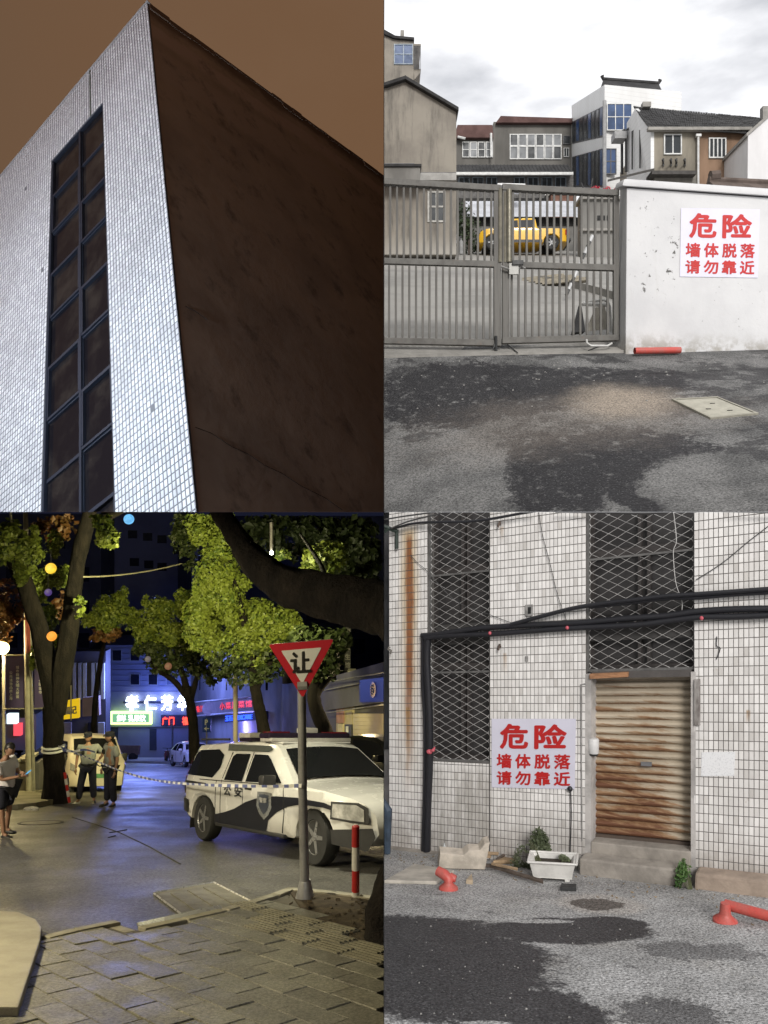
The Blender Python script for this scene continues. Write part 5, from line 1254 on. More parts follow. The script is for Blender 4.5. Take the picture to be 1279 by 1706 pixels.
mb = MB(); mb.lathe([(.055, -.006), (.065, -.006), (.065, .006), (.055, .006), (.055, -.006)], 20, Matrix.Translation(fd(949, 1428, .12)) @ Matrix.Rotation(R(60), 4, 'X')); tag(mb.build('wire_ring', M_cable), 'black wire ring standing behind the white planter', 'ring')
# kerb block right, weed, brick, patch stone
kb = thing('kerb_block', 'long weathered sandstone block lying along the wall at the right', 'block', g2(1220, 1490)); mb = MB(); s0_ = S(1163, 1460); mb.hexa([fw(s0_, hB - .12, .22), fw(sR, hB - .12, .22), fw(sR, hB - .12, .005), fw(s0_, hB - .12, .005)], [fw(s0_ + .01, hB + .20, .21), fw(sR, hB + .20, .21), fw(sR, hB + .20, .007), fw(s0_ + .01, hB + .20, .007)])
mb.build('block', pm('sandstone', (.40, .315, .25), .9, .35, 3, bump=.5, bscale=22), kb, bevel=.025)
we = thing('weed', 'bright green weed clump between the doorstep and the sandstone block', 'weed', g2(1150, 1480)); lm3 = leafmat('weed_leaf', (.07, .15, .04), (.14, .24, .07), .3)
leaves('foliage', [(fd(1149, 1455, .24), (.09, .08, .20)), (fd(1150, 1475, .26), (.08, .08, .08)), (fd(1146, 1430, .22), (.05, .05, .08))], 520, .034, lm3, we, seed=12, freq=.8, aspect=.3); mb = MB()
for k in range(7): mb.tube([g2(1150 + k - 3, 1482), fd(1149 + (k - 3) * 3, 1430 + 5 * abs(k - 3), .24)], [.005, .002], 4)
kind(mb.build('stem', pm('stem_green', (.10, .11, .05), .8), we), 'stuff')
mb = MB(); mb.hexa([g2(933, 1484), g2(960, 1485), g2(960, 1478), g2(935, 1477)], [p + up * .035 for p in (g2(933, 1484), g2(960, 1485), g2(960, 1478), g2(935, 1477))]); tag(mb.build('black_brick', pm('brick_black', (.03, .03, .03), .8, .3, 10), bevel=.006), 'flat black brick lying on the street below the planter', 'brick')
mb = MB(); mb.prism([g2(776, 1472), g2(787, 1474), g2(785, 1462)], Vector((.01, .05, .02))); tag(mb.build('cardboard_scrap', pm('card', (.55, .43, .30), .8, .3, 9)), 'torn scrap of tan cardboard beside the red stump', 'cardboard')
# red fallen bollards
def cone(par, base, r, tilt=Matrix.Identity(4), hgt=.16):
    mb = MB(); mb.lathe([(r, 0), (r * .97, .02), (r * .55, .055), (r * .45, .075), (r * .42, hgt * .8), (r * .36, hgt)], 20, Matrix.Translation(base) @ tilt); return mb.build('base', M_rplast, par, smooth=True)
rb = thing('bollard_stump', 'red plastic bollard bent over at its flared base near the sandy slab', 'bollard', g2(747, 1484)); b_ = g2(747, 1482); cone(rb, b_, .098, hgt=.09)
mb = MB(); mb.tube([b_ + up * .05, b_ + Vector((.005, .02, .095)), b_ + Vector((-.035, .05, .125)), b_ + Vector((-.10, .10, .14))], [.045, .052, .053, .048], 14); mb.build('tube', M_rplast, rb, smooth=True)
mb = MB(); mb.tube([b_ + Vector((.02, .04, .105)), b_ + Vector((.075, .02, .095))], [.045, .034], 12); mb.build('flap', M_rplast, rb, smooth=True)
rb2 = thing('fallen_bollard', 'red plastic bollard fallen over on the street at the right edge', 'bollard', g2(1208, 1537)); b2 = g2(1208, 1536); cone(rb2, b2, .102)
mb = MB(); a, b = g2(1208, 1531, .125), g2(1330, 1551, .055); mb.tube([a, b], .044, 16); mb.build('tube', M_rplast, rb2, smooth=True)
mb = MB(); d = (b - a).normalized(); mb.tube([a - d * .004, a + d * .002], .04, 14); mb.build('hollow', pm('black_iron', (.02, .02, .02), .5), rb2)

# dry leaves and paper bits blown against the wall foot
rnd = random.Random(31); mb = MB()
for k in range(90):
    px = rnd.uniform(642, 1278); y0 = 1170 + .121 * (px + 1350); p = g2(px, y0 + 6 + abs(rnd.gauss(0, 1)) * 16); s_ = rnd.uniform(.008, .024); a_ = rnd.random() * 6
    d = Vector((math.cos(a_), math.sin(a_), 0)) * s_; e_ = Vector((-d.y, d.x, 0)) * .5; h = Vector((0, 0, .004 + rnd.random() * .01))
    mb.quad(p - d + h, p - e_ + h * .5, p + d + h * 1.5, p + e_ + h * .4)
kind(mb.build('leaves', pm('dry_leaf', (.26, .19, .11), .9, .5, 30), fix=False), 'stuff')
# ================================================================== lower left: the cordoned night street
ZONE[0] = 'BL'
HK, HC = .2938, -1.6
def g3(px, py, lift=0.):
    D = 2080.0 / (py - 1235); return P(px, py, D) + Vector((0, 0, lift))
def gz(x, y): return HC - HK * y
UP3 = Vector((0, HK, 1)).normalized()
up = Vector((0, 0, 1))
# ---- road surface
t = NT('night_asphalt'); fine = t.noise(30, 4, .85)
c = t.mix(t.step(t.noise(.6, 6, .65), .35, .68), (.12, .116, .106), (.075, .073, .07))
c = t.mix(t.step(t.noise(2.5, 6, .7), .56, .70, 0, .45), c, (.05, .05, .05))
c = t.mix(.85, c, t.mix(t.step(fine, .3, .7), (.08, .08, .08), (.92, .92, .92)), 'OVERLAY')
M_nroad = t.out(c, t.step(t.noise(.8, 4), .3, .7, .42, .62), bump=t.math('ADD', t.vor(90), t.noise(20, 3)), bstr=.35, bdist=.012)
mb = MB(); nx, ny = 20, 44
for j in range(ny + 1):
    for i in range(nx + 1):
        y = -5 + 100 * (j / ny) ** 1.6; x = -52 + 54 * i / nx; mb.v.append(Vector((x, y, gz(x, y))))
for j in range(ny):
    for i in range(nx): a = j * (nx + 1) + i; mb.f.append((a, a + 1, a + nx + 2, a + nx + 1)); mb.m.append(0)
kind(mb.build('road', M_nroad), 'structure')
# ---- near pavement: kerb, pavers, slab
def raised(mb, poly, h, mi=0):
    lo = [Vector((p.x, p.y, gz(p.x, p.y) - .05)) for p in poly]; hi = [Vector((p.x, p.y, gz(p.x, p.y) + h)) for p in poly]; n = len(poly)
    mb.add(lo + hi, [tuple(range(n, 2 * n))] + [(i, (i + 1) % n, n + (i + 1) % n, n + i) for i in range(n)], mi)
KH = .085
M_pave = pm('night_paving_base', (.11, .10, .08), .9, .3, 4)
edge_px = [(66, 1580), (120, 1566), (190, 1551), (228, 1563), (300, 1547), (366, 1531), (410, 1518), (450, 1505), (480, 1493), (560, 1500), (645, 1512)]
edge = [g3(x, y) for x, y in edge_px]
poly = edge + [Vector((.3, 3.2, 0)), Vector((-2.6, 3.2, 0)), g3(70, 1640), g3(66, 1600)]
mb = MB(); raised(mb, poly, KH - .022); pv = kind(mb.build('pavement', M_pave), 'structure')
t = NT('night_paver'); c = t.mix(t.objrand(), (.225, .218, .18), (.165, .16, .138)); c = t.mix(t.step(t.noise(3.5, 6, .7), .42, .70, 0, .6), c, (.10, .097, .085)); c = t.mix(.7, c, t.mix(t.step(t.noise(50, 4, .85), .3, .7), (.1, .1, .1), (.9, .9, .9)), 'OVERLAY')
M_paver = t.out(c, t.step(t.noise(3, 3), .3, .7, .42, .62), bump=t.math('ADD', t.noise(45, 3, .7), t.math('MULTIPLY', t.noise(6, 3), 2)), bstr=.3, bdist=.01)
def inpoly(p, poly):
    c_ = False; n = len(poly)
    for i in range(n):
        a, b = poly[i], poly[(i + 1) % n]
        if (a.y > p.y) != (b.y > p.y) and p.x < (b.x - a.x) * (p.y - a.y) / (b.y - a.y) + a.x: c_ = not c_
    return c_
ang = R(45); d2 = Vector((math.cos(ang), math.sin(ang), 0)); d1 = Vector((math.sin(ang), -math.cos(ang), 0))
rnd = random.Random(2); pl_, pw_ = .40, .20; o0 = edge[0]
base_rot = lambda: Matrix((d1, d2, Vector((0, 0, 1)))).transposed()
def sheared(M3):   # lay a flat piece on the slope
    return Matrix(((1, 0, 0), (0, 1, 0), (0, -HK, 1))) @ M3
tact = pm('tactile_paver', (.25, .235, .18), .6, .35, 5)
bed_poly = [g3(452, 1506), g3(480, 1494), g3(560, 1501), g3(648, 1513), Vector((.35, 5.5, 0)), g3(640, 1610), g3(560, 1560), g3(505, 1533)]
npv = 0
def clip2(q, a, n):
    out = []
    for i in range(len(q)):
        p, r_ = q[i], q[(i + 1) % len(q)]; dp, dr_ = (p - a).dot(n), (r_ - a).dot(n)
        if dp >= 0: out.append(p)
        if dp * dr_ < 0: out.append(p.lerp(r_, dp / (dp - dr_)))
    return out
for i in range(-9, 16):
    for j in range(-14, 22):
        p = o0 + d1 * ((i + (.5 if j % 2 else 0)) * pl_) + d2 * (j * pw_); p.z = 0
        if p.y < 3.9 or p.y > 9 or inpoly(p, bed_poly) or p.x < -4 or p.x > .1: continue
        w1_, w2_ = pl_ - .005 - rnd.random() * .005, pw_ - .005 - rnd.random() * .005
        q = [p + d1 * (a * w1_ / 2) + d2 * (b * w2_ / 2) for a, b in ((-1, -1), (1, -1), (1, 1), (-1, 1))]
        ok = inpoly(p, poly) or any(inpoly(v, poly) for v in q)
        if not ok: continue
        for k in range(len(edge) - 1):
            a, b = edge[k].copy(), edge[k + 1].copy(); a.z = b.z = 0; d = b - a; u = (p - a).dot(d) / d.length_squared
            if -.3 < u < 1.3 and abs((p - a).dot(Vector((d.y, -d.x, 0)).normalized())) < .45: q = clip2(q, a + Vector((d.y, -d.x, 0)).normalized() * .115, Vector((d.y, -d.x, 0)).normalized())
            if len(q) < 3: break
        if len(q) < 3: continue
        a = g3(69, 1574); a.z = 0; q = clip2(q, a, Vector((1, .25, 0)).normalized())
        if len(q) < 3: continue
        c0 = sum(q, Vector()) / len(q); tx_, ty_, dz = rnd.gauss(0, .007), rnd.gauss(0, .007), rnd.uniform(-.003, .005)
        hz_ = lambda v, s_: gz(v.x, v.y) + KH + dz + tx_ * (v.x - c0.x) + ty_ * (v.y - c0.y) + s_
        n = len(q); mb = MB(); lo = [Vector((v.x, v.y, hz_(v, -.06))) for v in q]; m1 = [Vector((v.x, v.y, hz_(v, -.006))) for v in q]; in_ = [v.lerp(c0, .006 / max(.02, (v - c0).length)) for v in q]; hi = [Vector((v.x, v.y, hz_(v, 0))) for v in in_]
        mb.add(lo + m1 + hi, [tuple(range(2 * n, 3 * n))] + [(k, (k + 1) % n, n + (k + 1) % n, n + k) for k in range(n)] + [(n + k, n + (k + 1) % n, 2 * n + (k + 1) % n, 2 * n + k) for k in range(n)])
        mb.build('paver', M_paver, pv); npv += 1
        # the tactile strip: four raised bars on a paver
        qq = p - g3(395, 1528); qq.z = 0; along = qq.dot(Vector((.66, -.75, 0)).normalized()); off = abs(qq.dot(Vector((.75, .66, 0)).normalized()))
        if 0 < along < 3.4 and off < .26 and n == 4:
            mb = MB()
            for k in range(4):
                b_ = p + d2 * ((k - 1.5) * .046); M_ = sheared(base_rot() @ Matrix.Diagonal((w1_ - .05, .026, .012)))
                mb.box(Vector((b_.x, b_.y, gz(b_.x, b_.y) + KH + dz + .006)), (1, 1, 1), M_)
            bb = mb.build('tactile_bar', tact, pv); kind(bb, 'stuff')
print('pavers', npv)
M_kerb = pm('night_kerb_stone', (.33, .31, .25), .75, .3, 5, bump=.3)
for k in range(len(edge) - 1):
    a, b = edge[k], edge[k + 1]; d = (b - a); d.z = 0; d.normalize(); s_ = Vector((d.y, -d.x, 0)) * .11
    mb = MB(); h = KH + .012 if k not in (2, ) else KH - .02
    f = lambda p, z: Vector((p.x, p.y, gz(p.x, p.y) + z)); g_ = d * .006
    a2, b2 = a + g_, b - g_
    mb.hexa([f(a2, -.05), f(b2, -.05), f(b2 + s_, -.05), f(a2 + s_, -.05)], [f(a2, h), f(b2, h), f(b2 + s_, h), f(a2 + s_, h)]); kind(mb.build('kerb', M_kerb, bevel=.012), 'structure')
# steel edge strip across the ramp
mb = MB(); a, b = g3(228, 1561, KH + .014), g3(366, 1529, KH + .014); mb.hexa([a, b, b + Vector((.05, -.05, -.02)), a + Vector((.05, -.05, -.02))], [a + up * .02, b + up * .02, b + Vector((.05, -.05, 0)), a + Vector((.05, -.05, 0))]); kind(mb.build('kerb_edge', pm('edge_steel', (.42, .42, .45), .3, .2, 8, metal=.4)), 'structure')
# bright granite slab at the left corner
mb = MB(); sp_ = [g3(-30, 1543), g3(30, 1546), g3(60, 1560), g3(69, 1574), g3(66, 1600), g3(30, 1720), g3(-60, 1720)]
raised(mb, sp_, .14); kind(mb.build('pavement_slab', pm('granite_night', (.34, .32, .26), .6, .25, 3, bump=.25, bscale=140, fine=.3), bevel=.01), 'structure')
mb = MB(); mb.tube([g3(-5, 1662, .125), g3(18, 1666, .125), g3(38, 1671, .125)], .006, 4); kind(mb.build('slab_crack', M_seam), 'structure')
# planting bed
t = NT('bed_soil'); c = t.mix(t.step(t.noise(4, 6, .7), .38, .62), (.11, .085, .055), (.055, .042, .03)); M_bed = t.out(c, .95, bump=t.noise(16, 6, .75), bstr=.9, bdist=.05)
mb = MB(); raised(mb, [p for p in bed_poly[1:]], KH - .005); kind(mb.build('soil', M_bed), 'structure')
rnd = random.Random(77); mb = MB()
for k in range(150):
    p = g3(rnd.uniform(470, 638), rnd.uniform(1505, 1590))
    if not inpoly(p, bed_poly): continue
    s_ = rnd.uniform(.008, .03); mb.box(Vector((p.x, p.y, gz(p.x, p.y) + KH + s_ * .2)), (s_ * 1.4, s_, s_ * .6), Matrix.Rotation(rnd.random() * 6, 3, 'Z') @ Matrix.Rotation(rnd.random(), 3, 'X'))
kind(mb.build('debris', M_bed), 'stuff')
# road plates: rectangular drain slabs and the round cover
dc = thing('drain_cover', 'rectangular concrete drain cover with ribbed strips in the road by the kerb', 'drain cover', g3(345, 1505)); q = [g3(256, 1490), g3(356, 1472), g3(432, 1511), g3(316, 1536)]
M_dr = pm('drain_concrete', (.17, .16, .13), .7, .35, 4, bump=.3); q2 = [Vector((p.x, p.y, gz(p.x, p.y))) for p in q]
mb = MB(); mb.hexa([p - up * .03 for p in q2], [p + up * .012 for p in q2]); mb.build('slab', M_dr, dc, bevel=.006)
for u in (.25, .52, .78):
    a, b = q2[0].lerp(q2[1], u), q2[3].lerp(q2[2], u); a, b = a.lerp(b, .12), a.lerp(b, .9); w_ = (q2[1] - q2[0]) * .055
    mb = MB(); mb.hexa([a - w_, a + w_, b + w_, b - w_], [p + up * .024 for p in (a - w_, a + w_, b + w_, b - w_)]); mb.build('rib', M_dr, dc, bevel=.004)
mb = MB(); e_ = [q2[0].lerp(q2[3], -.03), q2[0].lerp(q2[1], 0), ]
for i in range(4):
    a, b = q2[i], q2[(i + 1) % 4]; mb.tube([a + up * .012, b + up * .012], .012, 4)
mb.build('frame', pm('edge_steel', (.42, .42, .45), .3, .2, 8, metal=.4), dc)
mc_ = thing('manhole_cover', 'round dark ringed manhole cover in the road by the left kerb', 'manhole cover', g3(68, 1372)); ctr = g3(68, 1371); mb = MB()
SH = Matrix(((1, 0, 0, 0), (0, 1, 0, 0), (0, -HK, 1, 0), (0, 0, 0, 1)))
mb.lathe([(.42, .002), (.42, .010), (.37, .010), (.37, .002)], 32, Matrix.Translation(ctr) @ SH); mb.build('ring', M_seam, mc_); mb = MB(); mb.lathe([(.36, .002), (.36, .008), (.001, .008)], 32, Matrix.Translation(ctr) @ SH); mb.build('lid', pm('lid_iron', (.16, .15, .12), .6, .3, 6, metal=.2), mc_)
# cracks and painted line on the road
mb = MB()
for pts in (((120, 1362), (165, 1376), (200, 1388), (250, 1412), (300, 1440)), ((182, 1388), (211, 1383)), ((180, 1396), (192, 1393))):
    mb.tube([g3(*p) + up * .001 for p in pts], .014, 4)
kind(mb.build('road_crack', M_seam), 'structure')
mb = MB()
for a, b in (((130, 1322), (215, 1314)), ((160, 1308), (225, 1316))):
    p, r_ = g3(*a), g3(*b); w_ = Vector((.0, .09, -.026)); mb.quad(p + up * .005, r_ + up * .005, r_ + w_ + up * .005, p + w_ + up * .005)
kind(mb.build('road_marking', pm('marking_worn', (.34, .33, .30), .8, .5, 8)), 'structure')
# far pavement under the forked tree
fp_px = [(-40, 1352), (30, 1349), (60, 1346), (90, 1340), (112, 1332), (108, 1318), (70, 1306), (-40, 1300)]
fpp = [g3(x, y) for x, y in fp_px]; mb = MB(); raised(mb, fpp, .13); kind(mb.build('pavement', pm('far_paving', (.26, .245, .18), .7, .35, 1.6, bump=.2), bevel=.02), 'structure')
mb = MB()
for k in range(3):
    p = g3(46 + 6 * k, 1350 - k % 2, .03); mb.ball(p, (.10, .07, .05), 8, 5)
kind(mb.build('litter', pm('litter_white', (.6, .58, .52), .7)), 'stuff')
# pavement in front of the shops on the right and the far blue forecourt
mb = MB(); raised(mb, [g3(560, 1322), g3(660, 1345), g3(660, 1290), g3(400, 1262), g3(330, 1258), g3(330, 1262)], .1); kind(mb.build('pavement', pm('shop_paving', (.2, .19, .17), .7, .3, 2)), 'structure')
mb = MB(); raised(mb, [g3(196, 1271), g3(300, 1273), g3(300, 1261), g3(190, 1260)], .16); kind(mb.build('traffic_island', pm('island_paving', (.36, .36, .36), .7, .3, .5)), 'structure')

# ------------------------------------------------------------------ street furniture
M_galv = pm('night_galvanised', (.36, .36, .38), .42, .3, 6, metal=.45, bump=.05)
ys = thing('yield_sign', 'red and white inverted triangle sign on a grey post in the foreground', 'road sign', g3(508, 1510))
SD = g3(508, 1510).y
bp = Vector((g3(508, 1510).x, SD, gz(0, SD) + KH))
mb = MB(); mb.tube([bp, P(504, 1320, SD), P(502, 1085, SD)], [.046, .043, .040], 16); mb.build('post', M_galv, ys, smooth=True)
mb = MB(); mb.lathe([(.10, -.02), (.085, .03), (.055, .16), (.05, .17)], 16, Matrix.Translation(bp)); mb.build('sleeve', M_galv, ys, smooth=True)
FD = SD - .075
tri = [P(447, 1074, FD), P(556, 1065, FD - .03), P(504, 1163, FD)]
def rounded(tri, r):
    out = []; n = len(tri)
    for i in range(n):
        p0, p1, p2 = tri[i - 1], tri[i], tri[(i + 1) % n]; a = p1 + (p0 - p1).normalized() * r; b = p1 + (p2 - p1).normalized() * r
        for k in range(5): u = k / 4; out.append(a.lerp(p1, u).lerp(p1.lerp(b, u), u))
    return out
mb = MB(); mb.prism(rounded(tri, .03), Vector((0, .012, 0))); mb.build('plate', pm('sign_red', (.42, .014, .03), .35, .15, 3, bump=0), ys)
cen = sum(tri, Vector()) / 3; inner = [cen + (p - cen) * .62 for p in tri]
mb = MB(); mb.prism([p + Vector((0, -.004, 0)) for p in rounded(inner, .014)], Vector((0, .003, 0))); mb.build('face', pm('sign_white', (.62, .62, .63), .35, .1, 3, bump=0), ys)
mb = MB(); qd = [P(480, 1086, FD - .012), P(520, 1083, FD - .02), P(520, 1121, FD - .02), P(480, 1124, FD - .012)]; lettering(mb, '让', qd, .08, .02, .95, .98, .001, .03); mb.build('lettering', pm('sign_black', (.015, .015, .015), .4, bump=0), ys, fix=False)
mb = MB(); mb.prism([p + Vector((0, .0125, 0)) for p in rounded([cen + (p - cen) * 1.01 for p in tri], .03)], Vector((0, .006, 0))); mb.build('backing', M_galv, ys)
mb = MB(); mb.tube([P(496, 1142, FD + .02), P(512, 1141, FD + .02)], .05, 8); mb.build('clamp', M_galv, ys)
# bollard, red and white
bo_ = thing('striped_bollard', 'short red and white striped bollard beside the parked patrol pickup', 'bollard', g3(592, 1508)); M_bw = pm('bollard_white', (.6, .59, .56), .45, .2, 6); M_br = pm('bollard_red', (.42, .022, .022), .45, .2, 6)
BD2 = g3(592, 1508).y; ylist = [1511, 1485, 1449, 1410, 1377]
for k in range(4):
    mb = MB(); mb.tube([P(592, ylist[k], BD2), P(592.4, ylist[k + 1], BD2)], .037, 14); mb.build('band', M_br if k % 2 else M_bw, bo_, smooth=True)
mb = MB(); mb.ball(P(592.4, 1377, BD2), (.036, .036, .012), 12, 6); mb.build('cap', M_br, bo_, smooth=True)
b2_ = thing('striped_bollard', 'thin leaning red and white post by the foot of the forked tree', 'bollard', g3(114, 1338))
for k in range(5):
    a, b = P(115.5, 1337, 19.6), P(107.5, 1287, 19.6); mb = MB(); mb.tube([a.lerp(b, k / 5), a.lerp(b, (k + 1) / 5)], .036, 10); mb.build('band', M_br if k % 2 == 0 else M_bw, b2_, smooth=True)
# cordon tape
M_tw = pm('tape_white', (.82, .82, .82), .5, .1, bump=0); M_tb = pm('tape_blue', (.12, .15, .36), .5, .1, bump=0)
ct = thing('police_tape', 'blue and white cordon tape strung from the forked tree to the sign post', 'tape', P(100, 1245, 19.5))
pts = [(97, 1243, 19.6), (112, 1249, 19.2), (140, 1260, 18.2), (165, 1270, 17.2), (200, 1284, 15.6), (240, 1296, 14), (280, 1303, 12.4), (330, 1307, 10.8), (380, 1309, 9.6), (430, 1310, 8.6), (470, 1310, 8.0), (502, 1309, 7.42)]
def ribbon(par, pts, width, dash):
    q = [P(*p) for p in pts]; out = []
    for i in range(len(q) - 1):
        p0, p1, p2, p3 = q[max(0, i - 1)], q[i], q[i + 1], q[min(len(q) - 1, i + 2)]
        for k in range(24): u = k / 24; out.append(.5 * ((2 * p1) + (p2 - p0) * u + (2 * p0 - 5 * p1 + 4 * p2 - p3) * u * u + (3 * p1 - p0 - 3 * p2 + p3) * u ** 3))
    out.append(q[-1]); mb = MB(); L = 0
    for a, b in zip(out, out[1:]):
        L += (b - a).length; tw_ = math.sin(L * 2.2) * .5; h = (up * math.cos(tw_) + Vector((0, 1, 0)) * math.sin(tw_)) * width / 2; n_ = Vector((0, .0015, 0)); mb.hexa([a - h, b - h, b - h + n_, a - h + n_], [a + h, b + h, b + h + n_, a + h + n_], int(L / dash) % 2)
    return mb.build('ribbon', [M_tw, M_tb], par, fix=False)
ribbon(ct, pts, .036, .17)
ribbon(ct, [(97, 1246, 19.6), (107, 1241, 19.3), (110, 1245, 19.2), (104, 1249, 19.3), (122, 1252, 19.0), (140, 1249, 18.9), (158, 1253, 18.8)], .05, .5)
mb = MB()
for z_ in (1244, 1250): mb.lathe([(.30, -.02), (.31, 0), (.30, .02)], 18, Matrix.Translation(P(88, z_, 19.95)) @ Matrix.Diagonal((.95, .9, 1, 1)))
mb.build('wrap', M_tw, ct)
# lamp, utility pole, cabinet, banners
lmp = thing('street_lamp', 'glowing yellow street lamp on a thin pole at the left edge', 'street lamp', P(6, 1310, 24)); M_pole = pm('night_pole', (.30, .28, .24), .5, .3, 5, metal=.2)
mb = MB(); mb.tube([P(6, 1318, 24), P(6, 1086, 24)], .05, 10); mb.build('pole', M_pole, lmp)
mb = MB(); mb.ball(P(4, 1080, 24), .19, 14, 10); mb.build('bulb', glow('sodium_bulb', (1, .80, .22), 14), lmp)
mb = MB(); mb.lathe([(.06, 0), (.16, .14), (.17, .17), (.0001, .2)], 14, Matrix.Translation(P(4, 1073, 24))); mb.build('hood', M_pole, lmp)
up_ = thing('utility_pole', 'tall pale concrete utility pole with red paint marks left of the forked tree', 'pole', P(51, 1322, 23)); M_cp = pm('concrete_pole', (.40, .37, .31), .8, .25, 3)
mb = MB(); mb.tube([P(51, 1322, 23), P(47, 1100, 23), P(43, 880, 23), P(42, 853, 23)], [.13, .11, .07, .065], 14); mb.build('pole', M_cp, up_, smooth=True)
mb = MB(); mb.tube([P(46.4, 1088, 22.86), P(44, 960, 22.9)], [.075, .06], 8); mb.build('paint_mark', pm('faded_red', (.33, .07, .06), .7), up_)
mb = MB(); mb.tube([P(55, 1322, 22.9), P(52, 1130, 22.9), P(48, 1000, 22.95)], .035, 8); mb.build('conduit', M_pole, up_)
for y in (1092, 1181):
    mb = MB(); mb.tube([P(6, y, 23), P(84, y - 1, 23)], .025, 6); mb.build('banner_arm', M_pole, up_)
mb = MB(); mb.tube([P(42, 900, 23), P(20, 880, 23), P(18, 853, 23)], .04, 6); mb.build('bracket', M_pole, up_)
M_ban = pm('banner_purple', (.085, .06, .17), .7, .25, 1, bump=0)
for x0, x1, lb, cols in ((9, 41, 'purple banner with two columns of white characters under the street lamp', ((18, '公共法治品质上海'), (29, '城市精神文明大家谈'))), (57, 74, 'narrow purple banner right of the pale utility pole', ((67, '文明城市'),))):
    b_ = thing('banner', lb, 'banner', P(x0, 1181, 23)); mb = MB(); fbox(mb, x0, 1093, x1, 1180, 23.0, .015); mb.build('cloth', M_ban, b_)
    mb = MB()
    for cx, s_ in cols:
        for k, ch in enumerate(s_):
            y = (1118 if cx == 18 else 1109 if cx == 29 else 1132) + k * 6.1; lettering(mb, ch, [P(cx - 2.7, y, 22.99), P(cx + 2.7, y, 22.99), P(cx + 2.7, y + 5.4, 22.99), P(cx - 2.7, y + 5.4, 22.99)], 0, 0, 1, 1, .004, .03)
    mb.build('lettering', pm('banner_white', (.6, .57, .55), .6, bump=0), b_, fix=False)
cbn = thing('utility_cabinet', 'waist high grey steel utility cabinet beside the pale pole', 'cabinet', P(38, 1320, 23.4)); mb = MB(); fbox(mb, 29, 1268, 46, 1320, 23.3, .5); mb.build('body', pm('cabinet_steel', (.27, .25, .23), .55, .3, 3), cbn, bevel=.02); mb = MB(); fbox(mb, 28, 1265, 47, 1269, 23.2, .7); mb.build('lid', pm('cabinet_lid', (.35, .33, .28), .5), cbn)
mb = MB(); fbox(mb, 31, 1272, 44, 1316, 23.28, .03); mb.build('door', pm('cabinet_steel', (.27, .25, .23), .55, .3, 3), cbn)
c2_ = thing('utility_cabinet', 'narrow dark cabinet standing between the pale pole and the forked tree', 'cabinet', P(61, 1320, 23.6)); mb = MB(); fbox(mb, 57, 1270, 65, 1321, 23.6, .4); mb.build('body', pm('cabinet_dark', (.12, .115, .12), .5), c2_, bevel=.02)
# lanterns hung in the trees
for x, y, D, r, col, st_, lb in ((84.5, 947, 17.5, 9, (1, .62, .04), 1.0, 'yellow ball lantern hanging among the leaves left of the forked trunk'), (86, 1060, 17.5, 8, (1, .36, .04), 1.1, 'orange ball lantern hanging low by the left limb'), (80, 987, 17.5, 6, (.10, .05, .28), .6, 'dim purple ball lantern below the yellow one'), (214.5, 865, 17.5, 8.5, (.14, .45, .8), 1.1, 'pale blue ball lantern hanging at the top by the tree'), (365, 1104, 26, 4, (.35, .2, .08), .5, 'dim amber ball lantern under the middle trees'), (409, 1135, 26, 5, (.35, .35, .08), .5, 'dim greenish ball lantern beside the middle trunk'), (439, 1108, 0, 0, None, 0, ''), (280, 1110, 28, 6, (.45, .18, .10), .35, 'reddish ball lantern under the crown near the blue sign'), (246, 1098, 28, 5, (.3, .25, .3), .3, 'pale ball lantern under the left of the round crown')):
    if not col: continue
    l_ = thing('ball_lantern', lb, 'lantern', P(x, y, D), 'ball lanterns in the trees'); rr = r / F * D; t = NT('lantern_' + lb[:7]); c = t.mix(t.step(t.noise(9, 4, .7), .35, .65), tuple(k * .7 for k in col), col); m_ = t.out((.05, .05, .05), .6, emit=c, estr=st_)
    mb = MB(); mb.ball(P(x, y, D), (rr, rr, rr), 18, 12); mb.build('globe', m_, l_, smooth=True)
    mb = MB(); mb.tube([P(x, y - r, D), P(x, max(853.5, y - r - 22), D)], .006, 4); mb.build('cord', M_seam, l_)
cb_ = thing('overhead_cable', 'sagging pale cable strung between the forked tree and the crowns', 'cable', P(140, 960, 20)); mb = MB(); mb.tube([P(138 + (302 - 138) * k / 14, 961 + (939 - 961) * k / 14 + 22 * (k / 14) * (1 - k / 14), 20 + 6 * k / 14) for k in range(15)], .022, 6); mb.build('cable', pm('cable_pale', (.4, .37, .28), .6), cb_)

# ------------------------------------------------------------------ trees
t = NT('night_bark'); c = t.mix(t.step(t.noise(5, 6, .7, stretch=(1, 1, .35)), .35, .65), (.020, .016, .015), (.006, .005, .006)); M_bark = t.out(c, .9, bump=t.math('ADD', t.noise(9, 6, .7, stretch=(1, 1, .25)), t.noise(34, 4, .7)), bstr=.9, bdist=.06, spec=.2)
LG = leafmat('leaf_yellow_green', (.22, .27, .045), (.05, .09, .02), .18); LD = leafmat('leaf_shaded', (.05, .07, .022), (.03, .045, .018), .2); LO = leafmat('leaf_orange_lit', (.20, .085, .035), (.13, .09, .03), .25)  # dark leaves stand for unlit foliage, orange ones for leaves under orange lamplight
def tree(label, base, limbs, crowns, loc, group='street trees along the cordoned road'):
    tr_ = thing('street_tree', label, 'tree', loc, group)
    for k, (pts, rads) in enumerate(limbs): bark('trunk' if k == 0 else 'branch', pts, rads, M_bark, tr_, seed=k + len(label))
    for k, (blobs, n, size, m) in enumerate(crowns): leaves('crown', blobs, n, size, m, tr_, zmax=-.001, xmax=-.001, seed=k + len(label), ragged=4)
    return tr_
def B(px, py, D, rx, ry, rd=None): return (P(px, py, D), (rx / F * D, (rd if rd else min(rx, ry)) / F * D, ry / F * D))
D0 = 20.0
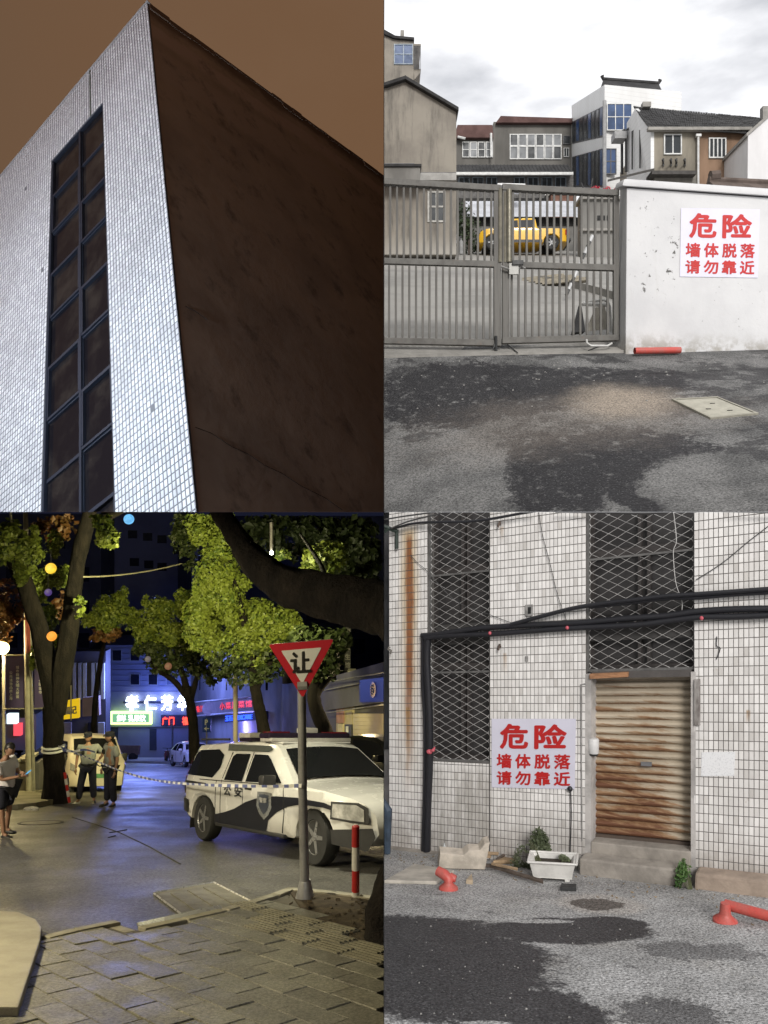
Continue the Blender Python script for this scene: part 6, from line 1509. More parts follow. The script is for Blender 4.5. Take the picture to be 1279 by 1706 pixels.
tree('forked dark tree wrapped with cordon tape at the left kerb', None,
     [([P(90, 1340, D0), P(90, 1280, D0), P(89, 1220, D0), P(88, 1180, D0), P(88, 1150, D0)], [.30, .25, .245, .25, .10]),
      ([P(88, 1180, D0), P(78, 1110, D0), P(66, 1050, D0), P(45, 985, D0), P(22, 935, D0), P(-15, 905, D0), P(-40, 880, D0)], [.20, .23, .22, .21, .19, .18, .16]),
      ([P(94, 1190, D0), P(105, 1110, D0), P(118, 1030, D0), P(124, 970, D0), P(135, 910, D0), P(148, 860, D0), P(150, 835, D0)], [.20, .25, .22, .19, .19, .18, .17]),
      ([P(140, 885, D0), P(160, 868, D0), P(190, 858, D0), P(215, 845, D0)], [.12, .10, .07, .05])],
     [([B(18, 900, 18.5, 30, 36), B(42, 925, 19, 24, 42), B(60, 985, 21, 18, 30), B(72, 965, 21, 20, 18), B(95, 962, 21, 20, 20), B(92, 905, 21, 13, 22), B(72, 1040, 21, 16, 30), B(78, 1030, 20.8, 18, 22)], 5600, .085, LG),
      ([B(178, 892, 18, 20, 16), B(172, 872, 18, 14, 18), B(185, 905, 18, 10, 8), B(162, 862, 18, 8, 6), B(133, 1010, 19.3, 8, 18)], 1000, .085, LG),
      ([B(100, 1085, 21, 8, 26), B(62, 1095, 21, 12, 24), B(72, 1080, 21, 10, 12)], 420, .12, LG),
      ([B(95, 880, 22.5, 30, 26), B(10, 1010, 22.5, 26, 45), B(6, 1050, 22, 14, 22), B(105, 1010, 22.5, 12, 26)], 900, .14, LO)], g3(90, 1337))
D1 = 30.0
tree('round crowned tree standing in front of the blue lit sign wall', None,
     [([P(324, 1270, D1), P(322, 1220, D1), P(318, 1180, D1), P(312, 1145, D1)], [.22, .19, .17, .16]), ([P(316, 1168, D1), P(290, 1135, D1), P(262, 1115, D1), P(245, 1090, D1)], [.12, .10, .08, .05]),
      ([P(314, 1160, D1), P(306, 1130, D1), P(296, 1100, D1), P(290, 1060, D1)], [.13, .12, .09, .05]), ([P(317, 1168, D1), P(326, 1135, D1), P(332, 1115, D1), P(345, 1090, D1)], [.12, .10, .08, .05])],
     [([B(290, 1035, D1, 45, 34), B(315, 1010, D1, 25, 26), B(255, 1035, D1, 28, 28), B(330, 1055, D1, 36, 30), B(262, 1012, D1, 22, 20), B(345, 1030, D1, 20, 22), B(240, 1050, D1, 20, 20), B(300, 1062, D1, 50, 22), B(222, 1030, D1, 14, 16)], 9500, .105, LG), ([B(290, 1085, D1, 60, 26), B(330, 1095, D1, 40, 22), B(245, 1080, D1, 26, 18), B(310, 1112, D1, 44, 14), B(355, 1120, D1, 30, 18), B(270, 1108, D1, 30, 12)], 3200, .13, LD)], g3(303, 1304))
tree('bright yellow green crown lit beside the forked tree', None,
     [([P(152, 1300, 34), P(158, 1180, 34), P(166, 1110, 34), P(178, 1050, 34)], [.13, .12, .11, .08])],
     [([B(186, 1010, D1, 27, 26), B(180, 1030, D1, 34, 18), B(200, 1000, D1, 14, 18), B(160, 1028, D1, 18, 10)], 4200, .095, LG), ([B(178, 1055, D1, 24, 12)], 350, .15, LO)], g3(228, 1304))
D2 = 24.0
tree('tall street tree with a bright lit crown left of the sign', None,
     [([P(450, 1285, D2), P(442, 1230, D2), P(432, 1180, D2), P(424, 1140, D2), P(420, 1100, D2), P(410, 1050, D2), P(395, 990, D2), P(380, 920, D2)], [.20, .185, .17, .15, .13, .11, .09, .06]), ([P(426, 1150, D2), P(440, 1120, D2), P(462, 1080, D2), P(480, 1040, D2)], [.11, .09, .07, .04])],
     [([B(345, 870, D2, 40, 30), B(365, 905, D2, 34, 34), B(360, 955, D2, 40, 42), B(375, 985, D2, 34, 36), B(340, 985, D2, 16, 34), B(330, 1030, D2, 30, 38), B(345, 1060, D2, 30, 28)], 13000, .085, LG),
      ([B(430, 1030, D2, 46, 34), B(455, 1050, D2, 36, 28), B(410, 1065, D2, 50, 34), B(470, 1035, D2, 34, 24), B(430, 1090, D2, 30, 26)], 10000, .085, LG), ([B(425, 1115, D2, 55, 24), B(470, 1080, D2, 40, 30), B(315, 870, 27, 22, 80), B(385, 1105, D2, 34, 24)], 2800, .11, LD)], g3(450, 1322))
tree('leaning pale trunk under dark foliage right of the sign', None,
     [([P(555, 1270, 20), P(540, 1215, 20), P(526, 1180, 20), P(522, 1150, 20), P(530, 1132, 20)], [.20, .19, .18, .15, .10]), ([P(524, 1160, 20), P(540, 1138, 20), P(556, 1120, 20), P(566, 1105, 20)], [.10, .09, .07, .05])],
     [([B(540, 1090, 20, 34, 46), B(520, 1080, 20, 30, 40)], 1500, .13, LD)], g3(555, 1318))
tree('heavy dark bough sweeping overhead from the gnarled tree at the right edge', None,
     [([P(650, 1610, 5.9), P(642, 1560, 6.1), P(650, 1500, 6.2), P(690, 1400, 6.3), P(720, 1200, 6.4), P(710, 1080, 6.6), P(660, 1022, 6.8), P(600, 1005, 7.0), P(530, 990, 7.2), P(470, 972, 7.4), P(425, 938, 7.6), P(398, 900, 7.8), P(372, 862, 8.0), P(352, 828, 8.2)],
       [.27, .17, .16, .20, .24, .30, .265, .225, .205, .18, .145, .11, .10, .09]), ([P(535, 1000, 9.0), P(540, 960, 10), P(528, 930, 11), P(500, 890, 12)], [.04, .035, .03, .02])],
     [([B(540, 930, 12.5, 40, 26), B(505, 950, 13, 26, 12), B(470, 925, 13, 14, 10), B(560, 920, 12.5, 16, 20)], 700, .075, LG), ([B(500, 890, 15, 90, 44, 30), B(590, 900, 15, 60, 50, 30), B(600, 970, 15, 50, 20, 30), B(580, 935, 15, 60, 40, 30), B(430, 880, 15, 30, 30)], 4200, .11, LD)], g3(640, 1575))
# ------------------------------------------------------------------ buildings of the night street
ZONE[0] = 'BL'
M_nw = pm('blue_side_wall', (.30, .30, .33), .85, .25, .25); M_ndk = pm('dark_facade', (.06, .06, .07), .85, .35, .3); M_nwin = pm('night_window', (.02, .02, .025), .15, .3, bump=0)
M_bglow = glow('sign_blue_white', (.62, .74, 1.0), 7.0); M_redg = glow('sign_red', (1, .05, .03), 3.0); M_gglow = glow('sign_green_rim', (.62, 1.0, .30), 2.2); M_wglow = glow('sign_white', (.9, 1.0, .95), 1.6); M_blueg = glow('sign_blue_led', (.02, .08, 1.0), 2.4)
SBD = 70.0
sb = thing('sign_building', 'pale walled building washed in blue light at the end of the street', 'building', P(250, 1270, SBD))
mb = MB(); fbox(mb, 170, 1075, 345, 1285, SBD, 6); mb.build('wall', M_nw, sb)
for i in range(5):
    for j in range(2):
        f = None; x = 186 + i * 30; y = 1082 + j * 40
        if j == 1 and i in (0, 4): continue
        mb = MB(); fbox(mb, x, y, x + 17, y + 20, SBD - .08, .2); f = mb.build('window', pm('frame_grey', (.40, .39, .36), .6, bump=0), sb); mb = MB(); fbox(mb, x + 1.5, y + 1.5, x + 15.5, y + 18.5, SBD - .1, .05); mb.build('pane', M_nwin, f)
for k in range(9):
    mb = MB(); fbox(mb, 170, 1080 + k * 9, 345, 1081 + k * 9, SBD - .05, .1); mb.build('cladding_board', M_nw, sb)
mb = MB(); fbox(mb, 182, 1212, 196, 1250, SBD - .1, .2); mb.build('door', M_ndk, sb); mb = MB(); fbox(mb, 249, 1215, 260, 1250, SBD - .1, .2); mb.build('door', M_ndk, sb)
mb = MB(); fbox(mb, 170, 1209, 345, 1211, SBD - .2, .3); mb.build('ledge', M_nw, sb)
s1_ = thing('lit_lettering', 'large glowing blue white characters on the wall at the street end', 'sign', P(260, 1182, SBD))
for x0, x1, ch in ((209, 231, '孝'), (240, 261, '仁'), (268, 288, '芳'), (295, 312, '华')):
    mb = MB(); lettering(mb, ch, [P(x0, 1158, SBD - .35), P(x1, 1158, SBD - .35), P(x1, 1184, SBD - .35), P(x0, 1184, SBD - .35)], 0, 0, 1, 1, .01, .03); mb.build('character', M_bglow, s1_, fix=False)
mb = MB(); fbox(mb, 205, 1169, 316, 1172, SBD - .25, .2); mb.build('rail', M_ndk, s1_)
lamp('sign_and_fill_light', P(260, 1171, SBD - 2.2), (.12, .20, 1.0), 480, 1.2)
lamp('sign_and_fill_light', P(240, 1120, 46), (.24, .32, 1.0), 2300, 1.5)  # added blue fill over the road, well forward of the sign
s2_ = thing('light_box_sign', 'green rimmed white light box sign below the blue lettering', 'sign', P(218, 1207, SBD))
mb = MB(); fbox(mb, 183, 1186, 252, 1207, SBD - .5, .3); mb.build('rim', M_gglow, s2_); mb = MB(); fbox(mb, 187, 1189.5, 248, 1203.5, SBD - .52, .1); mb.build('face', glow('sign_green_face', (.16, .42, .22), 1.0), s2_)
mb = MB(); lettering(mb, '乳果饮', [P(212, 1190, SBD - .54), P(243, 1190, SBD - .54), P(243, 1203, SBD - .54), P(212, 1203, SBD - .54)], .03, .05, 1, .95, .01, .02); lettering(mb, '鲜', [P(194, 1190, SBD - .54), P(210, 1190, SBD - .54), P(210, 1203, SBD - .54), P(194, 1203, SBD - .54)], 0, .05, 1, .95, .01, .03); mb.build('lettering', M_wglow, s2_, fix=False)
s3_ = thing('red_sign', 'small red glowing sign below the blue lettering', 'sign', P(292, 1208, SBD)); mb = MB()
for x0, x1, ch in ((270, 279, '广'), (281, 290, '门'), (303, 315, '福')): lettering(mb, ch, [P(x0, 1194, SBD - .4), P(x1, 1194, SBD - .4), P(x1, 1208, SBD - .4), P(x0, 1208, SBD - .4)], 0, 0, 1, 1, .01, .04)
mb.build('lettering', M_redg, s3_, fix=False)
mb = MB(); fbox(mb, 268, 1192, 317, 1209, SBD - .3, .25); mb.build('board', M_ndk, s3_)
# dark tower block behind
db = thing('dark_apartment_block', 'unlit dark apartment block rising behind the blue sign wall', 'building', P(230, 1075, 84)); mb = MB(); fbox(mb, 168, 853, 296, 1110, 84, 6); mb.build('wall', pm('navy_block', (.16, .16, .20), .9, .3, .2), db)
for x, y in ((213, 884), (238, 888), (262, 892), (216, 930), (240, 934), (262, 938), (175, 944), (288, 910)):
    mb = MB(); fbox(mb, x, y, x + 15, y + 13, 83.9, .15); mb.build('window', M_nwin, db)
db2 = thing('dark_apartment_block', 'dark apartment block hidden behind the right hand crowns', 'building', P(430, 1100, 80)); mb = MB(); fbox(mb, 330, 860, 639, 1160, 80, 6); mb.build('wall', M_ndk, db2)
for i in range(7):
    for j in range(4): mb = MB(); x, y = 350 + i * 40, 900 + j * 55; fbox(mb, x, y, x + 18, y + 24, 79.9, .15); mb.build('window', M_nwin, db2)
db3 = thing('dark_apartment_block', 'dark apartment block behind the forked tree on the left', 'building', P(60, 1100, 80)); mb = MB(); fbox(mb, -60, 856, 168, 1240, 80, 6); mb.build('wall', M_ndk, db3)
for i in range(5):
    for j in range(4): mb = MB(); x, y = -30 + i * 40, 890 + j * 55; fbox(mb, x, y, x + 18, y + 24, 79.9, .15); mb.build('window', M_nwin, db3)
# left shops
ls = thing('left_shop_row', 'dim shop row with pale columns behind the forked tree', 'building', P(120, 1270, 46)); mb = MB(); fbox(mb, 96, 1085, 176, 1290, 46, .8); mb.build('wall', M_ndk, ls)
M_col = pm('pale_column', (.34, .35, .30), .8, .3, 1)
for x in (121, 130, 138, 152, 160, 168):
    mb = MB(); fbox(mb, x, 1105, x + 5, 1165, 45.8, .3); mb.build('column', M_col, ls)
for x0, x1, m in ((104, 118, pm('shop_glow', (.30, .26, .22), .6)), (146, 160, M_nwin), (163, 173, M_col)):
    mb = MB(); fbox(mb, x0, 1204, x1, 1262, 45.85, .2); mb.build('shop_door', m, ls)
s4_ = thing('yellow_sign', 'yellow shop sign board behind the forked trunk', 'sign', P(118, 1198, 44)); mb = MB(); fpoly(mb, [(104, 1169), (131, 1164), (131, 1196), (103, 1199)], 44, .2); mb.build('board', glow('yellow_board', (.75, .48, .012), .75), s4_)
mb = MB(); lettering(mb, '福记', [P(106, 1178, 43.95), P(128, 1175, 43.95), P(128, 1189, 43.95), P(106, 1191, 43.95)], 0, 0, 1, 1, .02, .03); mb.build('lettering', pm('pale_letters', (.5, .45, .3), .5, bump=0), s4_, fix=False)
s5_ = thing('brown_sign', 'blank brown sign board beside the yellow one', 'sign', P(150, 1192, 44)); mb = MB(); fpoly(mb, [(137, 1163), (164, 1160), (165, 1192), (137, 1194)], 44, .3); mb.build('board', pm('brown_board', (.36, .26, .20), .7, .2, 1), s5_)
s6_ = thing('white_light_box', 'small white light box glowing at the far left', 'sign', P(18, 1207, 60)); mb = MB(); fbox(mb, 11, 1190, 27, 1206, 60, .4); mb.build('box', glow('white_box', (.75, .95, 1.0), 1.6), s6_)
s7_ = thing('red_shop', 'red lit shop front at the far left', 'shop', P(28, 1230, 62)); mb = MB(); fbox(mb, 22, 1206, 34, 1226, 61, .4); mb.build('panel', glow('red_panel', (1, .10, .13), .8), s7_); mb = MB(); fbox(mb, -30, 1190, 60, 1250, 62, 3); mb.build('wall', M_nw, s7_)
mb = MB(); mb.tube([P(118, 1200, 30), P(118, 1142, 30)], .03, 6); tag(mb.build('thin_pole', M_pole), 'thin pale pole in front of the yellow sign', 'pole')
s8_ = thing('small_sign', 'small stacked dark sign with pale characters beside the pale pole', 'sign', P(38, 1196, 40)); mb = MB(); fbox(mb, 32, 1180, 44, 1196, 40, .2); mb.build('board', M_ndk, s8_)
# right shops: a terrace receding up the street
M_dsh = pm('shop_dark', (.10, .095, .10), .8, .3, .6)
def wallq(mb, q, th, mi=0):    # thick panel from four picture corners with depths
    a, b, c_, d = [P(*p) for p in q]; n = (b - a).cross(d - a).normalized(); n = n if n.dot(a) > 0 else -n
    mb.hexa([a, b, b + n * th, a + n * th], [d, c_, c_ + n * th, d + n * th], mi); return (d, c_, b, a), n
rs_ = thing('right_shop_row', 'two storey shop terrace along the right side of the night street', 'building', P(480, 1270, 40))
mb = MB(); wallq(mb, [(318, 1262, 60), (470, 1275, 34), (470, 1040, 34), (318, 1085, 60)], .5); mb.build('wall', pm('terrace_wall', (.24, .24, .28), .85, .3, .5), rs_)
for k in range(6):
    x = 332 + k * 22; D = 1 / (1 / 60 + (1 / 34 - 1 / 60) * (x - 318) / 152); mb = MB(); wallq(mb, [(x, 1150, D - .3), (x + 9, 1150, D - .6), (x + 9, 1108, D - .6), (x, 1110, D - .3)], .1); mb.build('window', M_nwin, rs_)
for k in range(5): 
    mb = MB(); y = 1152 + k * 3; a, b = P(330, y, 57), P(455, y - 10, 36); mb.tube([a, b], .03, 4); mb.build('railing', M_ndk, rs_)
mb = MB(); wallq(mb, [(345, 1262, 55), (440, 1268, 38.5), (440, 1200, 38.5), (345, 1207, 55)], .2); mb.build('shop_front', pm('violet_wall', (.42, .40, .46), .8, .15, .8), rs_)
lamp('shop_light', P(395, 1215, 41), (.28, .25, 1.0), 420, .5)
s9_ = thing('red_shop_sign', 'slanted dark sign board with red glowing characters above the shop', 'sign', P(375, 1195, 42)); mb = MB(); q, n_ = wallq(mb, [(325, 1193, 52), (425, 1184, 38), (425, 1160, 38), (322, 1170, 52)], .35); mb.build('board', pm('sign_board_dark', (.16, .13, .15), .6, .3, 1), s9_)
mb = MB()
for k, ch in enumerate('香川味'): lettering(mb, ch, q, .05 + k * .085, .28, .125 + k * .085, .75, .02, .03)
for k, ch in enumerate('小菜川菜馆'): lettering(mb, ch, q, .50 + k * .095, .22, .585 + k * .095, .72, .02, .03)
mb.build('lettering', glow('dim_red', (.9, .05, .08), .9), s9_, fix=False)
mb = MB(); a, b, c_, d = q
for p, r_ in ((a, b), (b, c_), (c_, d), (d, a)): mb.tube([p - n_ * .03, r_ - n_ * .03], .05, 4)
mb.build('frame', pm('frame_pale', (.45, .45, .5), .5, bump=0), s9_)
mb = MB(); mb.lathe([(.42, 0), (.42, .06), (.30, .06)], 20, Matrix.Translation(a.lerp(b, .33).lerp(d.lerp(c_, .33), .55) - n_ * .08) @ Matrix.Rotation(R(90), 4, 'X')); mb.build('emblem', pm('emblem_grey', (.32, .28, .32), .5, bump=0), s9_)
s10 = thing('blue_led_sign', 'blue LED sign strip under the red sign board', 'sign', P(405, 1205, 40)); mb = MB(); q, n_ = wallq(mb, [(374, 1204, 42), (440, 1199, 36), (440, 1185, 36), (374, 1191, 42)], .2); mb.build('board', pm('navy_board', (.01, .015, .14), .6), s10)
mb = MB(); lettering(mb, '玉石', q, .02, .15, .24, .85, .02, .03); lettering(mb, 'EXCARE', q, .36, .2, .74, .8, .02, .03); lettering(mb, '广', q, .82, .12, .98, .85, .02, .03); mb.build('lettering', M_blueg, s10, fix=False)
ps = thing('parking_sign', 'blue parking sign with a white P and arrow', 'road sign', P(344, 1230, 36)); mb = MB(); fbox(mb, 337, 1196, 351, 1220, 36, .03); mb.build('plate', pm('parking_blue', (.015, .05, .30), .4, bump=0), ps)
mb = MB(); qd = [P(338, 1197, 35.99), P(350, 1197, 35.99), P(350, 1219, 35.99), P(338, 1219, 35.99)]; lettering(mb, 'P', qd, .25, .08, .68, .5, .004, .04); lettering(mb, '←', qd, .15, .62, .85, .9, .004, .03); mb.build('lettering', pm('pk_white', (.75, .75, .78), .4, bump=0), ps, fix=False); mb = MB(); mb.tube([P(344, 1262, 36.03), P(344, 1196, 36.03)], .035, 8); mb.build('post', M_galv, ps)
pw = thing('plain_pole', 'straight pale pole rising behind the patrol pickup', 'pole', P(392, 1262, 28)); mb = MB(); mb.tube([P(392, 1300, 28), P(392, 1060, 28)], .085, 12); mb.build('pole', pm('warm_pole', (.52, .45, .36), .6, .2, 2), pw, smooth=True)
# near right: telecom shop with cream shutter
ns = thing('telecom_shop', 'shop with a cream lit shutter and dark eaves behind the dark saloon', 'shop', P(600, 1290, 24))
mb = MB(); wallq(mb, [(470, 1282, 34), (560, 1290, 26.5), (560, 1130, 26.5), (470, 1140, 34)], .4); wallq(mb, [(560, 1290, 26.5), (650, 1300, 22), (650, 1100, 22), (560, 1125, 26.5)], .4); mb.build('wall', M_dsh, ns)
for k in range(14):
    y0 = 1189 + k * 6.6; mb = MB(); wallq(mb, [(588, y0 + 6.3, 24.55), (650, y0 + 6.6, 21.75), (650, y0, 21.75), (588, y0, 24.55)], .08); mb.build('shutter_slat', pm('cream_shutter', (.50, .42, .27), .6, .15, 1), ns)
mb = MB(); wallq(mb, [(560, 1285, 26.2), (586, 1287, 24.75), (586, 1176, 24.75), (560, 1178, 26.2)], .12); mb.build('pier', pm('cream_pier', (.42, .36, .24), .7, .2, 1), ns)
mb = MB(); wallq(mb, [(560, 1205, 26.0), (572, 1205, 25.4), (572, 1176, 25.4), (560, 1176, 26.0)], .06); mb.build('pier_sign', pm('rose_panel', (.36, .20, .16), .7), ns)
mb = MB(); wallq(mb, [(574, 1228, 25.25), (585, 1228, 24.7), (585, 1207, 24.7), (574, 1207, 25.25)], .06); mb.build('plaque', pm('plaque_dark', (.06, .06, .07), .5), ns)
mb = MB(); q, n_ = wallq(mb, [(563, 1226, 25.85), (571, 1226, 25.4), (571, 1206, 25.4), (563, 1206, 25.85)], .05); mb.build('plaque', pm('cream_plaque', (.55, .48, .30), .6), ns)
mb = MB()
for u in (.15, .55):
    for v in (.15, .5): a, b = 574 + u * 11, 1208 + v * 14; wallq(mb, [(a, b + 5, 25.0), (a + 3.6, b + 5, 24.85), (a + 3.6, b, 24.85), (a, b, 25.0)], .02)
kind(mb.build('plaque_print', pm('pk_white', (.75, .75, .78), .4, bump=0), ns), 'stuff')
mb = MB(); wallq(mb, [(540, 1184, 27), (650, 1168, 21.2), (650, 1128, 21.2), (540, 1150, 27)], .3); mb.build('fascia', M_dsh, ns)
mb = MB()
for ya, yb in ((1188, 1172), (1150, 1128), (1137, 1118)): mb.tube([P(540, ya, 26.6), P(652, yb, 20.9)], .022, 6)
kind(mb.build('eaves_edge', pm('eaves_pale', (.22, .21, .18), .6), ns), 'stuff')
mb = MB(); q, n_ = wallq(mb, [(599, 1170, 23.2), (642, 1169, 21.2), (642, 1128, 21.2), (599, 1133, 23.2)], .1)
sg = thing('blue_shop_sign', 'navy shop sign with a round striped emblem at the right edge', 'sign', P(620, 1170, 22)); mb.build('panel', glow('navy_panel', (.006, .014, .10), .55), sg)
cx_, cy_ = .55, .48; uq, vq = (q[1] - q[0]), (q[3] - q[0]); mb = MB(); rr_ = 13.0 / F * 22
ex = uq.normalized(); ey = -up; cc = q[0] + uq * cx_ + vq * cy_ - n_ * .02
disc = [cc + ex * (rr_ * math.cos(k * .2618)) + ey * (rr_ * math.sin(k * .2618)) for k in range(24)]; mb.prism(disc, n_ * .012); mb.build('emblem', pm('emblem_pink', (.50, .40, .42), .5, bump=0), sg)
for k in range(4):
    mb = MB(); y = (-.55 + .36 * k); pts_ = [(-.62, y + .22), (-.25, y - .08), (.0, y + .12), (.28, y - .10), (.62, y - .36)]
    pp_ = [cc + ex * (rr_ * a) + ey * (rr_ * b) - n_ * .008 for a, b in pts_ if a * a + b * b < .95]
    if len(pp_) > 1: mb.tube(pp_, rr_ * .06, 5); mb.build('emblem_stripe', pm('navy_stripe', (.02, .03, .12), .5, bump=0), sg)
lamp('shop_front_light', P(612, 1184, 20.6), (1, .78, .42), 95, .15)
mb = MB(); fbox(mb, 579, 1118, 592, 1125, 26, .4); tag(mb.build('air_conditioner', pm('ac_white', (.4, .38, .33), .5)), 'pale air conditioner box under the dark eaves', 'air conditioner')
vt = thing('vertical_sign', 'tall pale vertical sign of stacked characters in the dark right of the sign', 'sign', P(580, 1110, 30)); mb = MB(); fbox(mb, 574, 1045, 584, 1118, 30, .2); mb.build('board', M_ndk, vt)
mb = MB()
for k, ch in enumerate('中医养生馆'): lettering(mb, ch, [P(574.5, 1047 + k * 14, 29.98), P(583.5, 1047 + k * 14, 29.98), P(583.5, 1057 + k * 14, 29.98), P(574.5, 1057 + k * 14, 29.98)], 0, 0, 1, 1, .01, .03)
mb.build('lettering', pm('dim_letters', (.25, .24, .26), .6, bump=0), vt, fix=False)

# ------------------------------------------------------------------ vehicles of the night street
# the patrol pickup
F0, R0 = g3(533, 1442), g3(346, 1400)
fwd = (F0 - R0); yaw = math.atan2(fwd.y, fwd.x)
upn = UP3; pc = thing('patrol_pickup', 'white and black police pickup with a roof light bar parked behind the sign post', 'police car', (0, 0, 0))
WB, TRK = 3.02, 1.52
side = upn.cross(fwd.normalized()).normalized()
ctr_ = (F0 + R0) / 2 + side * (TRK / 2); scl = fwd.length / WB
scl = min(scl, 1.12)
pc.location = ctr_; WM[pc.name] = Matrix.Translation(ctr_)
Mf = car_matrix(ctr_, fwd, upn); Mc = Mf @ Matrix.Diagonal((scl, 1.05, .87, 1)) @ Matrix.Translation((-.02, 0, 0))
print('police scale', scl, ctr_, math.degrees(yaw))
wf, wr = 1.53, -1.49
out = [(-2.38, .52), (-2.46, .62), (-2.46, 1.00), (-2.40, 1.06), (-2.22, 1.60), (-2.08, 1.68), (-1.0, 1.73), (-.1, 1.74), (.30, 1.70), (.42, 1.64), (1.02, 1.13), (1.10, 1.10), (1.75, 1.05), (2.20, .98), (2.38, .90), (2.48, .76), (2.50, .52), (2.42, .36)] + arch(wf, .36, .44) + [(1.05, .33), (-1.02, .33)] + arch(wr, .36, .44)
c = Car(pc, Mc, out, 1.74, 1.06, .30, 4.96, nose=.22, bulge=.09)
M_pw = paint('patrol_white', (.62, .615, .60), .2); M_pb = paint('patrol_black', (.012, .013, .02))
c.body(M_pw, crown=.07, inset=.05)
c.patch('black_stripe', [(-1.06, .34), (-1.06, .50), (-.75, .56), (-.45, .64), (-.1, .78), (.25, .87), (.7, .92), (1.2, .93), (1.8, .90), (2.28, .80), (2.28, .76), (1.8, .83), (1.3, .84), (.98, .78), (.72, .68), (.50, .54), (.42, .34)], M_pb, .006)
c.patch('side_window', [(-2.17, 1.15), (-2.02, 1.55), (-1.9, 1.60), (-1.30, 1.62), (-1.08, 1.52), (-1.05, 1.30), (-1.20, 1.12)], M_carglass, .010)
c.patch('side_window', [(-.80, 1.10), (-.78, 1.50), (-.70, 1.55), (-.28, 1.55), (-.26, 1.10)], M_carglass, .010)
c.patch('side_window', [(-.16, 1.10), (-.16, 1.55), (.22, 1.54), (.34, 1.47), (.80, 1.12)], M_carglass, .010)
c.patch('roof_band', [(-1.0, 1.60), (-1.05, 1.715), (.22, 1.69), (.30, 1.62), (.2, 1.59)], pm('band_grey', (.05, .06, .06), .4, bump=0), .009)
c.across('windscreen', (1.00, 1.15), (.45, 1.60), M_carglass, -.86, .86, .034, .07)
c.across('rear_window', (-2.37, 1.15), (-2.24, 1.52), M_carglass, -.8, .8, .03, .07)
for s_ in ([(-.88, 1.10), (-.88, .40)], [(-.21, 1.58), (-.21, .36)], [(.86, 1.10), (.90, .7), (.84, .38)], [(-.88, 1.12), (-.84, 1.58)], [(-1.04, 1.08), (-1.04, .5)], [(-2.4, 1.075), (.9, 1.085)]): c.seam(s_, M_seamc)
c.patch('rear_bumper', [(-2.44, .50), (-2.46, .72), (-1.95, .70), (-1.93, .46)], M_blackp, .02)
c.patch('body_strip', [(-2.42, .98), (-1.35, .96), (-1.35, 1.02), (-2.42, 1.05)], M_blackp, .012)
c.patch('front_bumper', [(1.95, .55), (2.48, .60), (2.5, .48), (2.42, .30), (1.96, .36)], M_blackp, .02)
c.wheels(((wf - .02) * scl, (wr - .02) * scl), .345, 1.75, M_tyre, M_rim, .21, 5, M=Mf)
M_hl = pm('headlight_glass', (.82, .82, .80), .16, .45, 9, metal=.55, bump=0, spec=.8); M_tl = pm('tail_lamp', (.45, .05, .04), .2, bump=0)
for sd in (1, -1):
    c.patch('headlight_frame', [(1.94, .69), (2.44, .65), (2.44, .86), (2.34, .93), (1.96, .93)], M_blackp, .012, (sd,)); c.patch('headlight', [(1.98, .72), (2.40, .68), (2.40, .84), (2.32, .90), (2.0, .90)], M_hl, .020, (sd,))
    c.patch('tail_light', [(-2.44, .78), (-2.33, .78), (-2.30, 1.12), (-2.40, 1.12)], M_tl, .014, (sd,)); c.patch('tail_light', [(-2.37, 1.13), (-2.29, 1.13), (-2.20, 1.45), (-2.26, 1.45)], M_tl, .014, (sd,))
    c.bx('mirror', (.62, sd * .97, 1.16), (.14, .20, .16), M_blackp, .03)
    for x in (-.34, .58): 
        if x < .5: c.bx('door_handle', (x - .38, sd * (c.w(x, .98) + .012), .99), (.16, .03, .035), M_blackp, .008)
    c.bx('door_handle', (.0 - .04, sd * (c.w(0, .98) + .012), .99), (.16, .03, .035), M_blackp, .008)
    c.bx('side_step', (-.05, sd * .80, .34), (1.9, .14, .05), M_blackp, .01); c.bx('mud_flap', (wr - .45, sd * .72, .32), (.02, .2, .28), M_blackp, .004)
    mb = MB(); mb.tube([Mc @ Vector((x, sd * .70, 1.80)) for x in (-1.95, -1.0)], .018, 6); mb.build('roof_rail', M_blackp, pc)
c.across('grille', (2.42, .66), (2.40, .84), M_blackp, -.55, .55, .02); c.bx('front_plate', (2.53, 0, .52), (.02, .44, .12), pm('pk_white', (.75, .75, .78), .4, bump=0), .004)
# light bars
M_lbw = pm('light_bar_pale', (.50, .48, .46), .3, .2, 5, bump=0); M_lbd = pm('light_bar_dark', (.03, .02, .04), .15, .3, 6, bump=0); M_lbr = pm('light_bar_red', (.14, .012, .02), .15, .2, bump=0)
c.bx('light_bar', (-.62, 0, 1.87), (.34, 1.34, .09), M_lbw, .02); c.bx('light_bar', (-.62, 0, 1.795), (.36, 1.30, .065), M_lbd, .015); c.bx('light_bar_base', (-.62, 0, 1.745), (.2, 1.1, .05), M_blackp, .01)
c.bx('light_bar', (.02, 0, 1.86), (.30, 1.40, .10), M_lbd, .03); c.bx('light_bar_base', (.05, 0, 1.79), (.34, 1.36, .06), M_lbw, .012)
c.bx('beacon', (.03, -.5, 1.915), (.26, .30, .03), M_lbr, .01); c.bx('beacon', (.03, .5, 1.915), (.26, .30, .03), M_lbr, .01); c.bx('speaker', (.06, 0, 1.95), (.2, .26, .10), M_lbw, .03); c.bx('roof_platform', (-.3, 0, 1.742), (1.3, 1.16, .03), M_pw, .01)
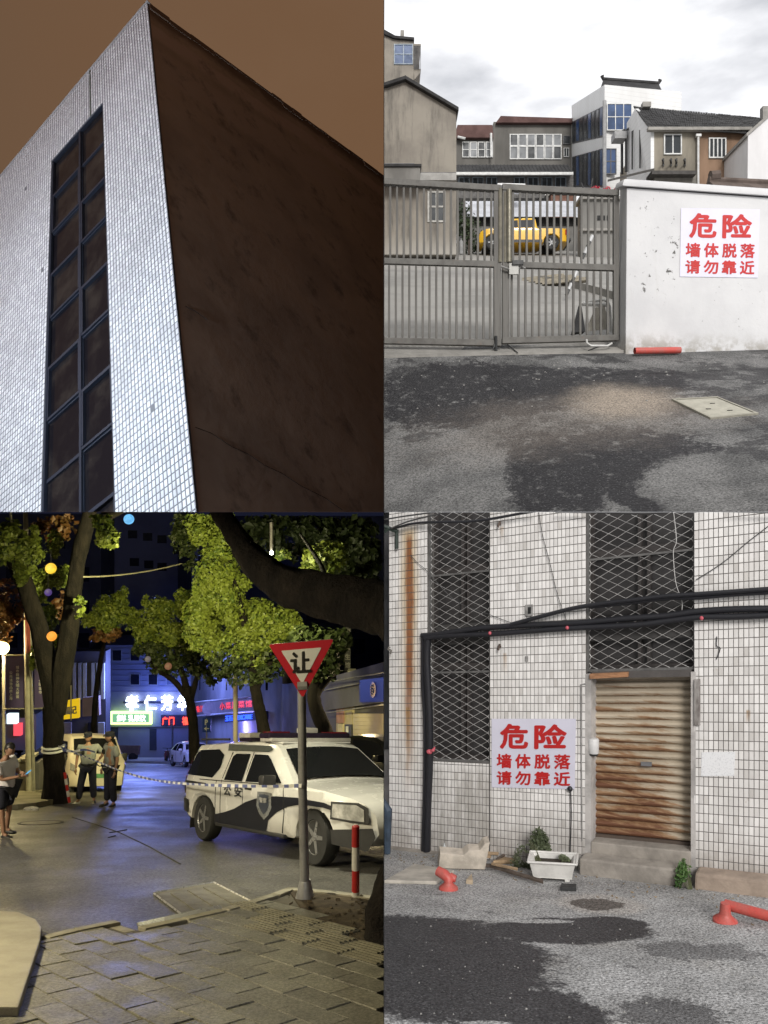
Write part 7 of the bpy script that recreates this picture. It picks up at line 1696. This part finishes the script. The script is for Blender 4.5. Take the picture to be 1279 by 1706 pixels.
# lettering and badge on the doors and bonnet
for sd in (-1, 1):
    mb = MB()
    for ch, x0, x1 in (('公', -.76, -.54), ('安', -.44, -.22)) if sd < 0 else (('公', -.34, -.56), ('安', -.04 - .62, -.26 - .62)):
        qd = [Mc @ Vector((x, sd * (c.w(x, z) + .010), z)) for x, z in ((x0, 1.02), (x1, 1.02), (x1, .84), (x0, .84))]; lettering(mb, ch, qd, 0, 0, 1, 1, .002, .02)
    mb.build('lettering', M_pb, pc, fix=False)
    c.patch('badge', [(.22, .96), (.40, .97), (.58, .96), (.60, .74), (.52, .62), (.40, .54), (.28, .62), (.20, .74)], pm('badge_silver', (.30, .31, .32), .3, .3, 10, metal=.3), .012, (sd,))
    c.patch('badge_core', [(.28, .92), (.40, .93), (.52, .92), (.53, .76), (.47, .67), (.40, .62), (.33, .67), (.27, .76)], pm('badge_dark', (.06, .07, .10), .4), .017, (sd,))
    mb = MB(); qd = [Mc @ Vector((x, sd * (c.w(x, z) + .024), z)) for x, z in (((.30, .88), (.50, .88), (.50, .80), (.30, .80)) if sd < 0 else ((.50, .88), (.30, .88), (.30, .80), (.50, .80)))]; lettering(mb, '警察', qd, 0, 0, 1, 1, .002, .02); mb.build('badge_lettering', pm('badge_pale', (.5, .5, .5), .4, bump=0), pc, fix=False)
mb = MB(); zt = lambda x: 1.10 - (x - 1.10) / .65 * .05 if x < 1.75 else 1.05 - (x - 1.75) / .45 * .07
hv = lambda x, y: Mc @ Vector((x, y, zt(x) + .05 * (1 - (y / .87) ** 2) + .006))
V_, F_ = text2d('POLICE')
for q_ in range(6):
    mb.add([hv(1.84 - .20 * (v[1]) + .004 * math.cos(q_), -.52 + 1.04 * v[0] + .006 * math.sin(q_)) + upn * (.0004 * q_) for v in V_], F_)
mb.build('bonnet_lettering', M_pb, pc, fix=False)
mb = MB(); V_, F_ = text2d('警察')
for q_ in range(6): mb.add([hv(1.58 - .22 * (v[1]) + .004 * math.cos(q_), -.30 + .60 * v[0] + .006 * math.sin(q_)) + upn * (.0004 * q_) for v in V_], F_)
mb.build('bonnet_lettering', pm('bonnet_blue', (.08, .10, .28), .5, bump=0), pc, fix=False)
# other cars
def park(label, px, py, fwd_, mat, suv=False, grp=None, name='parked_car', D=None, tail=(.5, .02, .02), s=1.0):
    b_ = g3(px, py) if D is None else P(px, py, D); r_ = thing(name, label, 'car', b_, grp); sedan(r_, car_matrix(b_, fwd_, upn) @ Matrix.Scale(s, 4), mat, suv, tail); return r_
park('glossy black saloon parked against the kerb at the right edge', 652, 1345, (.62, -.78, 0), paint('black_car', (.012, .012, .014)), s=1.12)
park('white saloon parked beyond the patrol pickup, its red tail showing', 318, 1277, (.5, -.9, 0), paint('white_car', (.5, .45, .43)))
park('dark sport utility car parked under the green light box', 228, 1263.5, (1, -.15, 0), paint('slate_car', (.10, .10, .14)), True, 'cars parked below the lit signs')
park('dark blue car parked under the red sign at the street end', 268, 1262, (.6, -.8, 0), paint('blue_car', (.03, .05, .13)), False, 'cars parked below the lit signs')
park('dark car parked at the far left under the white light box', 10, 1258, (.8, -.6, 0), paint('dark_car', (.04, .04, .05)), True, None)
# brown three wheeler
tri_ = thing('cargo_tricycle', 'brown boxy cargo tricycle standing in front of the dark parked cars', 'tricycle', g3(206, 1268)); M_tr = car_matrix(g3(206, 1268), (-1, -.2, 0), upn); M_trm = pm('tricycle_brown', (.17, .12, .10), .7, .3, 2)
mb = MB(); mb.box((0, 0, 0), (1.9, 1.1, .75)); mb.v = [M_tr @ (v + Vector((-.2, 0, .85))) for v in mb.v]; mb.build('box', M_trm, tri_, bevel=.03)
for x, y in ((.9, 0), (-.7, .5), (-.7, -.5)):
    mb = MB(); mb.lathe([(.2, -.06), (.32, -.06), (.32, .06), (.2, .06)], 16, M_tr @ Matrix.Translation((x, y, .32)) @ Matrix.Rotation(math.pi / 2, 4, 'X')); mb.build('wheel', M_tyre, tri_)
mb = MB(); mb.tube([M_tr @ Vector(p) for p in ((.9, 0, .32), (1.0, 0, .95), (.85, 0, 1.2))], .035, 6); mb.build('fork', M_blackp, tri_)
mb = MB(); mb.tube([M_tr @ Vector(p) for p in ((.85, -.3, 1.2), (.85, .3, 1.2))], .025, 6); mb.build('handlebar', M_blackp, tri_)
# scooters
def scooter(label, px, py, fw_, mat):
    b_ = g3(px, py); r_ = thing('scooter', label, 'scooter', b_, 'scooters by the pale sign pole'); M_ = car_matrix(b_, fw_, upn); T = lambda *p: M_ @ Vector(p)
    for x in (.62, -.62):
        mb = MB(); mb.lathe([(.14, -.05), (.25, -.06), (.27, 0), (.25, .06), (.14, .05)], 14, M_ @ Matrix.Translation((x, 0, .27)) @ Matrix.Rotation(math.pi / 2, 4, 'X')); mb.build('wheel', M_tyre, r_)
    mb = MB(); mb.prism([T(-.85, -.14, .45), T(-.2, -.14, .35), T(.35, -.14, .32), T(.45, -.14, .85), T(.38, -.14, .88), T(.22, -.14, .42), T(-.05, -.14, .45), T(-.1, -.14, .72), T(-.85, -.14, .78)], (M_.to_3x3() @ Vector((0, .28, 0)))); mb.build('body', mat, r_, bevel=.03)
    mb = MB(); mb.box((0, 0, 0), (.75, .27, .1)); mb.v = [M_ @ (v + Vector((-.45, 0, .83))) for v in mb.v]; mb.build('seat', M_blackp, r_, bevel=.03)
    mb = MB(); mb.tube([T(.62, 0, .27), T(.42, 0, .95), T(.38, 0, 1.05)], .035, 6); mb.build('fork', M_blackp, r_); mb = MB(); mb.tube([T(.34, -.33, 1.06), T(.38, 0, 1.05), T(.34, .33, 1.06)], .02, 6); mb.build('handlebar', M_blackp, r_)
for k, (x, y, m, lb) in enumerate(((276, 1271, paint('scooter_red', (.16, .04, .05)), 'dark red scooter left of the pale sign pole'), (284, 1272, paint('scooter_black', (.03, .03, .035)), 'black scooter beside the dark red one'), (293, 1270, paint('scooter_white', (.30, .30, .32)), 'pale scooter right of the thin sign pole'))): scooter(lb, x, y, (.3, -.9, 0), m)
mb = MB(); mb.tube([P(287, 1266, 62), P(287, 1205, 62)], .07, 8); tag(mb.build('thin_pole', M_galv), 'thin pale pole among the scooters', 'pole')
# the white van by the tree
vn = thing('white_van', 'white van with a dark windscreen and green number plate parked by the forked tree', 'van', P(118, 1325, 24)); VD = 24.0
vb = P(86, 1322, VD); vb.z = gz(0, VD + .6); Mv = car_matrix(vb + Vector((0, 2.2, 2.2 * -HK)), (.62, -.9, 0), upn)
vo = [(-2.1, .4), (-2.15, .6), (-2.12, 1.5), (-2.0, 1.83), (-1.7, 1.92), (.6, 1.92), (1.0, 1.84), (1.55, 1.22), (2.0, 1.02), (2.15, .9), (2.2, .6), (2.15, .35)] + arch(1.4, .32, .36) + [(1.0, .3), (-1.0, .3)] + arch(-1.35, .32, .36)
cv = Car(vn, Mv, vo, 1.72, 1.12, .16, 4.35, nose=.14); cv.body(paint('van_white', (.66, .60, .52)), crown=.05)
cv.across('windscreen', (1.52, 1.28), (1.06, 1.76), M_carglass, -.88, .88, .015); cv.across('bumper', (2.14, .36), (2.19, .58), M_blackp, -.95, .95, .02); cv.across('lower_grille', (2.19, .60), (2.17, .70), M_blackp, -.5, .5, .018)
mb = MB(); mb.box((0, 0, 0), (.02, .44, .13)); mb.v = [Mv @ (v + Vector((2.25, .0, .66))) for v in mb.v]; mb.build('number_plate', pm('plate_green', (.10, .30, .14), .5, .3, 20, bump=0), vn)
mb = MB(); mb.tube([Mv @ Vector(p) for p in ((2.12, -.16, 1.0), (2.16, -.06, .94), (2.17, 0, .97), (2.16, .06, .94), (2.12, .16, 1.0))], .022, 5); mb.build('badge', M_blackp, vn)
cv.patch('side_window', [(.25, 1.16), (.25, 1.72), (.78, 1.70), (1.25, 1.22)], M_carglass, .01); cv.patch('side_window', [(-1.8, 1.16), (-1.8, 1.72), (.15, 1.72), (.15, 1.16)], M_carglass, .01)
for sd in (1, -1):
    cv.patch('headlight', [(1.75, .84), (2.1, .80), (2.05, .98), (1.72, 1.06)], M_hl, .012, (sd,)); cv.bx('mirror', (1.2, sd * .98, 1.2), (.16, .2, .26), M_blackp, .04)
cv.wheels((1.4, -1.35), .32, 1.68, M_tyre, M_rim)

# ------------------------------------------------------------------ people
M_skin = pm('skin_tone', (.30, .17, .115), .55, .1, 5, bump=0); M_hair = pm('hair_black', (.012, .010, .010), .5, bump=.1, bscale=120)
M_navy = pm('navy_cloth', (.014, .016, .032), .8, .3, 6, bump=.2); M_grey = pm('grey_shirt', (.24, .25, .25), .8, .2, 4, bump=.2); M_tee = pm('lilac_tee', (.80, .77, .82), .85, .15, 3, bump=.2); M_shoe = pm('shoe_black', (.02, .02, .02), .5, bump=0); M_sneak = pm('shoe_pale', (.5, .5, .52), .6, bump=0)
def person(label, foot, yaw, h, pose, shirt, legs, shorts=False, cap=True, tucked=True, shoes=(None, None), wide=1.0):
    # local axes: x to the figure's left, y backwards (the face looks along -y), z up
    r_ = thing('person', label, 'person', foot); M_ = Matrix.Translation(foot) @ Matrix.Rotation(yaw, 4, 'Z') @ Matrix.Scale(h / 1.72, 4)
    T = lambda p: M_ @ Vector(p); k = h / 1.72; W = wide
    J = dict(pelvis=(0, 0, .93), waist=(0, .0, 1.06), chest=(0, .0, 1.28), neck=(0, .01, 1.46), head0=(0, -.005, 1.53), hipL=(.09, 0, .90), hipR=(-.09, 0, .90), kneeL=(.10, -.01, .49), kneeR=(-.10, -.01, .49), ankL=(.10, .02, .09), ankR=(-.10, .02, .09), toeL=(.12, -.15, .035), toeR=(-.12, -.15, .035),
             shL=(.18 * W, .01, 1.40), shR=(-.18 * W, .01, 1.40), elL=(.24 * W, .03, 1.13), elR=(-.24 * W, .03, 1.13), wrL=(.25 * W, -.05, .88), wrR=(-.25 * W, -.05, .88)); J.update(pose)
    v = {}; 
    def body(names, edges, rad, nm, mat, root=0, sub=1): return skin(nm, [(T(J[n]), tuple(q * k for q in rad[n]) if hasattr(rad[n], '__len__') else rad[n] * k) for n in names], [(names.index(a), names.index(b)) for a, b in edges], mat, r_, sub, root)
    E = [('pelvis', 'waist'), ('waist', 'chest'), ('chest', 'neck'), ('neck', 'head0'), ('pelvis', 'hipL'), ('pelvis', 'hipR'), ('hipL', 'kneeL'), ('hipR', 'kneeR'), ('kneeL', 'ankL'), ('kneeR', 'ankR'), ('ankL', 'toeL'), ('ankR', 'toeR'), ('chest', 'shL'), ('chest', 'shR'), ('shL', 'elL'), ('shR', 'elR'), ('elL', 'wrL'), ('elR', 'wrR')]
    N = ['pelvis', 'waist', 'chest', 'neck', 'head0', 'hipL', 'hipR', 'kneeL', 'kneeR', 'ankL', 'ankR', 'toeL', 'toeR', 'shL', 'shR', 'elL', 'elR', 'wrL', 'wrR']
    rd = dict(pelvis=.12, waist=.12, chest=.13, neck=.055, head0=.055, hipL=.085, hipR=.085, kneeL=.055, kneeR=.055, ankL=.037, ankR=.037, toeL=.03, toeR=.03, shL=.055, shR=.055, elL=.04, elR=.04, wrL=.028, wrR=.028)
    Jt = {q: J[q] for q in ('toeL', 'toeR')}
    for q, a_ in (('toeL', 'ankL'), ('toeR', 'ankR')): J[q] = tuple(Vector(J[a_]).lerp(Vector(J[q]), .45) + Vector((0, 0, .005)))
    b_ = body(N, E, rd, 'body', M_skin); J.update(Jt)
    # head with face
    hm = Matrix.Translation(J.get('head', (0, -.02, 1.635))) @ Matrix.Rotation(J.get('nod', 0.), 4, 'X') @ Matrix.Rotation(J.get('turn', 0.), 4, 'Z'); mb = MB(); mb.ball((0, 0, 0), (.076, .095, .115), 18, 14)
    for i, q in enumerate(mb.v):
        if q.z < -.03: q.x *= 1 - .28 * min(1, (-.03 - q.z) / .08); q.y = q.y * (1 - .12 * min(1, (-.03 - q.z) / .08)) - .008
        if q.y < -.07 and abs(q.x) < .02 and -.045 < q.z < .02: q.y -= .016
    mb.ball((.074, .01, -.005), (.012, .022, .032), 8, 6); mb.ball((-.074, .01, -.005), (.012, .022, .032), 8, 6); mb.tube([(0, -.088, .012), (0, -.108, -.025), (0, -.095, -.032)], [.008, .014, .010], 6)
    mb.v = [T(hm @ q) for q in mb.v]; mb.build('head', M_skin, r_, smooth=True)
    mb = MB(); mb.ball((.028, -.086, .012), (.011, .006, .006), 8, 5); mb.ball((-.028, -.086, .012), (.011, .006, .006), 8, 5); mb.v = [T(hm @ q) for q in mb.v]; mb.build('eye', M_hair, r_)
    mb = MB(); mb.ball((0, -.083, -.055), (.024, .008, .006), 8, 5); mb.v = [T(hm @ q) for q in mb.v]; mb.build('mouth', pm('lip', (.22, .08, .07), .5, bump=0), r_)
    mb = MB()
    for a in range(9):
        for b in range(15):
            pass
    mb.ball((0, .012, .018), (.086, .10, .115), 18, 14)
    keep = [f for f in mb.f if all((mb.v[i].z > .045 or (mb.v[i].y > .005 and mb.v[i].z > -.075)) for i in f)]; mb.f = keep; mb.m = [0] * len(keep)
    for i, q in enumerate(mb.v): q += q.normalized() * (.010 * mnoise.noise(q * 40))
    mb.v = [T(hm @ q) for q in mb.v]; mb.build('hair', M_hair, r_, smooth=True)
    if cap:
        mb = MB(); mb.lathe([(.088, .03), (.092, .055), (.096, .085), (.094, .105), (.07, .118), (.001, .122)], 18); 
        for q in mb.v: q.y *= 1.14
        mb.prism([(-.075, -.075, .045), (-.06, -.135, .035), (0, -.155, .032), (.06, -.135, .035), (.075, -.075, .045)], (0, 0, .010)); mb.v = [T(hm @ q) for q in mb.v]; mb.build('cap', M_navy, r_, smooth=True)
    # hands: palm, four fingers, thumb
    for s_, w_, e_ in ((1, 'wrL', 'elL'), (-1, 'wrR', 'elR')):
        p = Vector(J[w_]); d = (p - Vector(J[e_])).normalized(); ax_ = d.cross(Vector((s_, 0, .2))).normalized(); n_ = ax_.cross(d); mbp = [(T(p), .022 * k), (T(p + d * .05), (.036 * k, .020 * k)), (T(p + d * .085), (.036 * k, .018 * k))]; ed = [(0, 1), (1, 2)]
        for f_ in range(4):
            o_ = (f_ - 1.5) * .018; L_ = (.05, .06, .056, .042)[f_]; c_ = n_ * -.012; i0 = len(mbp); mbp += [(T(p + d * .10 + ax_ * o_), .0095 * k), (T(p + d * (.10 + L_ * .55) + ax_ * o_ * 1.1 + c_), .0085 * k), (T(p + d * (.10 + L_ * .9) + ax_ * o_ * 1.1 + c_ * 3), .007 * k)]; ed += [(2, i0), (i0, i0 + 1), (i0 + 1, i0 + 2)]
        i0 = len(mbp); mbp += [(T(p + d * .04 + ax_ * -.04), .011 * k), (T(p + d * .075 + ax_ * -.055 + n_ * -.01), .009 * k)]; ed += [(1, i0), (i0, i0 + 1)]
        skin('hand', mbp, ed, M_skin, r_, 1, 0)
    # clothes follow the same joints, a little fuller
    Js = dict(J); 
    def mid(a, b, u): return tuple(Vector(J[a]).lerp(Vector(J[b]), u))
    J['cufL'] = mid('shL', 'elL', .80); J['cufR'] = mid('shR', 'elR', .80); J['hem'] = (J['pelvis'][0], J['pelvis'][1], .86 if not tucked else .95); J['shx'] = mid('chest', 'neck', .72)
    belly = .155 * W if not tucked else .14 * W
    skin('shirt', [(T(J['hem']), (belly * 1.06 * k, .125 * W * k)), (T(J['waist']), (belly * k, .13 * W * k)), (T(J['chest']), (.165 * W * k, .125 * W * k)), (T(J['shx']), (.10 * k, .08 * k)), (T(J['shL']), .082 * k), (T(J['shR']), .082 * k), (T(J['cufL']), .068 * k), (T(J['cufR']), .068 * k)], [(0, 1), (1, 2), (2, 3), (2, 4), (2, 5), (4, 6), (5, 7)], shirt, r_, 2, 1)
    if shorts: J['endL'] = mid('hipL', 'kneeL', .90); J['endR'] = mid('hipR', 'kneeR', .90); q = .11
    else: J['endL'] = mid('kneeL', 'ankL', .93); J['endR'] = mid('kneeR', 'ankR', .93); q = .078
    if shorts: vs = [(T((J['pelvis'][0], J['pelvis'][1], .96)), (.165 * W * k, .14 * W * k)), (T(J['hipL']), .13 * k), (T(J['hipR']), .13 * k), (T(J['endL']), q * k), (T(J['endR']), q * k)]; es = [(0, 1), (0, 2), (1, 3), (2, 4)]
    else: vs = [(T((J['pelvis'][0], J['pelvis'][1], .98)), (.15 * W * k, .125 * W * k)), (T(J['hipL']), .115 * k), (T(J['hipR']), .115 * k), (T(J['kneeL']), .092 * k), (T(J['kneeR']), .092 * k), (T(J['endL']), q * k), (T(J['endR']), q * k)]; es = [(0, 1), (0, 2), (1, 3), (2, 4), (3, 5), (4, 6)]
    skin('shorts' if shorts else 'trousers', vs, es, legs, r_, 2, 0)
    for s_, a_, t_ in ((0, 'ankL', 'toeL'), (1, 'ankR', 'toeR')):
        a = Vector(J[a_]); b = Vector(J[t_]); d = (b - a); d.z = 0; d.normalize(); skin('shoe', [(T(a + Vector((0, 0, -.045)) - d * .045), (.040 * k, .045 * k)), (T(a + Vector((0, 0, -.048)) + d * .06), (.046 * k, .042 * k)), (T(a + Vector((0, 0, -.055)) + d * .16), (.045 * k, .030 * k)), (T(a + Vector((0, 0, -.058)) + d * .20), (.030 * k, .022 * k))], [(0, 1), (1, 2), (2, 3)], shoes[s_] or M_shoe, r_, 1, 0)
    if tucked:
        mb = MB(); mb.lathe([(.150 * W, .955), (.158 * W, .96), (.158 * W, 1.0), (.150 * W, 1.005)], 22); 
        for q_ in mb.v: q_.x += J['pelvis'][0]; q_.y = q_.y * .86 + J['pelvis'][1]
        mb.v = [T(q_) for q_ in mb.v]; mb.build('belt', M_shoe, r_)
    return r_, T
pA, TA = person('stout officer in a grey shirt and cap resting a hand behind him, facing the camera', g3(147, 1338), R(8), 1.80, dict(elL=(.33, .10, 1.17), wrL=(.22, .16, 1.02), ankL=(.13, .0, .09), toeL=(.17, -.15, .035), ankR=(-.22, -.05, .09), toeR=(-.34, -.16, .035), kneeR=(-.17, -.05, .49), kneeL=(.11, -.01, .49), turn=R(-12)), M_grey, M_navy, shoes=(M_shoe, M_sneak), wide=1.14)
pB, TB = person('slim officer in a grey shirt and cap turned towards his colleague', g3(184, 1344), R(-38), 1.80, dict(turn=R(-25), ankL=(.06, .05, .09), toeL=(.10, -.12, .035), ankR=(-.12, -.02, .09), toeR=(-.15, -.19, .035)), M_grey, M_navy, wide=.98)
for par, T in ((pA, TA), (pB, TB)):
    mb = MB(); mb.box((0, 0, 0), (.06, .04, .10)); mb.v = [T(v + Vector((-.09, -.13, 1.30))) for v in mb.v]; tag(mb.build('radio', M_shoe), 'small black radio clipped to the %s officer\'s chest' % ('stout' if par is pA else 'slim'), 'radio')
pC, TC = person('person in pale T-shirt and dark shorts bent over a glowing phone', g3(8, 1394), R(78), 1.56, dict(head=(0, -.10, 1.62), nod=R(34), head0=(0, -.045, 1.52), neck=(0, -.01, 1.45), elL=(.22, -.10, 1.13), wrL=(.08, -.34, 1.17), elR=(-.22, -.10, 1.13), wrR=(-.05, -.36, 1.16), ankL=(.12, .06, .09), toeL=(.13, -.12, .035), ankR=(-.10, -.05, .09), toeR=(-.12, -.24, .035)), M_tee, M_navy, shorts=True, cap=False, tucked=False, wide=1.22)
mb = MB(); mb.box((0, 0, 0), (.075, .012, .15), Matrix.Rotation(R(48), 3, 'X')); mb.v = [TC(v + Vector((.02, -.455, 1.20))) for v in mb.v]; ph = mb.build('phone', glow('phone_screen', (.10, .38, .62), .9)); tag(ph, 'phone with a glowing blue screen in the hand of the person at the left', 'phone')

# ------------------------------------------------------------------ street lamps and added fills of the night side
lamp('street_and_fill_light', P(-10, 1085, 23.2), (1, .80, .36), 600, .3)                  # the glowing lamp at the left edge
lamp('street_and_fill_light', Vector((-4.6, 5.0, -.15)), (1, .86, .54), 720, .2, 'SPOT', Vector((-2.2, 6.6, -4.0)), 118, .5)    # its neighbour, out of frame on the left
lamp('street_and_fill_light', P(462, 925, 9.6), (1, .95, .72), 420, .1, 'SPOT', P(600, 1345, 9.8), 96, .6)  # added spot near the hidden lamp, aimed down to brighten the bonnet
lamp('street_and_fill_light', P(452, 921, 12.0), (1, .93, .55), 60, .1)                    # lamp half hidden above the bough
mb = MB(); mb.ball(P(452, 921, 14.0), .035, 8, 6); hl = thing('street_lamp', 'small white street lamp shining through leaves above the dark bough', 'street lamp', P(452, 921, 14)); mb.build('bulb', glow('white_bulb', (1, 1, .85), 20), hl); mb = MB(); mb.tube([P(452, 921, 14.05), P(452, 870, 14.05)], .03, 6); mb.build('pole', M_pole, hl)
lamp('street_and_fill_light', P(330, 1000, 16), (1, .92, .42), 3200, .3, 'SPOT', P(350, 990, 28), 104, .5)                    # street lamp beside the crowns
lamp('street_and_fill_light', Vector((-9.0, 9.0, -1.5)), (1, .88, .62), 1250, .3, 'SPOT', Vector((-4.0, 13.0, -5.5)), 104, .5)   # added fill, out of frame, brightens the people and the pickup side
lamp('street_and_fill_light', P(40, 930, 16.5), (1, .86, .5), 60, .2)
# ================================================================== trim what would reach past the dividing wall or through the deck
def trim(o, planes):
    mw = o.matrix_world; inv = mw.inverted(); me = o.data
    cs = [mw @ v.co for v in me.vertices]
    if not cs: return
    need = []
    for co, no in planes:
        mx_ = max((c - co).dot(no) for c in cs)
        if mx_ > 0: need.append((co, no))
    if not need: return
    if me.users > 1: o.data = me = me.copy()
    bm = bmesh.new(); bm.from_mesh(me); bm.transform(mw)
    for co, no in need:
        bmesh.ops.bisect_plane(bm, geom=bm.verts[:] + bm.edges[:] + bm.faces[:], dist=1e-6, plane_co=co, plane_no=no, clear_outer=True)
    bm.transform(inv); bm.to_mesh(me); bm.free(); me.update()
bpy.context.view_layer.update()
XN = (Vector((-.002, 0, 0)), Vector((1, 0, 0))); XP = (Vector((.002, 0, 0)), Vector((-1, 0, 0)))
UP = (Vector((0, 0, .001)), Vector((0, 0, -1))); DN = (Vector((0, 0, -.002)), Vector((0, 0, 1)))
for o in list(sc.objects):
    if o.type != 'MESH': continue
    z = ZONES.get(o.name)
    if z is None: continue
    trim(o, {'TL': (XN, UP), 'BL': (XN, DN), 'TR': (XP,), 'BR': (XP, DN)}[z])
    if len(o.data.polygons) == 0: bpy.data.objects.remove(o)
